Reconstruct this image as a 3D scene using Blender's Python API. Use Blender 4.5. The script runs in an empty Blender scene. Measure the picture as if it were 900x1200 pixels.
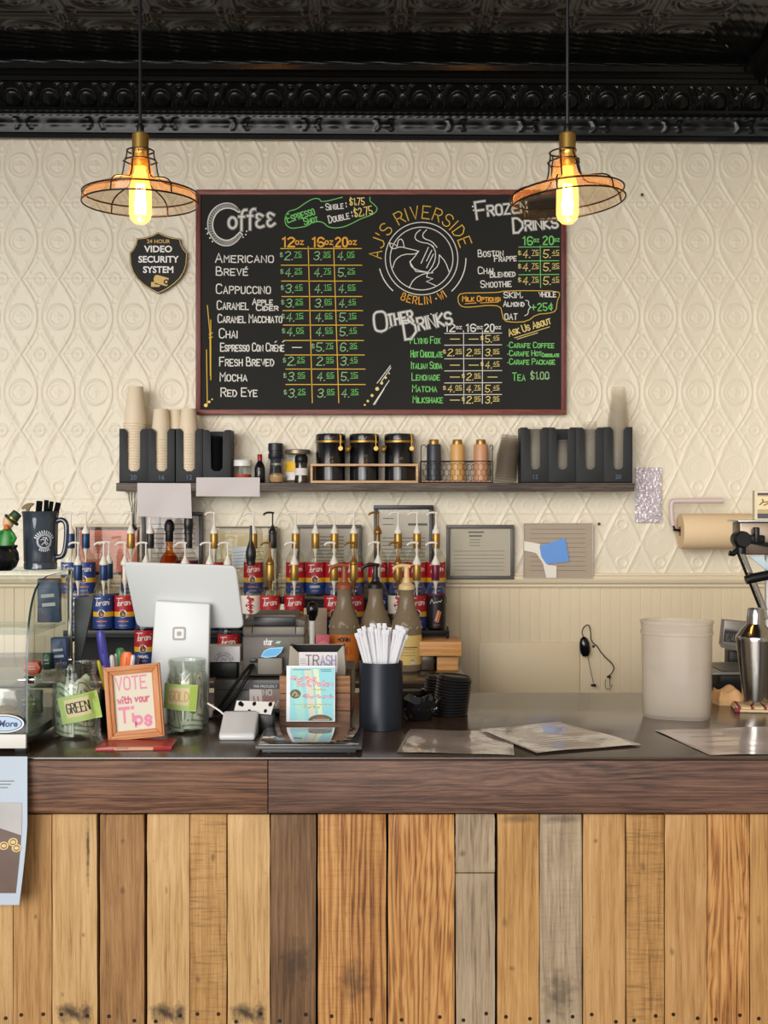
import bpy, bmesh, math, random
import numpy as np
from mathutils import Vector, Matrix, Euler
random.seed(7)
SC = bpy.context.scene
SC.cycles.transparent_max_bounces = 64
SC.cycles.max_bounces = 12
COL = SC.collection
F = 1450.0; CZ = 1.60; HY = 590.0        # focal length in px, eye height, horizon row
PI = math.pi
R = math.radians
def WX(px, D): return (px-450)*D/F
def WZ(py, D): return CZ+(HY-py)*D/F
CT = 1.068                                # top of the front counter
BC = 1.00                                 # top of the back counter
def CD(py): return (CZ-CT)*F/(py-HY)      # distance of a point on the front counter seen at row py

# ---------------------------------------------------------------- materials
def lin(c):
    return tuple(((v/255.0)/12.92 if v/255.0 <= 0.04045 else ((v/255.0+0.055)/1.055)**2.4) for v in c[:3]) + (1.0,)
MATS = {}
def mat(name, c, rough=0.5, metal=0.0, noise=0.0, nscale=40.0, bump=0.0, emit=None, estr=0.0, spec=0.5, coat=0.0, trans=0.0, alpha=1.0, sss=0.0):
    if name in MATS: return MATS[name]
    m = bpy.data.materials.new(name); m.use_nodes = True
    nt = m.node_tree; b = nt.nodes['Principled BSDF']
    b.inputs['Base Color'].default_value = lin(c)
    b.inputs['Roughness'].default_value = rough
    b.inputs['Metallic'].default_value = metal
    b.inputs['Specular IOR Level'].default_value = spec
    b.inputs['Coat Weight'].default_value = coat
    b.inputs['Transmission Weight'].default_value = trans
    b.inputs['Alpha'].default_value = alpha
    if sss: b.inputs['Subsurface Weight'].default_value = sss
    if emit:
        b.inputs['Emission Color'].default_value = lin(emit); b.inputs['Emission Strength'].default_value = estr
    if noise or bump:
        tc = nt.nodes.new('ShaderNodeTexCoord'); n = nt.nodes.new('ShaderNodeTexNoise')
        n.inputs['Scale'].default_value = nscale; n.inputs['Detail'].default_value = 4
        nt.links.new(tc.outputs['Object'], n.inputs['Vector'])
        if noise:
            mx = nt.nodes.new('ShaderNodeMix'); mx.data_type = 'RGBA'
            l = lin(c)
            mx.inputs[6].default_value = tuple(v*(1-noise) for v in l[:3])+(1,)
            mx.inputs[7].default_value = tuple(min(1, v*(1+noise)) for v in l[:3])+(1,)
            nt.links.new(n.outputs['Fac'], mx.inputs[0]); nt.links.new(mx.outputs[2], b.inputs['Base Color'])
        if bump:
            bp = nt.nodes.new('ShaderNodeBump'); bp.inputs['Strength'].default_value = bump; bp.inputs['Distance'].default_value = 0.002
            nt.links.new(n.outputs['Fac'], bp.inputs['Height']); nt.links.new(bp.outputs['Normal'], b.inputs['Normal'])
    MATS[name] = m
    return m
def glass(name, tint, k=0.5, rough=0.03, base=0.03):
    if name in MATS: return MATS[name]
    m = bpy.data.materials.new(name); m.use_nodes = True
    nt = m.node_tree; nt.nodes.clear()
    out = nt.nodes.new('ShaderNodeOutputMaterial'); mix = nt.nodes.new('ShaderNodeMixShader')
    tr = nt.nodes.new('ShaderNodeBsdfTransparent'); gl = nt.nodes.new('ShaderNodeBsdfGlossy')
    lw = nt.nodes.new('ShaderNodeLayerWeight'); ma = nt.nodes.new('ShaderNodeMath')
    tr.inputs['Color'].default_value = lin(tint); gl.inputs['Roughness'].default_value = rough
    lw.inputs['Blend'].default_value = 0.25
    ma.operation = 'MULTIPLY_ADD'; ma.inputs[1].default_value = k; ma.inputs[2].default_value = base
    nt.links.new(lw.outputs['Facing'], ma.inputs[0]); nt.links.new(ma.outputs[0], mix.inputs[0])
    nt.links.new(tr.outputs[0], mix.inputs[1]); nt.links.new(gl.outputs[0], mix.inputs[2]); nt.links.new(mix.outputs[0], out.inputs[0])
    MATS[name] = m
    return m
def milky(name, c, k, rough=0.35):
    """translucent plastic: see-through film plus a diffuse / glossy body"""
    if name in MATS: return MATS[name]
    m = bpy.data.materials.new(name); m.use_nodes = True
    nt = m.node_tree; b = nt.nodes['Principled BSDF']; out = nt.nodes['Material Output']
    b.inputs['Base Color'].default_value = lin(c); b.inputs['Roughness'].default_value = rough
    tr = nt.nodes.new('ShaderNodeBsdfTransparent'); mix = nt.nodes.new('ShaderNodeMixShader')
    tl = nt.nodes.new('ShaderNodeBsdfTranslucent'); tl.inputs['Color'].default_value = lin(c)
    mix2 = nt.nodes.new('ShaderNodeMixShader'); mix2.inputs[0].default_value = 0.35
    tr.inputs['Color'].default_value = tuple(1-(1-v)*min(1, k*1.2) for v in lin(c)[:3])+(1,); mix.inputs[0].default_value = k
    nt.links.new(b.outputs[0], mix2.inputs[1]); nt.links.new(tl.outputs[0], mix2.inputs[2])
    nt.links.new(tr.outputs[0], mix.inputs[1]); nt.links.new(mix2.outputs[0], mix.inputs[2]); nt.links.new(mix.outputs[0], out.inputs[0])
    MATS[name] = m
    return m
def wood(name, cols, seed=0, axis='z', rough=0.55, fine=60.0, rings=9.0, dist=2.0, bump=0.25, stains=(), ring=0.07, lines=55.0, spec=0.4, bands=0.0, coat=0.0, fleck=0.35):
    """cols: dark, mid, light sRGB. axis: grain direction. stains: (x, z, rx, rz, strength)"""
    if name in MATS: return MATS[name]
    m = bpy.data.materials.new(name); m.use_nodes = True
    nt = m.node_tree; N = nt.nodes; L = nt.links; b = N['Principled BSDF']
    b.inputs['Roughness'].default_value = rough; b.inputs['Specular IOR Level'].default_value = spec; b.inputs['Coat Weight'].default_value = coat
    tc = N.new('ShaderNodeTexCoord')
    def mapped(sc):
        mp = N.new('ShaderNodeMapping'); mp.inputs['Location'].default_value = (seed*3.17, seed*1.31, seed*2.23)
        s = [sc[1]]*3; s['xyz'.index(axis)] = sc[0]; mp.inputs['Scale'].default_value = s
        L.new(tc.outputs['Object'], mp.inputs['Vector']); return mp
    def noise(vec, scale, det=5, d=0.0, rg=0.55):
        n = N.new('ShaderNodeTexNoise'); n.inputs['Scale'].default_value = scale; n.inputs['Detail'].default_value = det
        n.inputs['Distortion'].default_value = d; n.inputs['Roughness'].default_value = rg
        L.new(vec, n.inputs['Vector']); return n
    big = noise(mapped((0.10, 1.0)).outputs[0], rings, 3, dist)
    mul = N.new('ShaderNodeMath'); mul.operation = 'MULTIPLY'; mul.inputs[1].default_value = 26.0
    L.new(big.outputs['Fac'], mul.inputs[0])
    sp = N.new('ShaderNodeSeparateXYZ'); L.new(tc.outputs['Object'], sp.inputs[0])
    ml = N.new('ShaderNodeMath'); ml.operation = 'MULTIPLY_ADD'; ml.inputs[1].default_value = lines*2*PI
    L.new(sp.outputs[0 if axis == 'z' else 2], ml.inputs[0]); L.new(mul.outputs[0], ml.inputs[2])
    sn = N.new('ShaderNodeMath'); sn.operation = 'SINE'; L.new(ml.outputs[0], sn.inputs[0])
    fi = noise(mapped((0.03, 1.0)).outputs[0], fine*9, 7, 0.6, 0.72)
    bl = noise(mapped((0.30, 1.0)).outputs[0], 9.0, 5, 0.8)
    a = N.new('ShaderNodeMath'); a.operation = 'MULTIPLY_ADD'; a.inputs[1].default_value = ring; L.new(sn.outputs[0], a.inputs[0])
    a2 = N.new('ShaderNodeMath'); a2.operation = 'MULTIPLY_ADD'; a2.inputs[1].default_value = 1.05; a2.inputs[2].default_value = -0.28
    L.new(fi.outputs['Fac'], a2.inputs[0]); L.new(a2.outputs[0], a.inputs[2])
    a3 = N.new('ShaderNodeMath'); a3.operation = 'MULTIPLY_ADD'; a3.inputs[1].default_value = 0.55; L.new(bl.outputs['Fac'], a3.inputs[0]); L.new(a.outputs[0], a3.inputs[2])
    cr = N.new('ShaderNodeValToRGB'); e = cr.color_ramp.elements
    e[0].position = 0.22; e[0].color = lin(cols[0]); e[1].position = 0.78; e[1].color = lin(cols[2])
    mid = e.new(0.46); mid.color = lin(cols[1])
    L.new(a3.outputs[0], cr.inputs[0])
    col = cr.outputs[0]
    def mixc(fac, c1, c2rgb):
        mx = N.new('ShaderNodeMix'); mx.data_type = 'RGBA'; L.new(fac, mx.inputs[0]); L.new(c1, mx.inputs[6]); mx.inputs[7].default_value = lin(c2rgb); return mx.outputs[2]
    if fleck:     # dark pores and short cracks along the grain
        for sc_, ax_, lo_, hi_, am in ((520.0, 0.025, 0.60, 0.72, fleck), (210.0, 0.30, 0.68, 0.76, fleck*1.2)):
            nf = noise(mapped((ax_, 1.0)).outputs[0], sc_, 3, 0.3, 0.6)
            mr = N.new('ShaderNodeMapRange'); mr.inputs[1].default_value = lo_; mr.inputs[2].default_value = hi_; mr.inputs[4].default_value = min(1, am); L.new(nf.outputs['Fac'], mr.inputs[0])
            col = mixc(mr.outputs[0], col, tuple(v*0.62 for v in cols[0]))
    if bands:     # saw marks across the grain
        nb = noise(mapped((9.0, 0.6)).outputs[0], 24.0, 6, 0.5, 0.7)
        mr = N.new('ShaderNodeMapRange'); mr.inputs[1].default_value = 0.50; mr.inputs[2].default_value = 0.80; mr.inputs[4].default_value = bands; L.new(nb.outputs['Fac'], mr.inputs[0])
        col = mixc(mr.outputs[0], col, tuple(v*0.45 for v in cols[0]))
    for (sx, sz, rx, rz, st) in stains:
        mp = N.new('ShaderNodeMapping'); mp.inputs['Scale'].default_value = (1/rx, 0, 1/rz); mp.inputs['Location'].default_value = (-sx/rx, 0, -sz/rz)
        L.new(tc.outputs['Object'], mp.inputs['Vector'])
        ln = N.new('ShaderNodeVectorMath'); ln.operation = 'LENGTH'; L.new(mp.outputs[0], ln.inputs[0])
        nn = noise(tc.outputs['Object'], 55.0, 4)
        ad = N.new('ShaderNodeMath'); ad.operation = 'MULTIPLY_ADD'; ad.inputs[1].default_value = 1.6; L.new(nn.outputs['Fac'], ad.inputs[0]); L.new(ln.outputs['Value'], ad.inputs[2])
        mr = N.new('ShaderNodeMapRange'); mr.inputs[1].default_value = 1.0; mr.inputs[2].default_value = 1.75; mr.inputs[3].default_value = st; mr.inputs[4].default_value = 0.0
        L.new(ad.outputs[0], mr.inputs[0]); col = mixc(mr.outputs[0], col, (42, 32, 26))
    L.new(col, b.inputs['Base Color'])
    bp = N.new('ShaderNodeBump'); bp.inputs['Strength'].default_value = bump; bp.inputs['Distance'].default_value = 0.002
    L.new(a.outputs[0], bp.inputs['Height']); L.new(bp.outputs['Normal'], b.inputs['Normal'])
    MATS[name] = m
    return m

# ---------------------------------------------------------------- mesh building
class MB:
    def __init__(s, sub=None): s.v = []; s.f = []; s.m = []; s.sub = sub
    def add(s, vs, fs, m=0, M=None):
        o = len(s.v)
        s.v += [tuple(M @ Vector(v)) if M is not None else tuple(v) for v in vs]
        s.f += [tuple(i+o for i in f) for f in fs]; s.m += [m]*len(fs)
        return s
    def box(s, c, d, m=0, bev=0.0, M=None, seg=2):
        bm = bmesh.new(); bmesh.ops.create_cube(bm, size=1.0)
        for v in bm.verts: v.co = Vector((v.co.x*d[0], v.co.y*d[1], v.co.z*d[2]))
        if bev:
            bmesh.ops.bevel(bm, geom=list(bm.edges), offset=min(bev, min(d)*0.49), segments=seg, profile=0.5, affect='EDGES')
        bm.verts.index_update()
        T = Matrix.Translation(c)
        if M is not None: T = T @ M
        s.add([v.co.copy() for v in bm.verts], [[v.index for v in f.verts] for f in bm.faces], m, T); bm.free(); return s
    def lathe(s, prof, seg=28, m=0, M=None, wob=None):
        """prof: (radius, z) list, bottom to top or any path; zero radius ends close it"""
        vs = []; fs = []; rows = []
        for (r, z) in prof:
            if r <= 1e-6:
                rows.append([len(vs)]); vs.append((0, 0, z))
            else:
                row = []
                for k in range(seg):
                    a = 2*PI*k/seg; rr = r; zz = z
                    if wob: rr, zz = wob(r, z, a)
                    row.append(len(vs)); vs.append((rr*math.cos(a), rr*math.sin(a), zz))
                rows.append(row)
        for a, b in zip(rows, rows[1:]):
            for k in range(seg):
                k2 = (k+1) % seg
                if len(a) == 1 and len(b) == 1: continue
                if len(a) == 1: fs.append((a[0], b[k2], b[k]))
                elif len(b) == 1: fs.append((a[k], a[k2], b[0]))
                else: fs.append((a[k], a[k2], b[k2], b[k]))
        return s.add(vs, fs, m, M)
    def tube(s, pts, r, seg=8, m=0, closed=False, M=None):
        pts = [Vector(p) for p in pts]; n = len(pts); vs = []; fs = []
        rr = r if isinstance(r, (list, tuple)) else [r]*n
        up = None
        for i, p in enumerate(pts):
            if closed: t = pts[(i+1) % n]-pts[i-1]
            else: t = pts[min(i+1, n-1)]-pts[max(i-1, 0)]
            t = t.normalized() if t.length > 1e-9 else Vector((0, 0, 1))
            if up is None:
                up = Vector((0, 0, 1)) if abs(t.z) < 0.9 else Vector((1, 0, 0))
            e1 = (up-t*up.dot(t)); e1 = e1.normalized() if e1.length > 1e-6 else t.orthogonal().normalized(); e2 = t.cross(e1); up = e1
            for k in range(seg):
                a = 2*PI*k/seg
                vs.append(p+(e1*math.cos(a)+e2*math.sin(a))*rr[i])
        for i in range(n if closed else n-1):
            j = (i+1) % n
            for k in range(seg):
                k2 = (k+1) % seg
                fs.append((i*seg+k, i*seg+k2, j*seg+k2, j*seg+k))
        if not closed:
            fs.append(tuple(range(seg))[::-1]); fs.append(tuple((n-1)*seg+k for k in range(seg)))
        return s.add(vs, fs, m, M)
    def prism(s, poly, y0, y1, m=0, M=None, bev=0.0):
        """polygon in (x, z) pushed from y0 to y1"""
        n = len(poly)
        vs = [(p[0], y0, p[1]) for p in poly]+[(p[0], y1, p[1]) for p in poly]
        fs = [tuple(range(n)), tuple(range(2*n-1, n-1, -1))]+[(i, n+i, n+(i+1) % n, (i+1) % n) for i in range(n)]
        if bev:
            bm = bmesh.new(); bv = [bm.verts.new(v) for v in vs]
            for f in fs: bm.faces.new([bv[i] for i in f])
            bmesh.ops.bevel(bm, geom=list(bm.edges), offset=bev, segments=2, profile=0.5, affect='EDGES'); bm.verts.index_update()
            vs = [v.co.copy() for v in bm.verts]; fs = [[v.index for v in f.verts] for f in bm.faces]; bm.free()
        return s.add(vs, fs, m, M)
    def ribbons(s, lines, w, fn, m=0):
        """flat strokes: polylines in 2-D drawn w wide with mitred corners, every point taken to 3-D by fn(x, y);
        each stroke lies a hair above the one before so that crossings never share a plane"""
        for k, ln in enumerate(lines):
            if s.sub:                     # short pieces, so that strokes follow a curved surface
                q = [ln[0]]
                for p0, p1 in zip(ln, ln[1:]):
                    c = max(1, math.ceil(math.hypot(p1[0]-p0[0], p1[1]-p0[1])/s.sub))
                    q += [(p0[0]+(p1[0]-p0[0])*i/c, p0[1]+(p1[1]-p0[1])*i/c) for i in range(1, c+1)]
                ln = q
            P = [ln[0]]
            for p in ln[1:]:
                if math.hypot(p[0]-P[-1][0], p[1]-P[-1][1]) > w*.02: P.append(p)
            if len(P) < 2: P = [(P[0][0]-w*.3, P[0][1]), (P[0][0]+w*.3, P[0][1])]
            closed = len(P) > 3 and math.hypot(P[0][0]-P[-1][0], P[0][1]-P[-1][1]) < w*.05
            if closed: P = P[:-1]
            n = len(P)
            T = [((P[(i+1) % n][0]-P[i][0]), (P[(i+1) % n][1]-P[i][1])) for i in range(n)]
            T = [(a/(math.hypot(a, b) or 1), b/(math.hypot(a, b) or 1)) for a, b in T]
            Lp, Rp = [], []
            for i in range(n):
                t0 = T[i-1] if (i > 0 or closed) else T[0]; t1 = T[i] if (i < n-1 or closed) else T[n-2]
                nx, ny = -(t0[1]+t1[1]), t0[0]+t1[0]; l = math.hypot(nx, ny)
                if l < .35: nx, ny, l = -t1[1], t1[0], 1.0
                nx, ny = nx/l, ny/l; c = max(.62, nx*-t1[1]+ny*t1[0]); h = w/2/c
                x, y = P[i]
                if not closed and i == 0: x -= t1[0]*w*.4; y -= t1[1]*w*.4
                if not closed and i == n-1: x += t0[0]*w*.4; y += t0[1]*w*.4
                Lp.append((x+nx*h, y+ny*h)); Rp.append((x-nx*h, y-ny*h))
            V = [Vector(fn(*p)) for p in Lp+Rp]
            fs = [(i, (i+1) % n, n+(i+1) % n, n+i) for i in range(n if closed else n-1)]
            nn = (V[1]-V[0]).cross(V[n]-V[0])
            if nn.length > 0:
                nn.normalize()
                if (abs(nn.z) > .75 and nn.z < 0) or (abs(nn.z) <= .75 and nn.y > 0): nn = -nn
                V = [v+nn*(.000022*(k % 9)) for v in V]
            s.add(V, fs, m)
        return s
    def dots(s, pts, r, fn, m=0, n=10):
        for p in pts:
            rr = p[2] if len(p) > 2 else r
            s.add([fn(p[0]+rr*math.cos(2*PI*k/n), p[1]+rr*math.sin(2*PI*k/n)) for k in range(n)], [tuple(range(n))], m)
        return s
    def poly(s, pts, fn, m=0):
        return s.add([fn(*p) for p in pts], [tuple(range(len(pts)))], m)
    def grid(s, P, m=0, M=None):
        """P[i][j] points"""
        ni, nj = len(P), len(P[0])
        return s.add([p for row in P for p in row], [(i*nj+j, i*nj+j+1, (i+1)*nj+j+1, (i+1)*nj+j) for i in range(ni-1) for j in range(nj-1)], m, M)
    def mesh(s, name, mats, ang=38):
        me = bpy.data.meshes.new(name); me.from_pydata(s.v, [], s.f); me.update()
        for mt in mats: me.materials.append(mt)
        me.polygons.foreach_set('material_index', s.m)
        me.polygons.foreach_set('use_smooth', [True]*len(s.f))
        me.set_sharp_from_angle(angle=R(ang)); me.update()
        return me
    def build(s, name, mats, parent=None, loc=(0, 0, 0), rot=(0, 0, 0), ang=38):
        if not isinstance(mats, (list, tuple)): mats = [mats]
        o = bpy.data.objects.new(name, s.mesh(name, mats, ang)); COL.objects.link(o)
        o.location = loc; o.rotation_euler = rot
        if parent: o.parent = parent
        return o
CACHE = {}
def cpart(key, name, fn, mats, parent, loc=(0, 0, 0), rot=(0, 0, 0)):
    """a part whose mesh is shared by all things of the same kind"""
    if key not in CACHE: CACHE[key] = fn().mesh(name, mats if isinstance(mats, (list, tuple)) else [mats])
    o = bpy.data.objects.new(name, CACHE[key]); COL.objects.link(o); o.location = loc; o.rotation_euler = rot
    if parent: o.parent = parent
    return o
def tag(o, label, cat, group=None):
    o['label'] = label; o['category'] = cat
    if group: o['group'] = group
    return o
def thing(name, loc, label, cat, group=None, rot=(0, 0, 0)):
    o = bpy.data.objects.new(name, None); COL.objects.link(o); o.empty_display_size = 0.03
    o.location = loc; o.rotation_euler = rot
    return tag(o, label, cat, group)
def struct(o): o['kind'] = 'structure'; return o
def rbox(w, h, r, n=5):
    """rounded rectangle outline, centred"""
    P = []
    for cx, cy, a0 in ((w/2-r, h/2-r, 0), (-w/2+r, h/2-r, 90), (-w/2+r, -h/2+r, 180), (w/2-r, -h/2+r, 270)):
        for k in range(n+1):
            a = R(a0+90*k/n); P.append((cx+r*math.cos(a), cy+r*math.sin(a)))
    return P
def circ(cx, cy, r, n=40, a0=0, a1=360, ry=None):
    ry = ry or r
    return [(cx+r*math.cos(R(a0+(a1-a0)*k/n)), cy+ry*math.sin(R(a0+(a1-a0)*k/n))) for k in range(n+1)]
def chaikin(p, it=2, closed=False):
    for _ in range(it):
        q = [] if closed else [p[0]]
        n = len(p)
        for i in range(n if closed else n-1):
            a = p[i]; b = p[(i+1) % n]
            q += [tuple(a[k]*.75+b[k]*.25 for k in range(len(a))), tuple(a[k]*.25+b[k]*.75 for k in range(len(a)))]
        if not closed: q.append(p[-1])
        p = q
    return p
def flip(pts): return [(x, -y) for x, y in pts]

# ---------------------------------------------------------------- hand lettering: a single-stroke alphabet
GL = {
'A':'00 26 40,12 32','B':'00 06,06 26 35 34 23 03,23 33 42 41 30 00','C':'~45 36 16 05 01 10 30 41','D':'00 06 26 44 42 20 00',
'E':'46 06 00 40,03 33','F':'46 06 00,03 33','G':'~45 36 16 05 01 10 30 41 43,43 23','H':'00 06,40 46,03 43','I':'00 06','J':'36 31 20 10 01',
'K':'00 06,46 03 40','L':'06 00 40','M':'00 06 23 46 40','N':'00 06 40 46','O':'~26 16 05 01 10 30 41 45 36 26','P':'00 06 36 45 44 33 03',
'Q':'~26 16 05 01 10 30 41 45 36 26,22 50','R':'00 06 36 45 44 33 03,23 40','S':'~45 36 16 05 04 13 33 42 41 30 10 01','T':'06 46,26 20',
'U':'~06 01 10 30 41 46','V':'06 20 46','W':'06 10 24 30 46','X':'00 46,06 40','Y':'06 23 46,23 20','Z':'06 46 00 40',
'0':'~16 05 01 10 20 31 35 26 16','1':'05 16 10','2':'~05 16 26 35 34 12 00,00 30','3':'~05 16 26 35 34 23 13,~13 23 32 31 20 10 01','4':'20 26 02 32',
'5':'36 06 03,~03 23 32 31 20 10 01','6':'~35 26 16 05 01 10 20 31 32 23 13 02','7':'06 36 10','8':'~13 04 05 16 26 35 34 23 13 02 01 10 20 31 32 23 13',
'9':'~01 10 20 31 35 26 16 05 04 13 23 34','$':'~35 26 16 05 04 13 23 32 31 20 10 01,17 10','.':'00 01',':':'01 02,04 05',',':'11 00','-':'03 33',"'":'06 04',
'¢':'~34 25 14 03 02 11 21 32,26 20','+':'03 43,21 25','/':'00 36','É':'46 06 00 40,03 33,27 38','*':'02 03','!':'02 06,00 01',
'o':'~14 03 01 10 20 31 33 24 14','r':'00 04,~02 13 24 34','a':'~34 14 03 01 10 20 32,34 30','n':'00 04,~02 13 24 33 30','i':'00 03,06 06',
't':'~16 11 20 30,04 34','h':'00 06,~03 14 24 33 30','w':'04 10 23 30 44','y':'04 21,44 11','u':'~04 01 10 20 31 34,34 30','l':'06 00',
'd':'~34 14 03 01 10 20 32,36 30','e':'~02 32 33 24 14 03 01 10 20 31','f':'~36 26 15 10,04 24','s':'~33 24 14 03 12 22 31 20 10 01',
'c':'~33 24 14 03 01 10 20 31','k':'00 06,34 02 30','g':'~34 14 03 02 11 31,34 30','p':'00 04 24 33 32 21 01','z':'04 34 00 30','m':'00 04 13 24 20,24 33 44 40','b':'00 06,~03 14 24 33 31 20 10 01','v':'04 20 44'}
def stext(t, x, y, h, xw=None, small=False, ang=0.0, slant=0.0, jit=0.0, gap=1.5, down=True):
    """polylines of text t from (x, y) baseline, capitals h high; xw = width to fit; y grows down when down"""
    out = []; cx = 0.0; first = True
    for ch in t:
        if ch == ' ': cx += 2.6; first = True; continue
        k = 0.74 if (small and not first) else 1.0
        if ch.isalnum(): first = False
        mx = 0
        for st in GL[ch].split(','):
            sm = st.startswith('~'); pts = [(float(p[0]), float(p[1])) for p in st.lstrip('~').split()]
            if sm and len(pts) > 2: pts = chaikin(pts, 1)
            mx = max(mx, max(p[0] for p in pts))
            out.append([(cx+p[0]*k+p[1]*k*slant, p[1]*k+(random.uniform(-jit, jit) if jit else 0)) for p in pts])
        cx += mx*k+gap*(0.85 if small else 1.0)
    wid = max(cx-gap, 0.5); sy = h/6.0; sx = (xw/wid) if xw else sy
    ca, sa = math.cos(R(ang)), math.sin(R(ang)); res = []
    for ln in out:
        q = []
        for (a, b) in ln:
            u, v = a*sx, b*sy
            u, v = u*ca-v*sa, u*sa+v*ca
            q.append((x+u, y-v if down else y+v))
        res.append(q)
    return res
def ftext(t, size, weight=0.0, shear=0.0, align='CENTER'):
    """printed lettering: flat faces from the built-in typeface, as (verts, faces) in x, y"""
    cu = bpy.data.curves.new('lettering', 'FONT'); cu.body = t; cu.size = size; cu.offset = weight; cu.shear = shear
    cu.align_x = align; cu.resolution_u = 3
    ob = bpy.data.objects.new('lettering', cu); COL.objects.link(ob); bpy.context.view_layer.update()
    me = bpy.data.meshes.new_from_object(ob.evaluated_get(bpy.context.evaluated_depsgraph_get()))
    vs = [tuple(v.co[:2]) for v in me.vertices]; fs = [tuple(p.vertices) for p in me.polygons]
    bpy.data.objects.remove(ob); bpy.data.curves.remove(cu); bpy.data.meshes.remove(me)
    return vs, fs
def put_text(mb, t, size, cx, cy, fn, m, weight=0.0, shear=0.0, sx=1.0, align='CENTER'):
    vs, fs = ftext(t, size, weight, shear, align)
    mb.add([fn(cx+x*sx, cy+y) for x, y in vs], fs, m)

# ---------------------------------------------------------------- common materials
M_black = mat('black_plastic', (15, 15, 17), 0.38, spec=0.35)
M_blackmat = mat('matt_black', (16, 16, 17), 0.6, spec=0.3)
M_bin = mat('charcoal_plastic', (42, 44, 46), 0.55, noise=0.08, spec=.25)
M_white = mat('white_plastic', (225, 224, 220), 0.35)
M_paper = mat('white_paper', (222, 216, 214), 0.7, noise=0.03, nscale=20)
M_ink = mat('grey_ink', (120, 112, 110), 0.8)
M_dink = mat('dark_ink', (45, 42, 42), 0.8)
M_gold = mat('gold_foil', (172, 134, 66), 0.36, 0.7)
M_steel = mat('brushed_steel', (190, 186, 180), 0.18, 1.0)
M_chrome = mat('chrome', (205, 203, 200), 0.10, 1.0)
M_brass = mat('aged_brass', (214, 172, 92), 0.38, 0.9)
M_wire = mat('dark_wire', (28, 22, 20), 0.4, 0.6)
M_clear = glass('clear_glass', (250, 251, 249), 0.34, base=.02)
M_case = glass('case_glass', (238, 242, 239), 0.28, base=.025)
M_pumpw = mat('white_pump', (232, 226, 214), 0.4)
# ================================================================= THE ROOM
def np_grid_obj(name, P, mtl):
    """P: numpy array (ni, nj, 3) of points"""
    ni, nj, _ = P.shape
    me = bpy.data.meshes.new(name)
    idx = np.arange(ni*nj).reshape(ni, nj)
    q = np.stack([idx[:-1, :-1], idx[:-1, 1:], idx[1:, 1:], idx[1:, :-1]], -1).reshape(-1, 4)
    me.vertices.add(ni*nj); me.vertices.foreach_set('co', P.reshape(-1).astype(np.float32))
    me.loops.add(q.size); me.loops.foreach_set('vertex_index', q.reshape(-1).astype(np.int32))
    me.polygons.add(len(q)); me.polygons.foreach_set('loop_start', np.arange(0, q.size, 4, dtype=np.int32))
    me.polygons.foreach_set('use_smooth', np.ones(len(q), dtype=bool))
    me.update(calc_edges=True); me.validate(); me.materials.append(mtl)
    return me
def join_np(name, meshes):
    o = bpy.data.objects.new(name, meshes[0]); COL.objects.link(o)
    if len(meshes) > 1:
        bm = bmesh.new()
        for m in meshes: bm.from_mesh(m)
        bm.to_mesh(meshes[0]); bm.free()
        for m in meshes[1:]: bpy.data.meshes.remove(m)
    return o
def ridge(d, w): return np.exp(-(d/w)**2)

WALL = 5.0
M_tin = mat('painted_tin', (224, 215, 193), 0.42, noise=0.035, nscale=3.0)
M_tinblack = mat('black_tin', (17, 18, 18), 0.20, noise=0.2, nscale=9.0, spec=0.24)
M_tinceil = mat('black_tin_ceiling', (40, 40, 38), 0.30, noise=0.15, nscale=12.0, spec=0.6)

# --- pressed-tin wall: pointed ovals with a medallion in each
PX, PZ = 0.152, 0.3048
xs = np.linspace(-2.3, 1.62, 900); zs = np.linspace(1.27, 3.14, 440)
Xg, Zg = np.meshgrid(xs, zs)
x0, z0 = WX(773, WALL), WZ(283, WALL)
dx = (Xg-x0+PX/2) % PX-PX/2
dz = (Zg-z0+PZ/2) % PZ-PZ/2
ax = np.abs(dx); az = np.abs(dz)
og = 0.066*np.cos(PI*dz/PZ)
slope = np.sqrt(1+(0.066*PI/PZ*np.sin(PI*dz/PZ))**2)
H = 1.0*ridge((ax-og)/slope, 0.0042)+0.45*ridge((ax-og+0.011)/slope, 0.0026)
rr = np.hypot(dx, dz); th = np.arctan2(dz, dx)
H += 0.75*ridge(rr-0.047, 0.0045)+0.5*ridge(rr-0.034, 0.003)
H += 0.75*np.clip(1-rr/0.026, 0, 1)*(0.6+0.4*np.cos(4*th))
H += 0.45*ridge(az-PZ/2, 0.0022)*(ax > 0.012)
ax2 = PX/2-ax; az2 = PZ/2-az                       # distance from the corner between four ovals
r2 = np.hypot(ax2, az2)
H += 0.6*ridge(r2-0.022, 0.0035)+0.4*np.clip(1-r2/0.012, 0, 1)
H += 0.5*ridge((ax2*0.83+az2*0.55)-0.047, 0.0032)*(az2 < 0.075)
H += 0.45*ridge(np.hypot(ax2, az2-0.09)-0.013, 0.003)
H += 0.35*ridge((ax-0.022)-0.4*(az-0.085), 0.003)*(az > 0.08)*(az < 0.14)
# the sheets near the shelf carry straight lozenges instead of curves
low = 1/(1+np.exp((Zg-1.80)/0.02))
loz = PX/2*np.abs(1-((Zg-z0)/PZ*2 % 2))
Hl = 0.8*ridge((ax-loz)*0.9, 0.0036)+0.5*ridge(az2-0.03, 0.0025)+0.6*ridge(np.hypot(dx, az-PZ/4)-0.02, 0.0032)+0.35*ridge((ax-loz+0.012), 0.0025)
H = H*(1-0.7*low)+Hl*low*1.1
Yg = WALL-0.0058*np.clip(H, 0, 1.5)-0.0015*np.sin(Xg*3.1)*np.sin(Zg*4.3)
w = join_np('wall_back', [np_grid_obj('wall_back', np.stack([Xg, Yg, Zg], -1), M_tin)])
struct(w)

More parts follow.
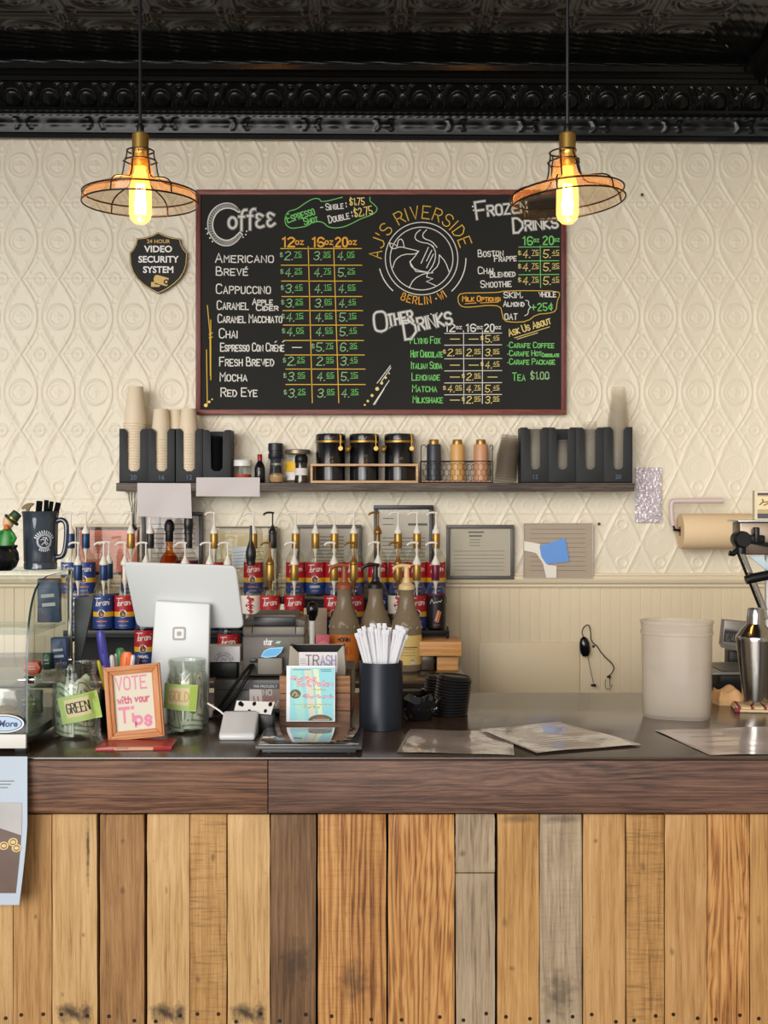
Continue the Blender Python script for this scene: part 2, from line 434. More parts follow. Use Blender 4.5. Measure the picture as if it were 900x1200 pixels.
# --- beadboard wainscot, chair rail, plain access panel
mb = MB(); ZR = WZ(682, WALL)
prof = []; x = -2.3
gx = WX(562, WALL)-40*0.0815
while gx < 1.62:
    prof += [(gx+0.004, 0.0), (gx+0.0385, 0.0), (gx+0.0400, 0.0012), (gx+0.0415, 0.0), (gx+0.0775, 0.0), (gx+0.0790, 0.0030), (gx+0.0805, 0.0030)]; gx += 0.0815
prof = [p for p in prof if -2.3 < p[0] < 1.62]
mb.grid([[(p[0], WALL-0.012+p[1], z) for p in prof] for z in (0.0, ZR)])
mb.box(((-2.3+1.62)/2, WALL+0.002, ZR/2), (3.92, 0.012, ZR))
struct(mb.build('trim_1', mat('wainscot_paint', (221, 204, 172), 0.5, noise=0.05, nscale=5), ang=15))
mb = MB()
rp = [(0.0, 0.0), (0.016, 0.0), (0.020, 0.006), (0.020, 0.014), (0.030, 0.020), (0.034, 0.030), (0.028, 0.036), (0.026, 0.046), (0.018, 0.050), (0.016, 0.058), (0.0, 0.058)]
mb.grid([[(x, WALL-0.004-d, ZR-0.022+h) for d, h in rp] for x in (-2.3, 1.62)])
struct(mb.build('trim_2', mat('chair_rail_paint', (221, 207, 178), 0.45), ang=20))
mb = MB(); x0p, x1p = WX(561, 4.985), WX(679, 4.985); zt = WZ(752.5, 4.985)
mb.box(((x0p+x1p)/2, WALL-0.0155, (zt+0.55)/2), (x1p-x0p, 0.009, zt-0.55), bev=0.002)
struct(mb.build('trim_4', mat('access_panel_paint', (221, 203, 168), 0.5, noise=0.03, nscale=6)))

# --- cornice: profile distances d from the wall and heights z, wrapped round the right-hand corner
XR = 1.62
def PR(D, y): return (WALL-D, WZ(y, D))
def cornice_strip(p0, p1, nv, nu_dens, hf):
    """a strip of the cornice between two profile points; hf(u, v) is its relief"""
    out = []
    (d0, z0_), (d1, z1_) = p0, p1
    nd = np.array([-(z1_-z0_), d1-d0]); nl = np.hypot(*nd); nd = nd/nl*-1.0   # outward (away from wall, downward)
    v = np.linspace(0, 1, nv)
    for side in (0, 1):
        nu = int((3.9 if side == 0 else 2.4)*nu_dens)
        t = np.linspace(0, 1, nu); T, V = np.meshgrid(t, v)
        d = d0+(d1-d0)*V; z = z0_+(z1_-z0_)*V
        if side == 0:
            u = -2.3+(XR-d+2.3)*T; h = hf(u, V); dd = d+nd[0]*h; zz = z+nd[1]*h
            P = np.stack([u, WALL-dd, zz-0.0058*u], -1)
        else:
            u = (WALL-d)-(WALL-d-2.6)*T; h = hf(u, V); dd = d+nd[0]*h; zz = z+nd[1]*h
            P = np.stack([XR-dd, u, zz-0.0058*XR], -1)
        out.append(np_grid_obj('strip', P, M_tinblack))
    return out
flat = lambda u, v: 0*u
def eggs(u, v):
    p = 0.1475; uu = ((u/p+0.5) % 1)-0.5; au = np.abs(uu)
    e = np.hypot(uu/0.24, (v-0.30)/0.40)
    h = 0.020*np.sqrt(np.clip(1-e**2, 0, 1))
    h -= 0.007*ridge(au-0.09, 0.03)*np.clip(1-e, 0, 1)+0.004*ridge(uu, 0.025)*np.clip(1-e, 0, 1)
    wv = 0.40-0.28*np.clip(v-0.25, 0, 1)**1.5-0.12*np.clip(0.25-v, 0, 1)
    h += 0.014*ridge(au-wv, 0.045)*(v < 0.93)
    h += 0.010*ridge(au-0.5, 0.045)*(v < 0.55)
    h += 0.008*ridge(au-0.46-0.16*(v-0.3), 0.022)*(v < 0.5)
    h += 0.012*np.clip(1-np.hypot((au-0.5)*p, (v-0.80)*0.10)/0.011, 0, 1)**0.5
    h += 0.006*np.clip(1-np.hypot((au-0.40)*p, (v-0.60)*0.10)/0.006, 0, 1)**0.5
    return h
def frieze(u, v):
    n = np.sin(u*88)*0.5+np.sin(u*57+1)*0.5
    k = ((u/0.29+0.5) % 1)-0.5
    return 0.0035*ridge(v-0.42, 0.13)*(0.5+0.5*n)+0.005*ridge(np.abs(k)*0.29-0.02-0.04*np.abs(v-.42), 0.006)*(np.abs(v-.42) < .3)+0.003*ridge(v-0.88, 0.05)*(np.sin(u*200) > 0)
cove = lambda u, v: 0.0035*(np.sin(u*64+v*3)*np.sin(u*23+1)+0.6*np.sin(u*141))*np.sin(PI*v)
A = [PR(4.992, 165), PR(4.965, 164), PR(4.965, 158.5), PR(4.985, 157), PR(4.975, 133), PR(4.935, 131), PR(4.925, 127.5), PR(4.945, 126), PR(4.880, 97.5), PR(4.850, 96), PR(4.842, 91), PR(4.825, 89), PR(4.815, 84.5), PR(4.770, 82), PR(4.762, 76), PR(4.80, 75)]
ms = []
for i, (p, q) in enumerate(zip(A, A[1:])):
    if i == 7: ms += cornice_strip(p, q, 36, 150, eggs)
    elif i == 3: ms += cornice_strip(p, q, 18, 130, frieze)
    else: ms += cornice_strip(p, q, 2, 4, flat)
ZC = WZ(37, 4.56)
cv = [(WALL-4.80+0.0, A[-1][1]-0.002)]
for k in range(1, 9):
    a = k/8*PI/2
    cv.append((0.20+(0.44-0.20)*(1-math.cos(a)), A[-1][1]+(ZC-A[-1][1])*math.sin(a)))
for p, q in zip(cv, cv[1:]): ms += cornice_strip(p, q, 7, 40, cove)
struct(join_np('trim_3', ms))

# --- pressed-tin ceiling
xs = np.linspace(-2.3, XR-0.40, 640); ys = np.linspace(3.95, 4.57, 190)
Xg, Yg = np.meshgrid(xs, ys); p = 0.30
u = ((Xg-0.06)/p % 1)-0.5; v = ((Yg-4.41)/p % 1)-0.5
H = 0.006*ridge(np.abs(u)-0.5, 0.018)+0.006*ridge(np.abs(u)-0.45, 0.014)+0.006*ridge(np.abs(v)-0.5, 0.018)+0.004*ridge(np.abs(v)-0.44, 0.014)
e = np.hypot(u/0.36, v/0.30)
H += 0.006*ridge(e-0.95, 0.07)+0.005*ridge(e-0.6, 0.06)*(0.6+0.4*np.cos(8*np.arctan2(v, u)))+0.005*np.clip(1-e/0.4, 0, 1)
H += 0.004*ridge(np.hypot(np.abs(u)-0.40, np.abs(v)-0.36)-0.07, 0.02)
edge = np.clip((4.57-Yg)/0.03, 0, 1)
m1 = np_grid_obj('c', np.stack([Xg, Yg, ZC-0.0058*Xg-2.4*H*edge], -1), M_tinceil)
mc = MB(); mc.box(((-2.3+XR)/2-0.3, 3.0, ZC+0.03), (4.6+0.4, 2.9, 0.02))
me2 = mc.mesh('c2', [M_tinceil])
struct(join_np('ceiling', [m1, me2]))
# --- floor, side walls
mb = MB(); mb.box((-0.35, 1.3, -0.02), (5.2, 7.6, 0.04))
struct(mb.build('floor', wood('floor_wood', ((62, 44, 32), (92, 66, 46), (118, 88, 62)), 3, 'x')))
mb = MB(); mb.box((XR+0.03, 3.3, 1.75), (0.06, 3.5, 3.5)); struct(mb.build('wall_right', mat('side_wall_paint', (205, 196, 172), 0.6)))

# ================================================================= FRONT COUNTER
D0, D1 = 2.59, 3.48
ctr = thing('bar_counter', (0, D0, 0), 'long bar counter with dark stained top and upright reclaimed pallet boards', 'counter')
XL = -1.75; XE = XR-0.01
M_top = wood('dark_stained_top', ((44, 34, 28), (62, 48, 40), (80, 64, 53)), 5, 'x', rough=0.23, fine=20, rings=6, bump=0.0, spec=.9, coat=0.08, fleck=0)
mb = MB(); mb.box(((XL+XE)/2, (D1-D0)/2+0.0015, CT-0.003), (XE-XL, D1-D0-0.002, 0.006), bev=0.0015)
mb.build('countertop', M_top, ctr)
mb = MB(); mb.box(((.885+XE)/2, D1-D0+.33, CT-0.012), (XE-.885, .66, 0.024), bev=0.003); mb.build('return_top', M_top, ctr)
mb = MB(); mb.box(((.93+XE)/2, D1-D0+.34, (CT-.03)/2), (XE-.95, .60, CT-.03)); mb.build('return_cabinet', mat('staff_panel', (120, 100, 80), 0.7), ctr)
mb = MB(); mb.box(((XL+XE)/2, 0.45, CT-.016), (XE-XL, .80, .020)); mb.build('top_core', mat('staff_panel', (120, 100, 80), 0.7), ctr)
XS = WX(314, D0)
for i, (a, b) in enumerate(((XL, XS-0.0006), (XS+0.0006, XE))):
    mb = MB(); mb.box(((a+b)/2, 0.012, (CT-0.0065+WZ(953, D0))/2), (b-a, 0.026, CT-0.0065-WZ(953, D0)), bev=0.002)
    mb.build('edge_board', wood('edge_oak_%d' % i, ((42, 26, 18), (96, 64, 46), (140, 100, 74)) if i == 0 else ((42, 27, 21), (88, 60, 47), (124, 90, 71)), 11+i, 'x', rough=0.5, fine=30, rings=10, dist=3.0, bump=0.5, lines=70, ring=.10, fleck=.5), ctr)
mb = MB(); mb.box(((XL+XE)/2, 0.070, 0.52), (XE-XL, 0.018, 1.03)); mb.build('backing_panel', mat('dark_board', (14, 12, 11), 0.9), ctr)  # near-black board seen through the gaps between planks
mb = MB(); mb.box(((XL+XE)/2, 0.84, 0.52), (XE-XL, 0.018, 1.03)); mb.build('staff_side_panel', mat('staff_panel', (120, 100, 80), 0.7), ctr)
HON = ((108, 70, 32), (172, 126, 70), (200, 156, 98)); PALE = ((144, 102, 58), (190, 150, 96), (214, 176, 124))
BRN = ((78, 52, 28), (146, 104, 60), (178, 136, 86)); ORG = ((104, 60, 26), (172, 116, 60), (204, 154, 92))
GRY = ((90, 75, 58), (154, 133, 106), (190, 168, 138)); TAN = ((124, 84, 44), (176, 130, 76), (202, 160, 106)); DRK = ((54, 37, 22), (104, 74, 46), (140, 106, 72))
ZP = WZ(955, 2.612); ZB = 0.02
PL = [(-75, -25, TAN, {}), (-24, 14.5, PALE, {}), (15.5, 60, TAN, {}), (60.7, 113, PALE, dict(st=1)), (117, 168.5, BRN, {}), (172, 221.5, PALE, dict(st=1)), (222.3, 265, HON, dict(bands=.75)),
 (266.5, 316, PALE, dict(st=1)), (317, 370, DRK, {}), (372.5, 452.5, ORG, dict(bands=.35)), (455, 532.5, ORG, dict(rings=14)), (534, 580, GRY, dict(split=1024)), (583.5, 632, HON, {}),
 (633, 682, GRY, dict(bands=.3)), (684, 733, TAN, {}), (734.5, 778, HON, dict(bands=.8)), (779.5, 828.5, TAN, {}), (829.5, 878.5, ORG, dict(rings=14)), (880, 930, HON, {}), (931, 980, TAN, {}), (982, 1030, PALE, {}), (1031.5, 1085, BRN, {}), (1086, 1136, HON, {}), (1137.5, 1190, TAN, {}), (1191, 1250, ORG, {}), (1251, 1300, GRY, {}), (1301, 1338, HON, {}), (-128, -76.5, HON, {}), (-180, -129, BRN, {}), (-236, -181.5, PALE, {}), (-290, -237, TAN, {})]
M_nail = mat('nail_head', (70, 60, 54), 0.4, 0.8)
DP = 2.612
for i, (a, b, c, o) in enumerate(PL):
    xa, xb = WX(a, DP), WX(b, DP); cx = (xa+xb)/2; zn = WZ(1192, DP)
    st = []
    if o.get('st'): st = [(-0.012, zn+0.008, 0.035, 0.026, 0.9), (0.022, zn+0.004, 0.02, 0.03, 0.8)]
    elif i in (8, 9, 13): st = [(random.uniform(-.02, .02), zn+random.uniform(.02, .12), 0.04, 0.06, 0.55)]
    for _ in range(random.choice((1, 2, 2))): st.append((random.uniform(-.03, .03), random.uniform(zn+.02, ZP-.02), random.uniform(.004, .009), random.uniform(.005, .014), random.uniform(.3, .6)))
    if i == 3: st.append((0.028, WZ(1000, DP), 0.0045, 0.10, 0.85))
    if i == 12 or i == 13: st.append((0.0, ZP-0.01, 0.06, 0.012, 0.5))
    mw = wood('pallet_board_%d' % i, c, 20+i*1.7, 'z', rough=0.62, fine=26, rings=o.get('rings', 8)*1.1, dist=2.2, bump=0.5, ring=.17 if c is ORG else .06, lines=75 if c is ORG else 40, stains=st, bands=o.get('bands', 0))
    segs = [(ZP, ZB)]
    if 'split' in o: zs_ = WZ(o['split'], DP); segs = [(ZP, zs_+0.001), (zs_-0.001, ZB)]
    for k, (zt, zb) in enumerate(segs):
        n = 14; L = []; Rr = []
        for j in range(n+1):
            z = zt+(zb-zt)*j/n
            L.append((xa-cx+random.uniform(-1, 1)*0.0007+(0.004*(j/n) if k == 1 else 0), z)); Rr.append((xb-cx+random.uniform(-1, 1)*0.0007, z))
        mb = MB(); mb.prism(L+Rr[::-1], 0.0, 0.020, bev=0.0012)
        tilt = random.uniform(-0.0025, 0.0025)
        pk = mb.build('plank', mw, ctr, (cx, DP-D0+tilt+0.003+(0.004 if k == 0 and len(segs) > 1 else 0), 0))
        if k == len(segs)-1 and i > 0:
            for q in (-0.3, 0.28):
                nb = MB(); nb.lathe([(0, -0.002), (0.0036, -0.0016), (0.0042, 0.0), (0.003, 0.004)], 10, M=Matrix.Rotation(-PI/2, 4, 'X') @ Matrix.Rotation(PI, 4, 'X'))
                nb.v = [(v[0], -abs(v[1])*0.6, v[2]) for v in nb.v]
                nb.build('nail', M_nail, pk, ((xb-xa)*q, -0.0005, zn+random.uniform(-.012, .006)))

# paper notice taped to the counter edge on the left
mb = MB()
xr, xl = 32, -45
def notice(u, v):                     # u 0..1 across, v 0..1 down, curling away to the left near the foot
    px = xl+(xr-6*max(0, (v-0.45)/0.55)**1.3*1.6-(6 if v > .4 else 0)*0 - xl)*u
    D = 2.575-0.012*u*math.sin(PI*v)-0.03*max(0, v-0.5)*u
    return (WX(px, D), D, WZ(886.5+174*v+4*(1-u)*0, D))
G = [[notice(i/10, j/24) for i in range(11)] for j in range(25)]
mb.grid(G, 0)
def notice_up(u, v): x, y, z = notice(u, v); return (x, y-0.0006, z)
mb.grid([[notice_up(0.0+0.92*i/8, 0.31+0.61*j/14) for i in range(9)] for j in range(15)], 1)
mb.grid([[(lambda p: (p[0], p[1]-0.0004, p[2]))(notice_up(0.0+0.92*i/8, 0.31+0.22*j/5*(0.4+0.6*i/8))) for i in range(9)] for j in range(6)], 2)
for k in range(3): mb.ribbons([[(0.0, 0.165+k*0.022), (0.80-0.05*k, 0.165+k*0.022)]], 0.006, notice_up, 3)
for (cu, cvv) in ((0.80, 0.575), (0.86, 0.615), (0.66, 0.60)):
    mb.poly([(cu+0.075*math.cos(2*PI*k/16), cvv+0.028*math.sin(2*PI*k/16)) for k in range(16)], lambda u, v: (lambda p: (p[0], p[1]-0.0008, p[2]))(notice_up(u, v)), 4)
    mb.ribbons([[(cu+0.045*math.cos(2*PI*k/12), cvv+0.017*math.sin(2*PI*k/12)) for k in range(13)]], 0.008, lambda u, v: (lambda p: (p[0], p[1]-0.0012, p[2]))(notice_up(u, v)), 1)
tag(mb.build('paper_notice', [mat('cool_white_paper', (184, 196, 208), 0.6), mat('photo_brown', (98, 76, 64), 0.45, noise=0.25, nscale=25), mat('photo_pale', (176, 172, 170), 0.45, noise=0.2, nscale=18), M_ink, mat('photo_cream', (222, 190, 120), 0.5)]),
    'white paper notice with a brown photo hanging over the left end of the counter edge', 'notice')
# ================================================================= CHALKBOARD
DB = 4.965                                # board surface
bd = thing('chalkboard_menu', (WX(446.5, DB), WALL-0.006, WZ(485, DB)), 'large black chalkboard coffee menu in a red-brown wooden frame above the shelf', 'menu board')
BX, BY, BZ = bd.location
def L3(px, py, D=DB, lift=0.0): return (WX(px, D)-BX, D-lift-BY, WZ(py, D)-BZ)
mb = MB(); a = L3(231, 224); b = L3(662, 485)
mb.box(((a[0]+b[0])/2, (DB+0.004-BY)+0.0, (a[2]+b[2])/2), (b[0]-a[0], 0.008, a[2]-b[2])); mb.build('slate', mat('slate_black', (40, 40, 38), 0.8, noise=0.12, nscale=5, spec=.2), bd)
M_fr = wood('mahogany_frame', ((66, 28, 24), (112, 56, 48), (150, 86, 72)), 3, 'x', rough=0.45, rings=14)
M_frv = wood('mahogany_frame_upright', ((62, 24, 22), (104, 46, 42), (132, 70, 60)), 4, 'z', rough=0.45, rings=14)
fw = 6.2
for (pa, pb, pc, pd_, v) in ((229.5, 222.5, 663.5, 222.5+fw, 0), (229.5, 486-fw, 663.5, 486, 0), (229.5, 222.5, 229.5+fw, 486, 1), (663.5-fw, 222.5, 663.5, 486, 1)):
    p = L3(pa, pb); q = L3(pc, pd_); mb = MB()
    mb.box(((p[0]+q[0])/2, DB-0.004-BY+0.014, (p[2]+q[2])/2), (q[0]-p[0]-(0.0002 if v else 0), 0.036-(0.001 if v else 0), p[2]-q[2]-(0.0004 if v else 0)), bev=0.003); mb.build('frame_rail', M_frv if v else M_fr, bd)
C_W = mat('white_chalk', (228, 226, 218), 0.9); C_Y = mat('yellow_chalk', (226, 182, 66), 0.9); C_O = mat('orange_chalk', (235, 170, 60), 0.9)
C_G = mat('green_chalk', (120, 205, 110), 0.9); C_PG = mat('pale_green_chalk', (150, 196, 140), 0.9); C_LY = mat('pale_yellow_chalk', (236, 214, 130), 0.9); C_GR = mat('grey_chalk', (150, 150, 146), 0.9)
fb = lambda x, y: L3(x, y, DB, 0.0006); fb2 = lambda x, y: L3(x, y, DB, 0.0010)
CH = [C_W, C_Y, C_O, C_G, C_PG, C_LY, C_GR]
W_, Y_, O_, G_, PG_, LY_, GR_ = range(7)
def price(mb, x, y, t, h, m1, m2, w):
    """dollar price: big figure, small raised underlined cents"""
    if t == '-': mb.ribbons([[(x+3, y-h*.45), (x+14, y-h*.45)]], w, fb, m2); return
    if t[0] == '$': mb.ribbons(stext('$', x-5.2, y-h*.35, h*.5, 3.2), w*.6, fb, m1); t = t[1:]
    d, c = t.split('.')
    mb.ribbons(stext(d, x, y, h, h*.62, slant=.12), w, fb, m1); mb.ribbons([[(x+h*.85, y), (x+h*.95, y-.4)]], w, fb, m1)
    mb.ribbons(stext(c, x+h*1.2, y-h*.42, h*.55, h*.85), w*.62, fb, m2); mb.ribbons([[(x+h*1.15, y-h*.26), (x+h*2.1, y-h*.30)]], w*.6, fb, m2)
# Coffee panel
mb = MB()
o = chaikin([(281, 247), (274, 239), (263, 237.5), (251, 243), (243.5, 255), (243.5, 270), (251, 283), (263, 289), (275, 286), (284, 275)], 2)
i_ = chaikin([(280, 249), (272, 244), (262, 244), (254, 249), (249, 259), (249.5, 270), (256, 279), (266, 282.5), (274, 279), (281, 272)], 2)
mb.ribbons([o, i_, [o[0], i_[0]], [o[-1], i_[-1]]], 1.3, fb, W_)
for p, q in zip(o, i_):
    mb.ribbons([[((p[0]*.8+q[0]*.2), (p[1]*.8+q[1]*.2)), ((p[0]*.2+q[0]*.8), (p[1]*.2+q[1]*.8))]], 2.2, fb, GR_)
for w, c, f in ((4.2, GR_, fb), (1.6, W_, fb2)):
    mb.ribbons(stext('o', 268, 267.5, 19, 9), w, f, c); mb.ribbons(stext('f', 280, 270, 24, 9), w, f, c); mb.ribbons(stext('f', 290, 269, 24, 9), w, f, c)
    mb.ribbons([chaikin([(308, 253), (303, 250), (300, 253), (302, 257), (305, 257), (301, 259), (300, 264), (304, 267), (309, 265)]), chaikin([(321, 252), (316, 249), (313, 252), (315, 256), (318, 257), (314, 258), (313, 263), (317, 266), (322, 262)])], w, f, c)
mb.dots([(244, 270+2.5*k) for k in range(2)]+[(241.5, 268), (243, 274), (246, 279), (249, 283), (285, 278), (288, 275), (289, 271), (296, 248), (300, 247), (304, 250)], 0.9, fb, W_)
mb.build('coffee_heading', CH, bd)
mb = MB()
for t, y, x0_, x1_, h in (('AMERICANO', 307.5, 252.5, 320, 10.5), ('BREVÉ', 322.5, 253.5, 290, 9.8), ('CAPPUCCINO', 344, 253.5, 316.5, 11), ('CARAMEL', 362.5, 254.5, 291, 10), ('APPLE', 357, 296, 319, 7), ('CIDER', 363.8, 300.5, 325.5, 6.4),
                       ('CARAMEL MACCHIATO', 378, 255.5, 330, 9.5), ('CHAI', 396, 257, 277.5, 11), ('ESPRESSO CON CREME', 411.5, 258.5, 332.5, 9.3), ('FRESH BREWED', 428.7, 257.5, 320.5, 10), ('MOCHA', 446.5, 258, 289, 9.8), ('RED EYE', 464.5, 259, 301, 9.8)):
    mb.ribbons(stext(t, x0_, y, h, x1_-x0_, small=True, jit=.15), 1.25, fb, W_)
mb.ribbons([[(322, 401.2), (324, 399.8)], [(331, 401), (333, 399.6)]], 1, fb, W_)
mb.build('coffee_drink_names', CH, bd)
mb = MB()
for t, x0_, x1_ in (('12', 331.5, 345), ('16', 366.5, 379.5), ('20', 393.5, 407)):
    mb.ribbons(stext(t, x0_, 289, 10.5, x1_-x0_), 2.0, fb, O_); mb.ribbons(stext('oz', x1_+1.5, 286.5, 6.5, 9), 1.3, fb, O_)
for y, xa, xb in ((291.3, 329, 423.5), (310.8, 329.5, 424), (329.4, 330, 424), (347.5, 330.5, 424), (364, 331.5, 425), (381, 332, 425.5), (399, 332.5, 426), (416, 334, 427), (432.5, 335, 428), (450.6, 335, 428)):
    mb.ribbons([[(xa, y), (xb, y)]], 1.0, fb, Y_)
mb.ribbons([[(361.2, 289), (366, 472)], [(391, 289), (397, 472)]], 1.0, fb, Y_)
rows = [('$2.75', '3.35', '4.05'), ('$4.25', '4.75', '5.25'), ('$3.45', '4.15', '4.65'), ('$3.25', '3.85', '4.45'), ('$4.15', '4.65', '5.15'), ('$4.05', '4.55', '5.45'), ('-', '$5.75', '6.35'), ('$2.25', '2.95', '3.45'), ('$3.95', '4.65', '5.15'), ('$3.25', '3.85', '4.35')]
ys = [304.5, 324, 343, 360, 376.5, 393.5, 411.5, 428, 446, 465.5]
for k, (r_, y) in enumerate(zip(rows, ys)):
    for c, t in enumerate(r_):
        price(mb, (333.5, 367.5, 395.5)[c]+0.5*k+(0 if t != '-' else 3), y, t, 9.6, PG_ if t != '-' else W_, G_ if t != '-' else W_, 1.0)
mb.build('coffee_price_table', CH, bd)
mb = MB()
z4 = lambda L: [(230+x/4.09, 215+y/4.09) for x, y in L]
mb.ribbons([chaikin(z4([(700, 66), (600, 92), (590, 72), (560, 72), (520, 95), (480, 125), (440, 132), (424, 165), (428, 198), (452, 216), (490, 212), (530, 205), (560, 184), (605, 182), (636, 214), (700, 212), (750, 190), (790, 168), (850, 148), (872, 122), (850, 98), (832, 86), (832, 66)]), 2)], 1.0, fb, G_)
mb.ribbons(stext('ESPRESSO', 337.5, 261, 9.5, 33, small=True, ang=17), 1.2, fb, G_); mb.ribbons(stext('SHOT', 357, 263.5, 7.5, 16, small=True, ang=14), 1.2, fb, G_)
mb.ribbons(stext('- SINGLE :', 376, 247, 7.5, 30, small=True, ang=6)+stext('DOUBLE :', 386, 261.5, 8.5, 28, small=True, ang=13), 1.1, fb, W_)
mb.ribbons(stext('$1.75', 410, 240.5, 8, 17, ang=2)+stext('$2.75', 416, 254.5, 9.5, 21, ang=10), 1.1, fb, LY_)
mb.build('espresso_shot_note', CH, bd)
# side flourishes
mb = MB()
mb.ribbons([[(243, 358), (246, 390), (246.5, 440)], [(242, 410), (243, 475)], [(247, 375), (247, 445)], [(245, 392), (249, 390)], [(245, 396), (249, 395)]], 1.0, fb, Y_)
mb.dots([(241.2, 475, 2.2), (245.2, 471, 1.5), (248.6, 468, 1.0)], 1, fb, LY_)
mb.build('chalk_flourish', CH, bd)
mb = MB()
mb.dots([(427.5, 474.5, 1.2), (431, 470, 1.5), (436, 463.5, 1.8), (442, 455.7, 2.3), (447.3, 449, 1.8), (452, 442.7, 1.4), (456, 437.6, 1.0)], 1, fb, LY_)
mb.ribbons([[(442, 449), (457.5, 428.5)], [(447, 447), (458, 431)], [(437.5, 474), (456, 446)], [(439, 474), (450, 456)]], 0.9, fb, W_)
mb.build('chalk_flourish', CH, bd)
# logo
z6 = lambda L: [(430+x/3.75, 220+y/3.75) for x, y in L]
mb = MB(); cx, cy = 494.0, 303.0
mb.ribbons([circ(cx, cy, 42.5, 60), circ(cx, cy, 36.8, 60)], 1.0, fb, W_)
mb.ribbons([circ(cx, cy, 50.5, 16, 132, 166), circ(cx, cy, 52, 16, 0, 47)], 1.2, fb, W_)
fx = [[(100, 243), (103, 262), (118, 270), (145, 258), (190, 270), (228, 278), (215, 292), (160, 292), (125, 315), (113, 352)], [(100, 243), (120, 248), (133, 258)], [(133, 255), (138, 228), (155, 225), (164, 258)],
      [(228, 278), (205, 310), (188, 325), (196, 350), (230, 365), (268, 372)], [(235, 185), (214, 202), (210, 225), (235, 240), (275, 245), (300, 270), (302, 310), (288, 345), (268, 372)],
      [(262, 185), (243, 206), (250, 224), (285, 235), (308, 262)], [(285, 275), (262, 322)], [(292, 292), (262, 352)], [(270, 262), (238, 332)], [(279, 250), (292, 258)], [(318, 295), (345, 325), (362, 372)], [(318, 295), (316, 340), (285, 370)],
      [(185, 440), (205, 402), (250, 377), (290, 374)]]
mb.ribbons([chaikin(z6(q), 1) for q in fx], 1.0, fb, W_)
mb.ribbons([z6([(188, 325), (215, 368), (268, 372), (262, 392), (290, 400), (262, 412), (302, 430)])], 1.0, fb, W_)
def arc_text(mb, t, r, h, a0, a1, m, w, inside=False, k=.60):
    wd = [(.12 if ch in "I'" else (.35 if ch == ' ' else 1.0))+.42 for ch in t]; tot = sum(wd); acc = 0
    for ch, q_ in zip(t, wd):
        a = a0+(a1-a0)*(acc+q_/2)/tot; acc += q_
        if ch == ' ': continue
        ca, sa = math.cos(R(a)), math.sin(R(a)); lw = h*(k if ch not in "I'" else .05)
        for ln in stext(ch, -lw/2, 0, h, lw, down=False):
            q = []
            for u, v in ln:
                if inside: q.append((cx+ca*(r+h-v)-sa*u, cy-(sa*(r+h-v)+ca*u)))
                else: q.append((cx+ca*(r+v)+sa*u, cy-(sa*(r+v)-ca*u)))
            mb.ribbons([q], w, fb, m)
arc_text(mb, "AJ'S RIVERSIDE", 47, 14.5, 182, 14, Y_, 1.15)
arc_text(mb, 'BERLIN', 45, 8.5, 241, 284, O_, 1.15, True, .52); arc_text(mb, 'WI', 45, 8.5, 293, 305, O_, 1.15, True, .6)
mb.dots([(cx+50*math.cos(R(290)), cy-50*math.sin(R(290)))], 1.1, fb, O_)
mb.build('chalk_logo', CH, bd)
# frozen drinks
mb = MB()
for w, c, f in ((3.4, GR_, fb), (1.5, W_, fb2)):
    mb.ribbons(stext('F', 559, 257, 20, 12, ang=8), w, f, c); mb.ribbons(stext('ROZEN', 572, 253, 11.5, 46, ang=6), w, f, c)
    mb.ribbons(stext('D', 602, 273, 17, 11, ang=4), w, f, c); mb.ribbons(stext('RINKS', 616, 270, 11, 38, ang=5), w, f, c)
mb.dots([(554, 242), (555, 246.5), (557, 238), (560.5, 236.5), (564, 237), (557, 250)], 1.0, fb, W_)
mb.build('frozen_heading', CH, bd)
mb = MB()
for t, x, x2, y, h in (('BOSTON', 560.5, 589.5, 301, 8), ('FRAPPE', 579.5, 605, 306.5, 7), ('CHAI', 560.5, 577.5, 321, 8), ('BLENDED', 574.5, 603.5, 325, 7), ('SMOOTHIE', 563.5, 599, 337, 8)):
    mb.ribbons(stext(t, x, y, h, x2-x, small=True, ang=2, jit=.15), 1.1, fb, W_)
mb.build('frozen_drink_names', CH, bd)
mb = MB()
mb.ribbons(stext('16', 613, 287, 9.5, 11)+stext('20', 636.5, 286.5, 9.5, 12), 1.5, fb, G_); mb.ribbons(stext('oz', 625.5, 283.5, 5, 6)+stext('oz', 649.5, 283, 5, 6), 1.0, fb, G_)
mb.ribbons([[(608, 289.6), (655, 289.2)], [(608, 306), (655, 305.5)], [(608, 322), (655, 321.6)], [(633, 288), (633.5, 337)]], 0.9, fb, G_)
for y, r_ in ((302, ('$4.75', '5.45')), (317.5, ('$4.75', '5.35')), (333.5, ('$4.75', '5.45'))):
    price(mb, 612.5, y, r_[0], 9, LY_, LY_, 1.0); price(mb, 636.5, y, r_[1], 9, LY_, LY_, 1.0)
mb.build('frozen_price_table', CH, bd)
mb = MB(); z7 = lambda L: [(430+x/3.75, 340+y/3.75) for x, y in L]
mb.ribbons([chaikin(z7([(400, 30), (412, 13), (500, 12), (580, 10), (600, 4), (720, 2), (842, 5), (848, 22), (835, 50), (832, 92), (800, 102), (745, 106), (705, 138), (640, 142), (600, 134), (594, 100), (586, 70), (530, 66), (470, 74), (420, 75), (402, 58), (400, 30)]), 1)], 0.9, fb, Y_)
mb.ribbons(stext('MILK OPTIONS:', 542, 353, 6, 44, small=True), 1.1, fb, O_); mb.ribbons([[(545, 356), (558, 355)], [(563, 355), (584, 354)]], .8, fb, O_)
mb.ribbons(stext('SKIM,', 590.5, 349, 6.5, 22)+stext('WHOLE', 631.5, 348, 5.6, 20)+stext('ALMOND', 590, 359, 6.2, 24, small=True)+stext('OAT', 591.5, 374.5, 6.8, 14.5), 1.1, fb, W_)
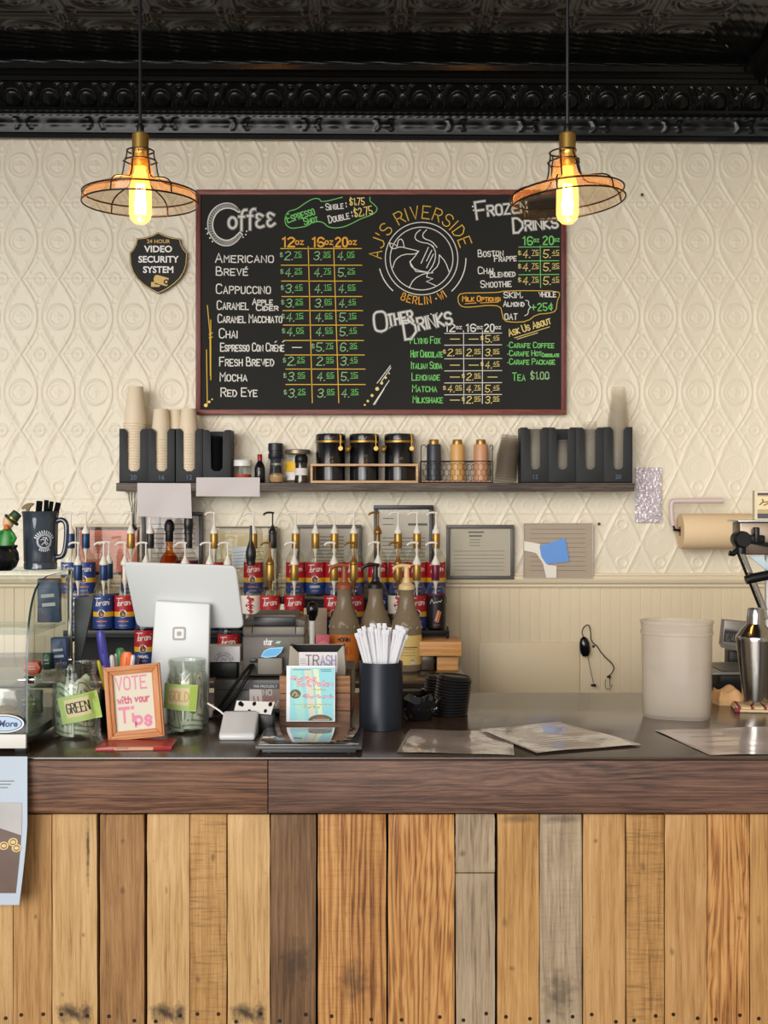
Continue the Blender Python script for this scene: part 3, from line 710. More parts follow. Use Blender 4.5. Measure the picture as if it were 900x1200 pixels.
mb.ribbons([chaikin([(616, 352), (620, 353), (619, 357), (622, 360), (619, 363), (619, 368), (615, 370)])], .9, fb, W_)
mb.ribbons(stext('+25¢', 622.5, 364.5, 8.5, 25, ang=2), 1.2, fb, G_)
mb.build('milk_options_note', CH, bd)
mb = MB()
mb.ribbons(stext('ASK US ABOUT', 597, 394, 8, 51, small=True, ang=17), 1.2, fb, LY_); mb.ribbons([[(603, 396), (644, 383)], [(606, 397.5), (630, 390)]], .8, fb, LY_)
mb.build('ask_us_heading', CH, bd)
mb = MB()
for t, x, x2, y, h in (('CARAFE COFFEE', 597, 649, 407.5, 6.5), ('CARAFE HOT', 597, 634, 417, 6.2), ('CHOCOLATE', 635, 655, 418, 4.2), ('CARAFE PACKAGE', 597, 650, 427, 6.6), ('TEA', 600.5, 615, 446, 9)):
    mb.ribbons(stext(t, x, y, h, x2-x, small=True, jit=.12), 1.0, fb, G_)
mb.ribbons(stext('$1.00', 622, 444.5, 8.5, 21), 1.0, fb, PG_); mb.ribbons([[(635, 444), (644, 443)]], .7, fb, PG_); mb.dots([(595, 405), (595, 415), (595, 425)], .7, fb, G_)
mb.build('ask_us_note', CH, bd)
# other drinks
mb = MB()
for w, c, f in ((3.6, GR_, fb), (1.5, W_, fb2)):
    mb.ribbons(stext('O', 439.5, 389, 23, 15, ang=6), w, f, c); mb.ribbons(stext('THER', 456, 382, 13, 29, ang=10), w, f, c)
    mb.ribbons(stext('D', 475, 398, 22, 14, ang=9), w, f, c); mb.ribbons(stext('RINKS', 491, 387, 14, 40, ang=11), w, f, c)
mb.dots([(447+2.5*k, 390-1.5*k) for k in range(7)]+[(499, 371), (502, 370), (505, 368), (508, 370), (512, 367)], .8, fb, W_)
for t, x2, y in (('FLYING FOX', 515.5, 402.5), ('HOT CHOCOLATE', 518.5, 418.5), ('ITALIAN SODA', 517.5, 432), ('LEMONADE', 515, 445.5), ('MATCHA', 511.5, 459), ('MILKSHAKE', 518.5, 472)):
    x = 480.8+(y-402)*.045; mb.ribbons(stext(t, x, y, 8, x2-x, small=True, jit=.12), 1.0, fb, G_)
mb.build('other_drink_names', CH, bd)
mb = MB()
for t, x in (('12', 522), ('16', 546.5), ('20', 568)): mb.ribbons(stext(t, x, 388.5, 8.5, 11), 1.4, fb, W_); mb.ribbons(stext('oz', x+12.5, 385.5, 4.5, 6.5), .9, fb, W_)
for y in (390.7, 404.5, 420.5, 434.7, 448.8, 462.7): mb.ribbons([[(521, y), (588, y-.4)]], .8, fb, W_)
mb.ribbons([[(543.2, 387.5), (543.6, 473)], [(565.4, 387.5), (565.2, 473)]], .8, fb, W_)
for y, r_ in ((401, ('-', '-', '$5.45')), (417, ('$2.95', '2.95', '3.95')), (431.5, ('-', '-', '$4.45')), (445.5, ('-', '$2.95', '-')), (459.5, ('$4.05', '4.75', '5.45')), (472.5, ('-', '$2.95', '3.95'))):
    for x, t in zip((524.5, 546.5, 568.5), r_): price(mb, x, y, t, 8, LY_, LY_, .9)
mb.build('other_price_table', CH, bd)

# ================================================================= SECURITY SIGN
DS = 4.976
sx0, sz0 = WX(185.8, DS), WZ(308, DS)
sg = thing('security_sign', (sx0, DS+0.004, sz0), 'black and gold shield sign reading video security system on the wall', 'sign')
S3 = lambda x, y, l=0.0: (WX(x, DS)-sx0, -0.004-l, WZ(y, DS)-sz0)
half = [(430, 549), (465, 566), (500, 577), (545, 582), (551, 612), (566, 640), (584, 660), (580, 720), (567, 760), (545, 795), (510, 828), (470, 855), (430, 874)]
pts = [(90+x/4.5, 150+y/4.5) for x, y in half]; pts = pts+[(185.6*2-x, y) for x, y in pts[::-1][1:-1]]
cxs, cys = 185.6, 308
mb = MB(); mb.prism([(S3(x, y)[0], S3(x, y)[2]) for x, y in pts], 0.0, -0.004); mb.build('plate', mat('sign_black', (34, 32, 28), 0.55, spec=.2), sg)
sc = lambda k: [(cxs+(x-cxs)*k, cys+(y-cys)*k) for x, y in pts]
mb = MB(); r1 = sc(.97); mb.ribbons([r1+[r1[0]]], 0.9, lambda x, y: S3(x, y, .0006), 0); mb.build('gold_border', mat('sign_gold', (205, 168, 70), 0.4), sg)
mb = MB(); ft = lambda x, y: S3(x, y, .0008)
for t, s, y, wt, sx in (('VIDEO', 10.6, 295.4, .55, 1.05), ('SECURITY', 10.6, 307.5, .55, 1.0), ('SYSTEM', 10.6, 319.6, .55, 1.0)):
    put_text(mb, t, s, cxs, 0, lambda x, yy, y=y: ft(x, y-yy), 0, weight=wt*.5, sx=sx)
put_text(mb, '24 HOUR', 6.2, cxs, 0, lambda x, yy: ft(x, 285-yy), 1, weight=.1, sx=1.05)
mb.build('sign_lettering', [mat('sign_white', (238, 236, 230), 0.5), MATS['sign_gold']], sg)
mb = MB()
q = lambda L: [(90+x/4.5, 150+y/4.5) for x, y in L]
mb.poly(q([(412, 778), (425, 775), (485, 792), (478, 832), (468, 834), (408, 815), (405, 795)]), ft, 0)
mb.poly(q([(392, 812), (410, 812), (412, 824), (440, 828), (436, 838), (405, 838), (392, 838)]), ft, 0)
mb.dots([(90+472/4.5, 150+812/4.5)], 3.2, lambda x, y: S3(x, y, .0012), 1)
mb.dots([(90+472/4.5, 150+812/4.5)], 1.6, lambda x, y: S3(x, y, .0016), 0)
mb.build('camera_emblem', [MATS['sign_gold'], MATS['sign_black']], sg)
mb = MB(); mb.dots([(186, 277), (186, 340)], 1.0, lambda x, y: S3(x, y, .001), 0); mb.build('screw', M_dink, sg)

# ================================================================= SHELF
DF = 4.85
SZ = WZ(565.8, DF)
XA, XB = WX(136, DF), WX(743.5, DF)
mb = MB(); mb.box(((XB-XA)/2, 0.072, -0.0165), (XB-XA, 0.144, 0.033), bev=0.002)
tag(mb.build('wall_shelf', wood('shelf_wood', ((40, 34, 31), (78, 68, 61), (122, 108, 96)), 8, 'x', rough=0.6, rings=12, bump=.5), None, (XA, DF, SZ)), 'long dark wood wall shelf holding cup dispensers and canisters', 'shelf')
def on_shelf(px, D): return (WX(px, D), D, SZ)

# cup dispensers
def bin_mesh(w, h, d, slot_w, slot_z):
    mb = MB(); t = 0.004
    sw = slot_w/2; r = 0.012
    left = [(-w/2, 0), (w/2, 0), (w/2, h), (sw+r*.8, h), (sw, h-r), (sw, slot_z+r), (sw-r, slot_z), (-sw+r, slot_z), (-sw, slot_z+r), (-sw, h-r), (-sw-r*.8, h), (-w/2, h)]
    mb.prism(left, 0, t, bev=0.0008)
    mb.box((-w/2+t/2, d/2+t/2, h/2), (t, d, h)); mb.box((w/2-t/2, d/2+t/2, h/2), (t, d, h)); mb.box((0, d, h/2), (w, t, h)); mb.box((0, d/2, t/2), (w, d, t))
    return mb
def cup_mesh(rb, rt, h, t=0.0008):
    # upside down: narrow foot on top, rolled rim below
    return MB().lathe([(rt-0.0015, 0.004), (rt-0.0005, 0.0), (rt+0.0012, 0.0008), (rt+0.0016, 0.0026), (rt+0.0006, 0.0042), (rt-0.0006, 0.005), (rb+0.0006, h-0.001), (rb, h), (rb-0.0014, h), (rb-0.002, h-0.007), (0, h-0.0075)], 26)
M_cup = mat('cream_cup_paper', (226, 209, 180), 0.55)
M_pet = milky('clear_cup_plastic', (232, 226, 214), .075, .12)
M_num = mat('blue_grey_number', (88, 104, 124), 0.6)
def stack(name, kind, px, D, n, pitch, dims, mtl, names, group, base=0.006, tilt=0.0):
    x, y, z = on_shelf(px, D)
    for k in range(n):
        key = (kind, dims)
        if key not in CACHE: CACHE[key] = cup_mesh(*dims).mesh(name, [mtl])
        o = bpy.data.objects.new(name, CACHE[key]); COL.objects.link(o)
        o.location = (x+tilt*k*pitch, y, z+base+k*pitch); o.rotation_euler = (0, math.atan(tilt), 0)
        tag(o, names[1] if k == n-1 else names[0], 'cup', group)
DI = 4.862
dl = thing('cup_dispenser', (WX(140, DI), DI, SZ), 'charcoal cup dispenser with paper cups and black lids at the left end of the shelf', 'cup dispenser')
bl = [(156.5, 33.5, 63.5, 15.2, '20'), (189, 31.5, 63.5, 14, '16'), (221.5, 31, 63.5, 14, '12'), (254, 33, 62, 14, None)]
s_ = F/DI
for px, w, h, sw, num in bl:
    pb = bin_mesh(w/s_, h/s_, 0.105, sw/s_, 13.5/s_).build('bin', M_bin, dl, (WX(px, DI)-WX(140, DI), 0, 0))
    if num:
        nb = MB(); put_text(nb, num, 0.026, 0, 0.013, lambda x, z: (x, -0.0008, z), 0); nb.build('size_number', M_num, pb)
stack('paper_cup', 'cup20', 157, 4.915, 22, 0.0108, (0.0295, 0.0445, 0.150), M_cup, ('large cream paper cup nested upside down in the leftmost bin', 'topmost large cream paper cup of the tallest stack, left end of shelf'), 'large paper cups in the left dispenser', tilt=0.02)
stack('paper_cup', 'cup16', 189, 4.915, 16, 0.0108, (0.0285, 0.0415, 0.125), M_cup, ('medium cream paper cup nested upside down in second bin from left', 'topmost medium cream paper cup in second bin from the left'), 'medium paper cups in the left dispenser')
stack('paper_cup', 'cup12', 221, 4.905, 18, 0.0108, (0.0285, 0.040, 0.105), M_cup, ('small cream paper cup nested upside down in third bin from left', 'topmost small cream paper cup in third bin, below the chalkboard corner'), 'small paper cups in the left dispenser')
stack('paper_cup', 'cup12b', 206, 4.955, 18, 0.0108, (0.0285, 0.036, 0.105), M_cup, ('cream paper cup nested in a stack behind the second and third bins', 'topmost cream paper cup of the stack behind second and third bins'), 'paper cups stacked behind the bins')
def lid_mesh(r):
    return MB().lathe([(r-0.003, 0.0), (r, 0.0), (r+0.0012, 0.002), (r, 0.0045), (r-0.002, 0.006), (r-0.004, 0.0105), (r-0.006, 0.0115), (r-0.008, 0.009), (0, 0.009)], 30)
for k in range(20):
    o = cpart('lid_shelf', 'coffee_cover', lambda: lid_mesh(0.0405), M_black, None, (WX(253.5, 4.915), 4.915, SZ+0.006+k*0.0088))
    tag(o, 'black plastic cup lid stacked inside the fourth bin of the left dispenser' if k < 19 else 'top black plastic lid of the stack in the fourth bin', 'cup lid', 'black lids in the shelf dispenser')

dr = thing('cup_dispenser', (WX(611, DI), DI, SZ), 'charcoal cup dispenser with clear plastic cups at the right end of the shelf', 'cup dispenser')
for px, w, h, sw, num in ((627, 33, 65, 12.5, '12'), (659, 31.5, 65, 12.5, None), (691.5, 33, 65, 12.5, None), (724.5, 33.5, 65.5, 12.5, '20')):
    pb = bin_mesh(w/s_, h/s_, 0.105, sw/s_, 15.5/s_).build('bin', M_bin, dr, (WX(px, DI)-WX(611, DI), 0, 0))
    if num: nb = MB(); put_text(nb, num, 0.024, 0, 0.016, lambda x, z: (x, -0.0008, z), 0); nb.build('size_number', M_num, pb)
CG = 'clear plastic cups in the right dispenser'
stack('plastic_cup', 'pet1', 627, 4.915, 13, 0.010, (0.026, 0.040, 0.095), M_pet, ('clear plastic cup nested in the first bin of the right dispenser', 'topmost clear cup in the first bin, right of the loose stack'), CG)
stack('plastic_cup', 'pet2', 659, 4.915, 10, 0.010, (0.024, 0.040, 0.075), M_pet, ('clear plastic cup nested in the second bin of the right dispenser', 'topmost clear cup in the lowest stack of the right dispenser'), CG)
stack('plastic_cup', 'pet3', 691.5, 4.915, 14, 0.010, (0.025, 0.0415, 0.108), M_pet, ('clear plastic cup nested in the third bin of the right dispenser', 'topmost clear cup in the third bin of the right dispenser'), CG)
stack('plastic_cup', 'pet4', 723, 4.915, 24, 0.0105, (0.025, 0.043, 0.135), M_pet, ('tall clear plastic cup nested in the rightmost bin of the shelf', 'topmost clear plastic cup of the tall stack at the shelf right end'), CG, tilt=0.02)
stack('plastic_cup', 'pet5', 592, 4.92, 11, 0.0105, (0.032, 0.044, 0.085), milky('smoky_cup_plastic', (176, 164, 148), .13, .12), ('clear plastic cup in the loose leaning stack beside the wire basket', 'topmost clear plastic cup of the loose leaning stack on the shelf'), 'loose stack of clear cups on the shelf', base=0.002, tilt=0.10)

# spice jars and bottles between dispenser and canisters
def jar_at(px, D): return on_shelf(px, D)
t = thing('spice_shaker', on_shelf(284.5, 4.90), 'small glass shaker of red sprinkles with a white lid on the shelf', 'shaker')
MB().lathe([(0, 0), (.034, 0), (.036, .004), (.036, .065), (.033, .068)], 24).build('glass_jar', M_clear, t)
MB().lathe([(0, .002), (.033, .003), (.033, .034), (0, .036)], 20).build('sprinkles', mat('red_sprinkles', (176, 62, 40), .6, noise=.5, nscale=160), t)
MB().lathe([(.0345, .066), (.037, .067), (.037, .088), (.035, .091), (0, .091)], 24).build('lid', M_white, t)
t = thing('sauce_bottle', on_shelf(304.5, 4.90), 'slim dark bottle with a red cap on the shelf', 'bottle')
MB().lathe([(0, 0), (.0195, 0), (.021, .003), (.021, .058), (.016, .074), (.0085, .086), (.0085, .094), (0, .094)], 22).build('body', mat('dark_glass', (22, 20, 22), .12), t)
MB().lathe([(.0095, .088), (.0095, .112), (.008, .114), (0, .114)], 18).build('cap', mat('red_cap', (150, 34, 40), .4), t)
t = thing('pepper_grinder', on_shelf(323, 4.955), 'black capped grinder behind the round glass jar on the shelf', 'grinder')
MB().lathe([(0, 0), (.026, 0), (.027, .01), (.022, .09), (.026, .10)], 22).build('body', mat('grinder_glass', (60, 60, 66), .15), t)
MB().lathe([(.0285, .098), (.030, .10), (.030, .118), (.0275, .120), (.0275, .128), (.030, .130), (.030, .158), (.028, .160), (0, .160)], 22).build('cap', mat('navy_black_cap', (32, 32, 42), .4), t)
t = thing('glass_jar', on_shelf(324.5, 4.895), 'small round glass jar of nuts in front of the black grinder', 'jar')
MB().lathe([(0, 0), (.026, 0), (.032, .012), (.033, .03), (.029, .05), (.021, .062), (.019, .068), (.021, .074)], 24).build('glass', M_clear, t)
MB().lathe([(0, .003), (.026, .004), (.030, .014), (.030, .03), (.02, .038), (0, .04)], 20).build('nuts', mat('tan_nuts', (176, 140, 96), .7, noise=.4, nscale=90), t)
MB().lathe([(.020, .070), (.0225, .071), (.0225, .078), (0, .082)], 20).build('lid', mat('glass_lid', (120, 120, 112), .2), t)
t = thing('storage_jar', on_shelf(349, 4.95), 'wide clear jar with pewter lid and yellow label beside the canisters', 'jar')
MB().lathe([(0, 0), (.047, 0), (.050, .004), (.050, .112), (.046, .12)], 26).build('glass', M_clear, t)
MB().lathe([(.047, .117), (.0515, .118), (.0515, .131), (.049, .134), (0, .134)], 26).build('lid', mat('pewter_lid', (128, 118, 100), .35, .6), t)
mb = MB()
for k, (za, zb, m) in enumerate(((.045, .085, 0), (.012, .044, 1))):
    mb.grid([[(.0506*math.sin(R(a)), -.0506*math.cos(R(a)), z) for a in range(-70, 11, 8)] for z in (za, zb)], m)
mb.build('label', [mat('label_yellow', (226, 178, 36), .5), M_paper], t)
t = thing('salt_shaker', on_shelf(353, 4.882), 'steel and black shaker standing in front of the wide clear jar', 'shaker')
MB().lathe([(0, 0), (.026, 0), (.027, .01), (.024, .03), (.023, .07), (.025, .082)], 24).build('body', mat('dark_steel', (90, 84, 80), .15, .9), t)
MB().lathe([(.0255, .030), (.0255, .058)], 24).build('label', M_paper, t)
MB().lathe([(.024, .080), (.026, .083), (.026, .10), (.02, .112), (0, .116)], 24).build('cap', M_black, t)

# canisters in the wooden crate
M_can = mat('gloss_black_enamel', (20, 20, 22), .18, spec=.6)
for k, (px, txt, fl) in enumerate(((387.5, 'Sugar', .6), (427, 'Sweet', -1), (468, 'Potato', .7))):
    t = thing('canister', (WX(px, 4.93), 4.93, SZ+0.008), ('glossy black canister with brass clamp, leftmost in the wooden crate', 'glossy black canister with brass clamp, middle one in the wooden crate', 'glossy black canister with brass clamp, rightmost in the wooden crate')[k], 'canister', 'canisters in the wooden crate')
    cpart('canbody', 'body', lambda: MB().lathe([(0, 0), (.056, 0), (.0585, .003), (.0585, .150), (.056, .154), (0, .154)], 36), M_can, t)
    cpart('canring', 'brass_ring', lambda: MB().lathe([(.057, .151), (.060, .152), (.0605, .156), (.060, .160), (.057, .161)], 36), M_gold, t)
    cpart('canlid', 'lid', lambda: MB().lathe([(.057, .161), (.0600, .162), (.0600, .181), (.058, .186), (.045, .189), (0, .190)], 36), M_can, t)
    a = R(-90+(38 if fl == .6 else (46 if fl == .7 else 44)))
    lx, ly = math.cos(a), math.sin(a)
    mb = MB(); mb.tube([(.0605*lx, .0605*ly, .186), (.066*lx, .066*ly, .17), (.065*lx, .065*ly, .15), (.068*lx, .068*ly, .13)], .0028, 6)
    mb.tube([(.062*lx-.006*ly, .062*ly+.006*lx, .18), (.064*lx-.006*ly, .064*ly+.006*lx, .15)], .002, 6)
    mb.lathe([(0, -.003), (.009, -.003), (.010, 0), (.009, .003), (0, .003)], 14, M=Matrix.Translation((.067*lx, .067*ly, .128)) @ Matrix.Rotation(PI/2, 4, 'X'))
    mb.build('clamp', M_gold, t)
    if k:
        MB().lathe([(0, 0), (.014, .003), (.0165, .008), (.014, .016), (.006, .022), (0, .023)], 16, M=Matrix.Translation((-.052, -.058, .122)) @ Matrix.Rotation(R(-70), 4, 'Y')).build('scoop', MATS['gold_foil'], t)
    mb = MB(.003); mb.ribbons(stext(txt, -.016, .088+.006*(k == 1)-.004*(k == 2), .011, .030, slant=.15, down=False), .0008, lambda x, z: (.0590*math.sin(x/.0590), -.0590*math.cos(x/.0590), z)); mb.build('script', mat('faint_script', (96, 98, 92), .5), t)
cr = thing('wooden_crate', (WX(427, 4.87), 4.865, SZ), 'open light wood crate holding the three black canisters', 'crate')
M_lw = wood('light_pine', ((176, 130, 88), (206, 164, 120), (226, 190, 150)), 14, 'x', rough=.55)
s8 = F/4.865; w8 = 126/s8
for zc, yc in ((.0045, 0.0), (.0705, 0.0), (.0045, .124), (.0705, .124)): mb = MB(); mb.box((0, yc, zc), (w8, .010, .009), bev=.001); mb.build('rail', M_lw, cr)
for sx in (-1, 1):
    for yc in (0.0, .124): mb = MB(); mb.box((sx*(w8/2-.004), yc, .0375), (.009, .0099, .0568), bev=.001); mb.build('post', M_lw, cr)
    mb = MB(); mb.box((sx*(w8/2-.004), .062, .0375), (.007, .113, .074), bev=.001); mb.build('end_panel', M_lw, cr)
mb = MB(); mb.box((0, .062, .0035), (w8-.018, .112, .006)); mb.build('base_board', M_lw, cr)

# wire basket and flasks
bk = thing('wire_basket', (WX(535.5, 4.865), 4.865, SZ), 'black hexagonal wire basket with curled handles on the shelf', 'basket')
s9 = F/4.865; w9 = 84/s9; d9 = .10; h9 = .086
mb = MB(); mb.box((0, d9/2, .005), (w9-.004, d9-.004, .006)); mb.build('wooden_base', mat('pale_board', (196, 150, 118), .6), bk)
mb = MB()
for z in (.003, h9): mb.tube([(-w9/2, 0, z), (w9/2, 0, z), (w9/2, d9, z), (-w9/2, d9, z)], .0017, 6, closed=True)
for x in (-w9/2, w9/2):
    for y in (0, d9): mb.tube([(x, y, .003), (x, y, h9)], .0017, 6)
for sx in (-1, 1):
    mb.tube(chaikin([(sx*w9/2, .02, h9), (sx*w9/2, .02, h9+.05), (sx*(w9/2-.002), .03, h9+.062), (sx*(w9/2-.016), .03, h9+.066), (sx*(w9/2-.022), .03, h9+.054)] if sx < 0 else [(w9/2, .02, h9), (w9/2, .02, h9+.045), (w9/2+.004, .03, h9+.06), (w9/2-.004, .03, h9+.066), (w9/2-.010, .03, h9+.055)], 2), .0018, 6)
mb.build('frame', M_wire, bk)
p = .0205
for side_y in (0, d9):
    mb = MB()
    for r_ in range(4):
        for c in range(14):
            x = -w9/2+(c+(.5 if r_ % 2 else 0))*p; z = .006+r_*.0215
            if x > w9/2-.004: continue
            P = [(x, side_y, z+.0065), (x+p/2, side_y, z), (x+p, side_y, z+.0065)]
            P = [(min(max(q[0], -w9/2), w9/2), q[1], q[2]) for q in P]
            mb.tube(P, .0007, 4)
            if z+.0215 < h9: mb.tube([P[0], (P[0][0], side_y, z+.015+.0065)], .0007, 4)
    mb.build('wire_mesh', M_wire, bk)
for px, c, cap, lab in ((508.5, (50, 54, 64), 0, 'dark navy flask with a gold cap in the wire basket'), (536, (208, 162, 98), 1, 'sandy yellow flask with a gold cap in the wire basket'), (563.5, (198, 146, 108), 2, 'pinkish tan flask with a gold cap in the wire basket')):
    t = thing('flask', (WX(px, 4.915), 4.915, SZ+.0085), lab, 'flask', 'flasks in the wire basket')
    cpart('flaskb%d' % cap, 'body', lambda: MB().lathe([(0, 0), (.026, 0), (.0285, .003), (.0285, .140), (.0265, .145), (.0, .145)], 28), mat('flask_%d' % cap, c, .4), t)
    cpart('flaskc', 'cap', lambda: MB().lathe([(.021, .145), (.021, .150), (.0195, .151), (.0195, .162), (.018, .164), (0, .164)], 24), M_gold, t)

# papers taped to the shelf front, loose wires below
def hanging(name, pts, D, label, cat, mtl, lines=()):
    """thin sheet hung at distance D: four px corners, tl tr br bl"""
    o = Vector((WX(pts[0][0], D), D, WZ(pts[0][1], D)))
    n, m_ = 10, 8; G = []
    for j in range(m_+1):
        row = []
        for i in range(n+1):
            u, v = i/n, j/m_
            x = (pts[0][0]*(1-u)+pts[1][0]*u)*(1-v)+(pts[3][0]*(1-u)+pts[2][0]*u)*v
            y = (pts[0][1]*(1-u)+pts[1][1]*u)*(1-v)+(pts[3][1]*(1-u)+pts[2][1]*u)*v
            dd = D-.004*math.sin(u*7+v*2)*v
            row.append(Vector((WX(x, D), dd, WZ(y, D)))-o)
        G.append(row)
    def at(u, v):
        x = (pts[0][0]*(1-u)+pts[1][0]*u)*(1-v)+(pts[3][0]*(1-u)+pts[2][0]*u)*v
        y = (pts[0][1]*(1-u)+pts[1][1]*u)*(1-v)+(pts[3][1]*(1-u)+pts[2][1]*u)*v
        return Vector((WX(x, D), D-.004*math.sin(u*7+v*2)*v-.0012, WZ(y, D)))-o
    mb = MB().grid(G, 0)
    for (u0, u1, v) in lines: mb.ribbons([[(u0, v), ((u0+u1)/2, v), (u1, v)]], .018, at, 1)
    return tag(mb.build(name, [mtl, M_ink], None, o), label, cat)
M_note = mat('pinkish_paper', (198, 190, 189), .55, noise=.03, nscale=14)
hanging('paper_note', [(161, 566), (223.5, 566.5), (225, 607.5), (160.5, 605)], DF-.003, 'plain white sheet hanging from the shelf below the paper cups', 'paper', M_note)
hanging('paper_note', [(230, 559.5), (304.5, 559.5), (304.5, 582), (230, 581.5)], DF-.003, 'wide white strip of paper taped across the front edge of the shelf', 'paper', M_note)
mb = MB()
for k, (xa, xb) in enumerate(((151, 156), (154.5, 157), (158, 158), (161.5, 159.5))):
    mb.tube(chaikin([(WX(xa, 4.93), 4.93, SZ-.034), (WX(xa+.5, 4.95), 4.94, WZ(585, 4.94)), (WX(xb, 4.96), 4.95, WZ(598, 4.95)), (WX(xb, 4.97), 4.96, WZ(622, 4.96))], 2), .0016, 5)
tag(mb.build('hanging_wires', M_wire), 'thin dark wires hanging from the left end of the shelf', 'wire')
# ================================================================= PAPERS AND FRAMES ON THE WALL
def framed(pa, pb, fwid, mframe, mpaper, label, lines=(), D=4.964, mat_m=None, inset=0, glassy=True, name='framed_document', depth=.016):
    """picture frame between px corners pa (top left) and pb (bottom right)"""
    cx, cz = (WX(pa[0], D)+WX(pb[0], D))/2, WZ(pb[1], D)
    w = WX(pb[0], D)-WX(pa[0], D); h = WZ(pa[1], D)-WZ(pb[1], D); f = fwid/F*D
    t = thing(name, (cx, D, cz), label, 'framed document')
    for (x, z, a, b) in ((0, f/2, w, f), (0, h-f/2, w, f), (-w/2+f/2, h/2, f, h-2*f), (w/2-f/2, h/2, f, h-2*f)):
        mb = MB(); mb.box((x, depth/2-.004, z), (a, depth, b), bev=.0015); mb.build('frame_rail', mframe, t)
    mb = MB(); mb.box((0, depth*.55, h/2), (w-2*f, .002, h-2*f))
    pw, ph = w-2*f-2*inset, h-2*f-2*inset
    if inset: mb.box((0, depth*.55-.0015, h/2), (pw, .001, ph), 2)
    at = lambda u, v: (-pw/2+u*pw, depth*.55-.0028, h/2+ph/2-v*ph)
    for (u0, u1, v, wd) in lines: mb.ribbons([[(u0, v), (u1, v)]], wd, at, 1)
    mb.build('document', [mat_m or mpaper, M_ink, mpaper], t)
    if glassy: mb = MB(); mb.box((0, depth*.55-.006, h/2), (w-2*f, .0012, h-2*f)); mb.build('glazing', glass('picture_glass', (248, 248, 245), .12, .04, .02), t)
    return t
M_fgrey = mat('grey_frame', (88, 84, 80), .45); M_fblack = mat('black_frame', (34, 34, 36), .4); M_fcream = mat('cream_frame', (206, 192, 164), .45)
TX = [(.08, .92, .12+.07*k, .012) for k in range(11)]
framed((86, 614.5), (167, 677), 3.2, M_fcream, mat('salmon_paper', (222, 132, 108), .6), 'salmon pink document in a thin cream frame on the wall behind the blue labelled bottles', [(.2, .8, .16+.075*k, .008) for k in range(10)], inset=.012, mat_m=mat('dark_mount', (70, 52, 48), .7))
framed((166, 600), (237.5, 690), 4.4, M_fblack, mat('lilac_white_paper', (218, 208, 210), .6), 'white document in a black frame behind the amber bottle', TX)
framed((250, 617), (325, 690), 1.6, mat('bronze_frame', (110, 96, 76), .4), mat('cream_certificate', (226, 208, 168), .6), 'cream certificate in a narrow bronze frame behind the white tablet stand', [(.15, .85, .3+.08*k, .01) for k in range(6)], inset=.02, mat_m=mat('pale_mount', (222, 212, 196), .7))
framed((346, 615), (424, 690), 4, M_fgrey, mat('grey_white_paper', (212, 204, 196), .6), 'white document in a grey frame behind the middle of the syrup bottle row', [(.25, .75, .15+.06*k, .014) for k in range(12)])
framed((438, 592), (508, 690), 5, M_fblack, mat('certificate_white', (220, 214, 206), .6), 'certificate in a tall black frame behind the gold sleeved bottles', [(.6, .95, .2, .03), (.1, .3, .12, .01), (.1, .3, .2, .01)]+[(.08, .92, .38+.05*k, .008) for k in range(9)])
framed((523, 615), (602.5, 679), 4.2, M_fgrey, mat('menu_white', (206, 198, 186), .6), 'grey framed licence under glass, right of the bottles and above the chair rail', [(.32, .55, .08, .03), (.33, .52, .16, .03)]+[(.33, .5, .24+.06*k, .01) for k in range(3)]+[(.06, .9, .48+.08*k, .007) for k in range(6)])
t = framed((613, 613), (695, 678), .8, mat('clear_edge', (206, 196, 190), .2), mat('faded_print', (196, 178, 164), .5), 'glossy laminated sheet with thin printed lines, rightmost paper on the wall', [(.1, .9, .1+.085*k, .007) for k in range(10)], name='laminated_sheet', depth=.008)
mb = MB(); mb.prism([(WX(x, 4.955)-WX(654, 4.955), WZ(y, 4.955)-WZ(678, 4.955)) for x, y in ((632, 640), (662, 630), (667, 658), (640, 661), (634, 652))], 0, .0004); mb.build('blue_reflection', mat('reflection_blue', (96, 150, 222), .35), t, (0, -.0045, 0))  # blue reflection on the glossy sheet, painted as a flat coloured patch
mb = MB(); mb.prism([(WX(x, 4.955)-WX(654, 4.955), WZ(y, 4.955)-WZ(678, 4.955)) for x, y in ((614, 634), (632, 637), (642, 662), (652, 663), (652, 677), (640, 677), (636, 660), (628, 648), (614, 645))], 0, .0003); mb.build('pale_reflection', mat('reflection_pale', (232, 226, 214), .35), t, (0, -.0042, 0))  # pale reflection beside it, likewise a painted patch
t = hanging('sample_paper', [(271, 641.5), (292, 640), (293, 665), (272, 666)], 4.955, 'small pale blue paper stuck behind the right edge of the tablet', 'paper', mat('pale_blue_paper', (196, 206, 210), .6), [(.1, .9, .25+.15*k) for k in range(5)])
# crinkled foil strip
DFo = 4.985
mb = MB(); G = []
for j in range(40):
    row = []
    for i in range(20):
        u, v = i/19, j/39
        row.append((WX(744+31*u, DFo)-WX(759, DFo), -random.uniform(0, .003)-.002, WZ(548+64*v, DFo)-WZ(612, DFo)))
    G.append(row)
mb.grid(G, 0)
for _ in range(110):
    u, v = random.random(), random.random()
    mb.dots([(WX(744+31*u, DFo)-WX(759, DFo), WZ(548+64*v, DFo)-WZ(612, DFo))], random.uniform(.001, .0035), lambda x, z: (x, -.0095, z), 1, 7)
tag(mb.build('plastic_strip', [mat('crinkled_film', (190, 180, 186), .3, .15, noise=.25, nscale=60), mat('white_fleck', (236, 232, 232), .5)], None, (WX(759, DFo), DFo, WZ(612, DFo)), ang=1), 'crinkled silvery plastic strip stuck on the wall past the shelf end', 'plastic strip')
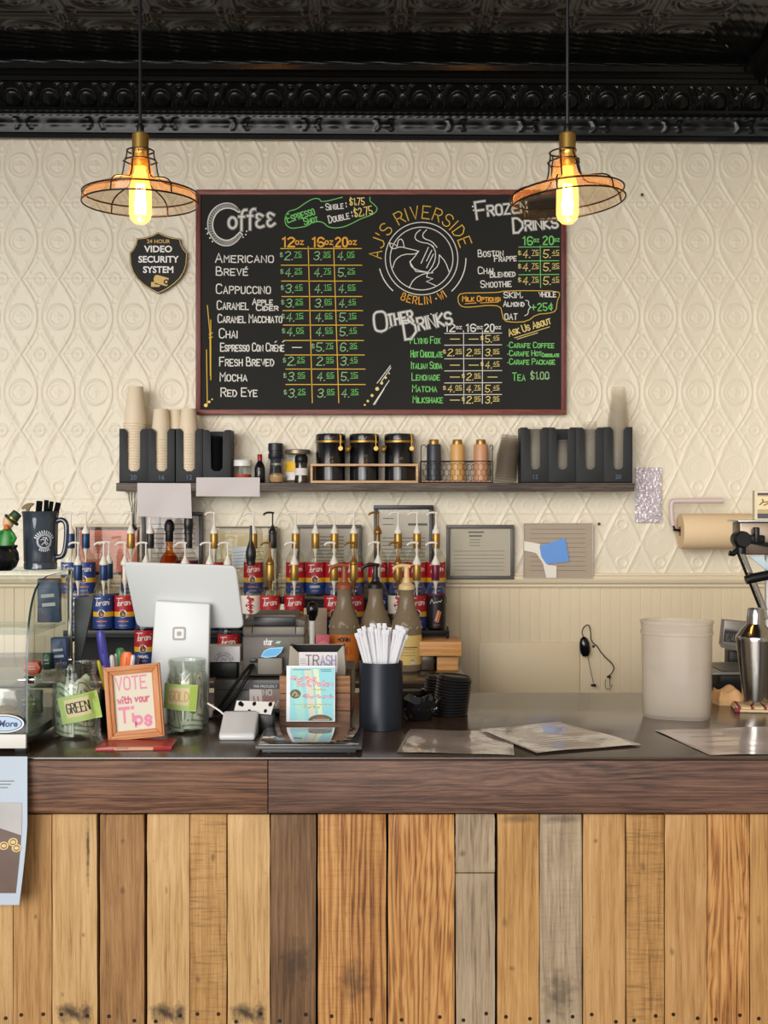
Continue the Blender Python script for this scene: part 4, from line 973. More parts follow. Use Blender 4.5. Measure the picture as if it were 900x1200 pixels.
# paper towel on pipe holder
DT = 4.90
th_ = thing('towel_holder', (WX(787, DT), DT, WZ(616, DT)), 'pale pink pipe bracket on the wall above the brown paper roll', 'holder')
def lp(o, x, y, D): return Vector((WX(x, D), D, WZ(y, D)))-o.location
mb = MB(); mb.tube(chaikin([tuple(lp(th_, *p)) for p in ((788.5, 616, DT), (787, 608, DT), (786.5, 590, DT), (788, 587.5, DT), (792, 586.8, DT), (847, 586.5, DT))], 2), .0103, 12)
mb.build('pipe', mat('pale_pink_pvc', (208, 188, 184), .4), th_)
mb = MB(); mb.tube([tuple(lp(th_, 788.5, 614, DT)), tuple(lp(th_, 791, 621, DT)), tuple(lp(th_, 806, 622.5, DT))], .005, 8); mb.tube([tuple(lp(th_, 790, 621, DT)), tuple(lp(th_, 790, 621, 4.999))], .005, 8); mb.build('pin', M_wire, th_)
mb = MB(); mb.tube([tuple(lp(th_, 845, 586.5, DT)), tuple(lp(th_, 845, 586.5, 4.999))], .008, 8); mb.build('wall_stub', MATS['pale_pink_pvc'], th_)
ro = thing('paper_towel_roll', (WX(797, DT), DT, WZ(622.5, DT)), 'roll of plain brown paper on the wall behind the espresso machine', 'paper roll')
Mx = Matrix.Rotation(PI/2, 4, 'Y')
MB().lathe([(.019, 0), (.069, 0), (.070, .002), (.070, .278), (.069, .28), (.019, .28)], 48, M=Mx).build('paper', mat('kraft_paper', (228, 200, 160), .75, noise=.03), ro)
MB().lathe([(.019, .28), (.019, -.002), (.015, -.002), (.015, .28)], 24, M=Mx).build('core', mat('card_core', (150, 112, 76), .8), ro)
# black charger hanging by its cord
DH = 4.96
ch = thing('charger_adapter', (WX(686.5, DH), DH, WZ(770, DH)), 'small black adapter hanging on the wainscot with its dangling cords', 'adapter')
MB().lathe([(0, 0), (.012, .004), (.0195, .018), (.0215, .035), (.020, .055), (.015, .072), (.007, .081), (0, .083)], 20, M=Matrix.Rotation(R(-6), 4, 'Y') @ Matrix.Diagonal((1, .7, 1, 1))).build('body', mat('gloss_black', (14, 14, 15), .12), ch)
c0 = lambda x, y: tuple(lp(ch, x, y, DH))
mb = MB(); mb.tube(chaikin([c0(*p) for p in ((684, 747), (681.5, 741), (684, 735), (689, 731.5), (692, 736), (692.5, 752), (700, 757), (703, 763), (711, 772), (717, 777), (720, 783), (717, 789), (713.5, 792))], 2), .0021, 6)
mb.tube([c0(689, 770), c0(692, 785), c0(695.5, 801)], .0012, 5)
mb.build('cord', M_wire, ch)
mb = MB(); mb.box(c0(713.5, 793), (.016, .010, .008), bev=.002); mb.box(c0(695.5, 803), (.020, .010, .010), bev=.003); mb.build('plug', M_black, ch)
mb = MB(); mb.tube([c0(714.5, 794), c0(714.8, 805)], .0014, 5); mb.tube(chaikin([c0(*p) for p in ((710, 796), (708.5, 804), (711, 808), (716, 807), (717.5, 802))], 2), .0012, 5); mb.build('wall_hook', M_wire, ch)
# nail heads in the wall
for x, y in ((752.5, 228), (618, 757.5), (702, 614), (695.5, 757.5)):
    D = 4.985; mb = MB(); mb.lathe([(0, .0), (.0055, .001), (.006, .0035), (.003, .012)], 12, M=Matrix.Rotation(-PI/2, 4, 'X'))
    o = mb.build('wall_nail', M_nail, None, (WX(x, D), D-.002, WZ(y, D)))
    tag(o, {752.5: 'dark nail in the tin wall above the right end of the chalkboard', 618: 'dark screw in the top of the plain wainscot panel', 702: 'small nail in the wall just right of the laminated sheet', 695.5: 'small nail in the wainscot beside the hanging black adapter'}[x], 'nail')

# ================================================================= BACK COUNTER AND BOTTLE RACK
XB1 = .283
bc = thing('back_counter', (XB1, 4.18, 0), 'dark topped back counter with cream edge under the syrup bottles', 'counter')
mb = MB(); mb.box((-(XB1+2.28)/2, .40, BC-.012), (XB1+2.28, .80, .024), bev=.002); mb.build('worktop', M_top, bc)
mb = MB(); mb.box((-(XB1+2.28)/2, .012, BC-.055), (XB1+2.28-.004, .022, .062), bev=.002); mb.build('edge_strip', mat('cream_edge', (214, 198, 164), .5), bc)
mb = MB(); mb.box((-(XB1+2.28)/2, .41, .455), (XB1+2.22, .74, .91)); mb.build('cabinet_body', mat('cabinet_brown', (70, 54, 44), .6), bc)

def rack(px0, px1, label):
    o = thing('bottle_rack', (WX(px0, 4.52), 4.52, BC), label, 'rack')
    w = WX(px1, 4.52)-WX(px0, 4.52)
    z1, z2 = 1.118-BC, 1.228-BC
    for z, y, d in ((z1, .085, .12), (z2, .33, .22)):
        mb = MB(); mb.box((w/2, y, z-.004), (w, d, .008)); mb.box((w/2, y-d/2, z+.006), (w, .004, .020), bev=.001); mb.build('tier', M_black, o)
    for x in (.008, w-.008):
        mb = MB(); mb.box((x, .028, z1/2), (.014, .010, z1)); mb.box((x, .43, z2/2), (.014, .010, z2)); mb.box((x, .225, z2/2), (.012, .010, z2)); mb.box((x, .22, z1-.03), (.012, .40, .012)); mb.build('side_frame', M_black, o)
    mb = MB(); mb.box((w/2, .20, (z2-.01)/2+.002), (w-.05, .008, z2-.014)); mb.build('back_panel', mat('rack_black', (18, 18, 20), .7), o)  # near-black panel between the two tiers
    return o
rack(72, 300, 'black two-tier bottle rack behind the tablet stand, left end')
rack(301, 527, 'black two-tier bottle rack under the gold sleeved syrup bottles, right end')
Z1, Z2 = 1.118, 1.228; DF1 = 4.60; DB1 = 4.86
mb = MB()
for k in range(4):
    r_ = .0065-.0007*k; mb.lathe([(0, -r_), (r_*.7, -r_*.7), (r_, 0), (r_*.7, r_*.7), (0, r_)], 10, M=Matrix.Translation((0, 0, .012+k*.012)))
mb.tube([(0, 0, 0), (0, 0, .058)], .0028, 6)
tag(mb.build('rack_finial', M_black, None, (WX(524.5, 4.50), 4.50, BC+.096)), 'turned black finial on the right corner of the bottle rack', 'finial')
# wooden boxes under the rack, right
M_box = wood('orange_pine', ((168, 108, 52), (212, 152, 88), (232, 180, 120)), 31, 'x', rough=.5, rings=7)
for (a, b, zt, zb, y0, y1, lab) in ((488, 541, 752, 769, 4.40, 4.56, 'long orange pine block under the right end of the bottle rack'), (512, 537, 769.3, 780.5, 4.44, 4.60, 'short pine block below the longer one beside the sauce jugs')):
    mb = MB(); D = y0; xx0, xx1 = WX(a, D), WX(b, D); z0_, z1_ = max(WZ(zb, D), BC), WZ(zt, D)
    if zb > 775: z0_ = BC
    mb.box(((xx1-xx0)/2, (y1-y0)/2, (z1_-z0_)/2), (xx1-xx0, y1-y0, z1_-z0_), bev=.003)
    tag(mb.build('wooden_block', M_box, None, (xx0, y0, z0_)), lab, 'block')
mb = MB(); mb.box((0, .06, .022), (.075, .10, .044), bev=.004)
tag(mb.build('wooden_block', wood('brown_block', ((96, 58, 32), (142, 92, 54), (172, 118, 74)), 33, 'x'), None, (WX(152, 4.45), 4.42, BC)), 'brown wooden block left of the bottle under the tablet', 'block')
# dull metal box beside the cream pump jug
mb = MB(); mb.box((0, .05, .030), (.07, .09, .06), bev=.006); tag(mb.build('metal_box', mat('dull_tin', (96, 86, 74), .3, .7), None, (WX(497, 4.46), 4.43, BC)), 'dull metal box between the cream pump jug and the pine block', 'box')

# ---------------------------------------------------------------- syrup bottles
def bottle_glass(): return MB().lathe([(0, .004), (.030, .002), (.0355, 0), (.038, .004), (.038, .145), (.0375, .152), (.034, .165), (.026, .178), (.0185, .190), (.0150, .203), (.0140, .225), (.0138, .250), (.0155, .252), (.0155, .262), (.013, .264)], 28)
def foil(): return MB().lathe([(.0150, .196), (.0158, .198), (.0154, .254), (.0145, .256)], 24)
def pump_head(L=.036, short=False):
    mb = MB(); mb.lathe([(.0142, .252), (.0156, .254), (.0156, .262), (.0140, .266), (.0105, .272), (.0065, .281), (.0050, .287), (0, .287)], 22)
    mb.tube([(0, 0, .285), (0, 0, .334)], .0030, 8)
    mb.tube(chaikin([(.005, 0, .333), (0, 0, .336), (-L*.5, 0, .337), (-L*.85, 0, .333), (-L, 0, .326)], 1), 0.0040, 8)
    return mb
def dip_tube(): 
    mb = MB(); mb.tube([(0, 0, .262), (0, 0, .03)], .0030, 6); mb.lathe([(.0095, .262), (.0095, .19), (.006, .178), (.0045, .165)], 14); return mb
def pourer():
    mb = MB(); mb.lathe([(.0145, .252), (.0175, .256), (.0165, .272), (.019, .278), (.0195, .300), (.014, .322), (.006, .345), (.0048, .40), (0, .40)], 20); return mb
def label_mesh(style):
    """wrap-around label in colour bands with white lettering"""
    mb = MB(.004); r_ = .0384
    def band(z0_, z1_, m, a0=-115, a1=115): mb.grid([[(r_*math.sin(R(a)), -r_*math.cos(R(a)), z) for a in np.linspace(a0, a1, 24)] for z in (z0_, z1_)], m)
    at = lambda x, z: ((r_+.0004)*math.sin(x/r_), -(r_+.0004)*math.cos(x/r_), z)
    at2 = lambda x, z: ((r_+.0008)*math.sin(x/r_), -(r_+.0008)*math.cos(x/r_), z)
    if style in ('red', 'blue', 'redb', 'cherry', 'redc'):
        top = 0 if style != 'blue' else 2
        band(.020, .064, 2); band(.064, .082, 1); band(.082, .142, top)
        mb.dots([(0, .076, .0145)], .0145, at, 3, 18); mb.dots([(0, .074, .0115)], .0115, at2, 4, 16)
        mb.ribbons([[(-.008, .066), (-.008, .082), (-.003, .074), (.003, .082), (.006, .068)]], .003, lambda x, z: ((r_+.0012)*math.sin(x/r_), -(r_+.0012)*math.cos(x/r_), z), 5)
        mb.ribbons(stext('T', -.034, .102, .029, .024, ang=3, slant=.25, down=False)+stext('orani', -.0175, .1035, .019, .046, ang=7, slant=.22, down=False), .0026, at2, 3)
        if style in ('cherry', 'redc'): mb.ribbons(stext({'cherry': 'CHERRY', 'redc': 'CARAMEL'}[style], -.020, .043, .0085, .040, down=False), .0017, at, 3)
        else: mb.ribbons([[(-.018, .047), (.018, .047)]], .005, at, 7)
        mb.ribbons([[(-.014, .032), (.014, .032)]], .0012, at, 3)
    elif style == 'art':
        band(.03, .142, 3); band(.03, .075, 5)
        mb.ribbons([[(-.006, .135), (.008, .124), (-.006, .112), (.010, .102), (-.004, .092), (.006, .082)]], .012, at, 0)
        mb.dots([(.010, .128, .006), (-.012, .105, .005)], .005, at, 0); mb.ribbons(stext('1883', -.013, .045, .020, .026, down=False), .0022, at, 3)
    elif style == 'dark':
        band(.022, .142, 5); band(.138, .150, 6)
        mb.ribbons([chaikin([(-.022, .112), (-.016, .132), (-.012, .118), (-.006, .112), (-.002, .122), (.004, .114), (.010, .124), (.016, .116), (.022, .126)])], .0018, at, 3)
        mb.ribbons([[(-.002, .05), (.008, .085)], [(.006, .046), (.016, .080)]], .008, at, 7); mb.ribbons([[(0, .05), (.010, .085)]], .002, at2, 3)
        mb.ribbons([[(-.012, .034), (.014, .034)]], .0014, at, 7)
    return mb
LM = [mat('label_red', (176, 26, 40), .45), mat('label_gold', (224, 170, 40), .45), mat('label_blue', (32, 62, 128), .45), mat('label_white', (232, 226, 214), .5), mat('label_brown', (110, 56, 30), .5), mat('label_black', (22, 22, 26), .4), mat('label_maroon', (96, 24, 48), .45), mat('label_copper', (196, 112, 76), .4)]
M_fblue = mat('blue_foil', (34, 62, 102), .35, .4); M_fdark = mat('black_foil', (26, 24, 26), .4); M_fmar = mat('maroon_foil', (104, 24, 50), .35, .3)
M_syr = glass('pale_syrup', (238, 230, 214), .08, .1, base=.0); 
M_pblk = mat('black_pump', (26, 25, 26), .35); M_pbrz = mat('bronze_pump', (150, 108, 52), .35, .6)
M_bot = glass('bottle_glass', (250, 250, 246), .36, base=.02)
PUMP = {'w': M_pumpw, 'k': M_pblk, 'b': M_pbrz}
def syrup(px, D, Z, style, fo, pump, label, cat='bottle', group=None, liquid=True, rz=0, nozzle=True, sc=1.0):
    t = thing('syrup_bottle', (WX(px, D), D, Z), label, 'bottle', group, (0, 0, R(rz)))
    t.scale = (sc, sc, sc)
    cpart('b_glass', 'bottle', bottle_glass, M_bot, t)
    if style: cpart('b_lab_'+style, 'label', lambda: label_mesh(style), LM, t)
    if fo: cpart('b_foil_'+fo, 'foil_sleeve', foil, {'g': M_gold, 'b': M_fblue, 'k': M_fdark, 'm': M_fmar}[fo], t)
    if liquid: cpart('b_syrup', 'syrup', lambda: MB().lathe([(0, .006), (.0345, .006), (.0355, .010), (.0355, .135), (0, .135)], 20), M_syr, t)
    if pump in PUMP:
        p = cpart('b_pump_'+pump, 'pump', pump_head, PUMP[pump], t); cpart('b_dip_'+pump, 'dip_tube', dip_tube, PUMP[pump] if pump != 'k' else M_pumpw, p)
    elif pump == 'p': cpart('b_pourer', 'pourer', pourer, M_pblk, t)
    return t
BK = 'syrup bottles on the upper rack tier'; FR = 'syrup bottles on the lower rack tier'
syrup(83, DB1, Z2, 'blue', 'b', 'w', 'blue sleeved syrup bottle seen through the glass case, far left of the back row', group=BK)
syrup(100.5, DB1, Z2, 'blue', 'b', 'w', 'blue labelled bottle with blue neck sleeve in front of the salmon document, back row', group=BK)
syrup(153.4, DB1, Z2, 'red', 'g', 'w', 'gold sleeved bottle at the right edge of the salmon document', group=BK)
syrup(176, DB1, Z2, 'art', 'k', 'w', 'white pump bottle with black neck band just left of the amber bottle', group=BK)
syrup(221, DB1, Z2, 'dark', 'k', 'p', 'bottle with black pourer top just right of the amber bottle', group=BK)
syrup(251, DB1, Z2, 'red', 'g', 'w', 'gold sleeved bottle above the right half of the tablet', group=BK)
syrup(297, DB1, Z2, 'red', 'g', 'w', 'gold sleeved red label bottle behind the black pourer bottle', group=BK)
syrup(319.5, DB1, Z2, None, 'k', 'k', 'clear bottle with tall black pump between tablet and printer, back row', group=BK, liquid=False)
for px, n in ((346.5, 'fourth from the left of the gold sleeved run, above the printer'), (369.7, 'with fully visible red and blue label, left of the orange jug'), (392, 'behind the orange jug pump, left of the grey frame edge'), (414.7, 'over the right edge of the grey framed document')):
    syrup(px, DB1, Z2, 'cherry' if px == 369.7 else 'red', 'g', 'w', 'gold sleeved syrup bottle '+n, group=BK)
syrup(442.7, DB1, Z2, 'redb', None, 'b', 'red label bottle with bronze pump at the left edge of the tall black frame', group=BK)
syrup(466.5, DB1, Z2, 'redb', 'g', 'w', 'gold sleeved bottle centred in the tall black frame, back row', group=BK)
syrup(488.7, DB1, Z2, 'red', 'g', 'w', 'gold sleeved bottle inside the right side of the tall black frame', group=BK)
syrup(511, DB1, Z2, 'red', 'g', 'w', 'gold sleeved bottle at the right end of the back row', group=BK)
# lower tier
syrup(91.5, DF1, Z1, 'blue', 'b', 'w', 'blue sleeved bottle at the left end of the lower tier, beside the glass case', group=FR)
syrup(121.5, DF1, Z1, 'blue', 'b', 'w', 'blue labelled bottle with blue sleeve standing above the purple pen', group=FR)
syrup(127.5, 4.70, Z1, 'blue', 'b', 'w', 'blue sleeved bottle hidden close behind the blue labelled one', group=FR)
syrup(146.5, DF1, Z1, 'redb', None, 'w', 'red labelled bottle with bare neck and white pump left of the tablet', group=FR)
syrup(171, DF1, Z1, 'red', 'g', 'w', 'bottle behind the left part of the tablet, only its pump showing', group=FR)
syrup(217, DF1, Z1, 'red', 'g', 'w', 'bottle behind the middle of the tablet with its pump spout showing', group=FR)
syrup(246, DF1, Z1, 'red', 'g', 'w', 'bottle behind the right half of the tablet, spout pointing left', group=FR)
syrup(267, DF1, Z1, 'red', 'g', 'w', 'bottle behind the right corner of the tablet, white pump top showing', group=FR)
syrup(294, DF1, Z1, 'art', None, 'p', 'bottle with black pourer and red and white artwork label left of the printer', group=FR)
syrup(316.5, DF1, Z1, 'red', 'g', 'b', 'red label bottle with bronze pump behind the printer', group=FR)
syrup(345, DF1, Z1, 'red', 'g', 'w', 'red label bottle with white pump over the right edge of the printer', group=FR)
syrup(391.5, DF1, Z1, 'red', 'g', 'w', 'red label bottle with gold sleeve half hidden by the orange jug', group=FR)
syrup(414.7, DF1, Z1, 'red', 'g', 'b', 'bronze pump bottle between the orange jug and the black pump jug', group=FR)
syrup(443, 4.64, Z1, 'blue', None, 'w', 'white pump bottle hidden behind the black pump jug', group=FR)
syrup(466.5, DF1, Z1, 'art', 'g', 'b', 'bronze pump bottle with artwork label just left of the cream pump', group=FR)
syrup(488.5, DF1, Z1, 'red', 'g', 'w', 'red label bottle with white pump right behind the cream pump jug', group=FR)
syrup(510.5, DF1, Z1, 'dark', 'm', 'w', 'dark label bottle with maroon sleeve at the right end of the lower tier', group=FR)
# on the back counter, lowest
syrup(170, 4.50, BC, 'redc', 'g', None, 'red and blue labelled bottle showing under the lower left edge of the tablet', group='bottles standing on the back counter')
syrup(268, 4.36, BC+.0, 'red', 'g', None, 'red labelled bottle showing under the right corner of the tablet', group='bottles standing on the back counter')
# amber bottle
t = thing('brandy_bottle', (WX(198.5, DB1), DB1, Z2), 'flared amber bottle with a black cap above the left half of the tablet', 'bottle')
MB().lathe([(0, .003), (.040, 0), (.0455, .006), (.0455, .10), (.0455, .125), (.030, .165), (.016, .182), (.0135, .195), (.0135, .225)], 30).build('bottle', glass('amber_bottle', (230, 170, 80), .5), t)
MB().lathe([(0, .005), (.042, .005), (.0435, .012), (.0435, .124), (.024, .168), (0, .170)], 26).build('liquor', mat('amber_liquor', (196, 112, 30), .1, trans=.35), t)
MB().lathe([(.0145, .222), (.0155, .224), (.0155, .262), (.020, .264), (.0205, .285), (.016, .30), (.007, .31), (0, .31)], 24).build('cap', M_black, t)
t = thing('cocktail_bottle', (WX(333, 4.66), 4.60, Z1), 'small white and green bottle tucked behind the printer', 'bottle')
MB().lathe([(0, 0), (.018, 0), (.020, .004), (.020, .075), (.012, .10), (.008, .112), (0, .113)], 20).build('body', mat('pale_green_body', (206, 212, 190), .4, noise=.3, nscale=60), t)
MB().lathe([(.009, .108), (.010, .112), (.010, .135), (0, .137)], 16).build('cap', M_black, t)

# ---------------------------------------------------------------- sauce jugs
def dimples():
    mb = MB()
    for a in range(-75, 76, 30): mb.lathe([(0, -.002), (.006, -.001), (.007, .001), (.0045, .0035), (0, .004)], 12, M=Matrix.Rotation(R(a), 4, 'Z') @ Matrix.Translation((0, -.0535, .158)) @ Matrix.Rotation(PI/2, 4, 'X'))
    return mb
M_jug = milky('jug_plastic', (178, 160, 132), .74, .18)
for px, D, pm, lm, lab, lines in ((403.5, 4.46, mat('brown_pump', (150, 82, 50), .4), mat('orange_label', (206, 116, 42), .5), 'orange labelled sauce jug with a brown pump behind the trash bin', True), (440, 4.50, M_pblk, mat('grey_label', (120, 104, 86), .5), 'sauce jug with a black pump behind the wrapped straws', False), (476.5, 4.43, mat('cream_pump', (226, 198, 142), .4), mat('yellow_label', (226, 196, 118), .5), 'yellow labelled sauce jug with a cream pump right of the straws', False)):
    t = thing('sauce_jug', (WX(px, D), D, BC), lab, 'jug', 'sauce jugs')
    cpart('jug', 'body', lambda: MB().lathe([(0, 0), (.045, 0), (.052, .006), (.0535, .02), (.0535, .135), (.0545, .150), (.0545, .166), (.0525, .178), (.046, .192), (.036, .215), (.029, .240), (.0265, .262), (.0265, .292), (.028, .294), (.028, .30), (0, .302)], 36), M_jug, t)
    cpart('jugdim', 'grip_dimples', dimples, mat('jug_dimple', (150, 134, 110), .35), t)
    mb = MB(.004); mb.grid([[(.0544*math.sin(R(a)), -.0544*math.cos(R(a)), z) for a in np.linspace(-100, 100, 26)] for z in (.028, .132)], 0)
    at = lambda x, z: (.0549*math.sin(x/.0549), -.0549*math.cos(x/.0549), z)
    if lines: mb.ribbons(stext('MONIN', -.022, .108, .012, .044, down=False), .003, at, 1); mb.ribbons([[(-.01, .122), (.01, .122)]], .002, at, 1); mb.dots([(.014, .075, .016)], .016, at, 3)
    else: mb.ribbons([[(-.02, .09), (.04, .09)]], .003, at, 1); mb.ribbons([[(-.03, .062+.01*k), (.03, .062+.01*k)] for k in range(3)], .0012, at, 1); mb.grid([[at(x, z) for x in (.014, .022, .030)] for z in (.034, .050)], 2); mb.ribbons([[(.015+.0025*k, .040), (.015+.0025*k, .049)] for k in range(6)], .001, lambda x, z: (.0553*math.sin(x/.0549), -.0553*math.cos(x/.0549), z), 1)
    mb.build('label', [lm, M_dink, M_white, mat('deep_orange', (180, 84, 24), .5)], t)
    mb = MB(); mb.lathe([(.029, .292), (.029, .306), (.022, .312), (.015, .318), (.013, .330), (.0095, .336), (.009, .372), (0, .373)], 22)
    mb.tube(chaikin([(.014, 0, .374), (0, 0, .377), (-.022, 0, .378), (-.040, 0, .372), (-.048, 0, .364)], 1), .0068, 8); mb.build('pump', pm, t)
# scoop and cards between printer and orange jug
mb = MB(); mb.box((0, .006, .05), (.085, .012, .10), bev=.002); o = mb.build('sign_card', mat('taupe_card', (168, 148, 126), .6), None, (WX(369.5, 4.52), 4.52, WZ(733, 4.52)-.002))
o.location.z = Z1-.0; tag(o, 'taupe card standing behind the black knobbed handle', 'card')
t = thing('tamper', (WX(366, 4.40), 4.40, BC), 'black knob on a white upright handle right of the printer', 'tamper')
MB().lathe([(0, .0), (.018, .0), (.018, .01), (.0105, .014), (.0105, .185), (0, .186)], 16).build('handle', M_white, t)
MB().lathe([(.0085, .178), (.0115, .186), (.0195, .205), (.0215, .224), (.018, .240), (.010, .250), (0, .252)], 22).build('knob', mat('gloss_black', (14, 14, 15), .12), t)
t = thing('picture_card', (WX(378, 4.38), 4.38, BC), 'small pink picture card of a ring biscuit beside the orange jug', 'card')
mb = MB(); mb.box((0, 0, .068), (.048, .004, .136), bev=.001); mb.build('card', mat('pink_card', (206, 90, 110), .5), t)
mb = MB(); at = lambda x, z: (x, -.0026, z); at2 = lambda x, z: (x, -.0031, z); mb.dots([(.002, .096, .019)], .019, at, 0, 22); mb.dots([(.002, .094, .0085)], .008, at2, 1, 14); mb.poly([(-.022, .05), (.022, .05), (.022, .075), (-.022, .070)], at, 2)
mb.build('picture', [mat('rosy_ring', (228, 128, 132), .5), mat('dark_hole', (50, 34, 34), .5), mat('biscuit', (196, 142, 92), .5)], t)
# ================================================================= PENDANT LAMPS
M_amber = glass('amber_glass', (252, 236, 214), .26, .05, .03)
_nt = M_amber.node_tree; _o = [n for n in _nt.nodes if n.type == 'OUTPUT_MATERIAL'][0]; _s = _o.inputs[0].links[0].from_socket
_t = _nt.nodes.new('ShaderNodeBsdfTranslucent'); _t.inputs[0].default_value = lin((255, 206, 150)); _m = _nt.nodes.new('ShaderNodeMixShader'); _m.inputs[0].default_value = .075
_nt.links.new(_s, _m.inputs[1]); _nt.links.new(_t.outputs[0], _m.inputs[2]); _nt.links.new(_m.outputs[0], _o.inputs[0])
def bulb_mat():
    m = glass('bulb_glass', (255, 226, 170), .15, .03, .02); nt = m.node_tree
    em = nt.nodes.new('ShaderNodeEmission'); em.inputs[0].default_value = (1.0, .52, .12, 1); em.inputs[1].default_value = .75
    ad = nt.nodes.new('ShaderNodeAddShader'); out = [n for n in nt.nodes if n.type == 'OUTPUT_MATERIAL'][0]; src = out.inputs[0].links[0].from_socket
    nt.links.new(src, ad.inputs[0]); nt.links.new(em.outputs[0], ad.inputs[1]); nt.links.new(ad.outputs[0], out.inputs[0])
    return m
def pendant(px, D, label):
    zc = WZ(237, D); x = WX(px, D)
    t = thing('pendant_lamp', (x, D, zc), label, 'pendant lamp', 'wire caged pendant lamps over the counter')
    s = D/F
    RR = 66.0*s
    cpart('p_cord', 'cord', lambda: MB().tube([(0, 0, .178), (0, 0, ZC-zc-.002)], .0042, 8), M_black, t)
    cpart('p_socket', 'socket', lambda: MB().lathe([(0, .180), (.008, .180), (.009, .176), (.0185, .172), (.0205, .168), (.0205, .135), (.0215, .133), (.0215, .118), (.0200, .116), (.019, .095), (.0165, .088), (0, .088)], 28), M_brass, t)
    cpart('p_collar', 'collar', lambda: MB().lathe([(.009, .176), (.0095, .19), (.006, .196), (0, .196)], 18), M_black, t)
    cpart('p_shade', 'glass_shade', lambda: MB().lathe([(.023, .112), (.026, .095), (.032, .075), (.040, .052), (.052, .046), (.080, .041), (RR*.84, .033), (RR*.975, .020), (RR*.985, .0), (RR*.97, -.002)], 48), M_amber, t)
    def cage():
        mb = MB(); w = .0022
        for r_, z in ((.033, .128), (.0385, .103), (RR+.002, .021), (RR+.003, -.003)): mb.tube([(r_*math.cos(2*PI*k/56), r_*math.sin(2*PI*k/56), z) for k in range(56)], w, 6, closed=True)
        for k in range(6):
            a = R(12+60*k); P = [(.033, .130), (.0335, .115), (.0385, .103), (.043, .07), (.052, .052), (.085, .046), (RR*.86, .038), (RR, .023), (RR+.003, -.003)]
            P2 = [(.033, .130), (.033, .118), (.0385, .103)]
            mb.tube([(r_*math.cos(a), r_*math.sin(a), z) for r_, z in chaikin(P, 1)], w*.9, 6)
            mb.lathe([(0, -.003), (.0035, 0), (0, .003)], 8, M=Matrix.Translation((.041*math.cos(a), .041*math.sin(a), .101)))
        for k in range(3):
            a = R(30+120*k); mb.tube([(.020*math.cos(a), .020*math.sin(a), .122), (.033*math.cos(a), .033*math.sin(a), .128)], w*.8, 5)
        return mb
    cpart('p_cage', 'wire_cage', cage, M_wire, t)
    b = cpart('p_bulb', 'bulb', lambda: MB().lathe([(0, -.056), (.014, -.053), (.024, -.043), (.028, -.030), (.0275, .03), (.022, .055), (.014, .075), (.0135, .090)], 26), bulb_mat(), t)
    def fil():
        mb = MB()
        for k in range(8):
            a0 = 2*PI*k/8; a1 = 2*PI*(k+.5)/8
            mb.tube([(.010*math.cos(a0), .010*math.sin(a0), .045), (.012*math.cos(a1), .012*math.sin(a1), -.030), (.010*math.cos(a0+2*PI/8), .010*math.sin(a0+2*PI/8), .045)], .0020, 5)
        return mb
    fm = mat('glowing_filament', (255, 190, 90), .5, emit=(255, 186, 96), estr=55)
    cpart('p_fil', 'filament', fil, fm, b)
    l = bpy.data.lights.new('bulb_light', 'POINT'); l.energy = 5.0; l.color = (1.0, .62, .26); l.shadow_soft_size = .02
    lo = bpy.data.objects.new('bulb_light', l); COL.objects.link(lo); lo.parent = t; lo.location = (0, 0, .005)
    return t
DPd = 3.1
pendant(164.5, DPd, 'left lit pendant lamp with wire cage, hanging above the security sign')
p2 = pendant(665, DPd, 'right lit pendant lamp with wire cage, hanging over the chalkboard corner')
for ch_ in p2.children:
    if ch_.name.split('.')[0] in ('glass_shade', 'wire_cage'): ch_.rotation_euler = (R(-2.5), R(-5), 0)

# ================================================================= TIP JARS
def tipjar(px, D, r, h, label):
    t = thing('tip_jar', (WX(px, D), D, CT), label, 'jar')
    k = r/.0526
    MB().lathe([(0, .004), (r*.80, .002), (r*.93, 0), (r, .008), (r*1.01, .018), (r, h*.68), (r*.96, h*.75), (r*.86, h*.815), (r*.84, h*.84), (r*.88, h*.855), (r*.84, h*.875), (r*.885, h*.895), (r*.845, h*.915), (r*.885, h*.935), (r*.87, h*.975), (r*.885, h*.985), (r*.86, h), (r*.81, h*.99), (r*.80, h*.84), (r*.93, h*.70), (r*.95, .02), (r*.88, .008), (0, .008)], 40).build('glass', glass('jar_glass', (249, 251, 248), .55, base=.05), t)
    return t
def note_card(t, r, pts, D, text, tc, rotz):
    """bright card stuck on the jar, bent round it; pts are its px corners tl tr br bl"""
    o = t.location
    def at(u, v, lift=0.0):
        x = (pts[0][0]*(1-u)+pts[1][0]*u)*(1-v)+(pts[3][0]*(1-u)+pts[2][0]*u)*v
        y = (pts[0][1]*(1-u)+pts[1][1]*u)*(1-v)+(pts[3][1]*(1-u)+pts[2][1]*u)*v
        d = o.y-r-.002
        X = WX(x, d)-o.x; q = min(abs(X), r*.97)
        return (X, -math.sqrt(max(r*r-q*q, 0))*.55-r*.45-.0035-lift, WZ(y, d)-CT)
    mb = MB()
    mb.grid([[at(i/12, j/4) for i in range(13)] for j in range(5)], 0)
    mb.grid([[at(.16+.62*i/8, .13+.66*j/4, .0005) for i in range(9)] for j in range(5)], 1)
    mb.grid([[at(.80+.18*i/4, .05+.9*j/4, .0004) for i in range(5)] for j in range(5)], 3)
    lines = [[(x, y) for x, y in ln] for ln in stext(text, .20, .64, .36, .56)]
    mb.ribbons(lines, .035, lambda u, v: at(u, v, .0010), 2)
    return mb.build('name_card', [mat('lime_card', (182, 206, 122), .6), mat('card_peach', (228, 212, 166), .6), tc, mat('lime_marker', (166, 192, 78), .6)], t)
jl = tipjar(89, 2.826, .0526, .170, 'left tip jar full of banknotes with a lime card reading GREEN')
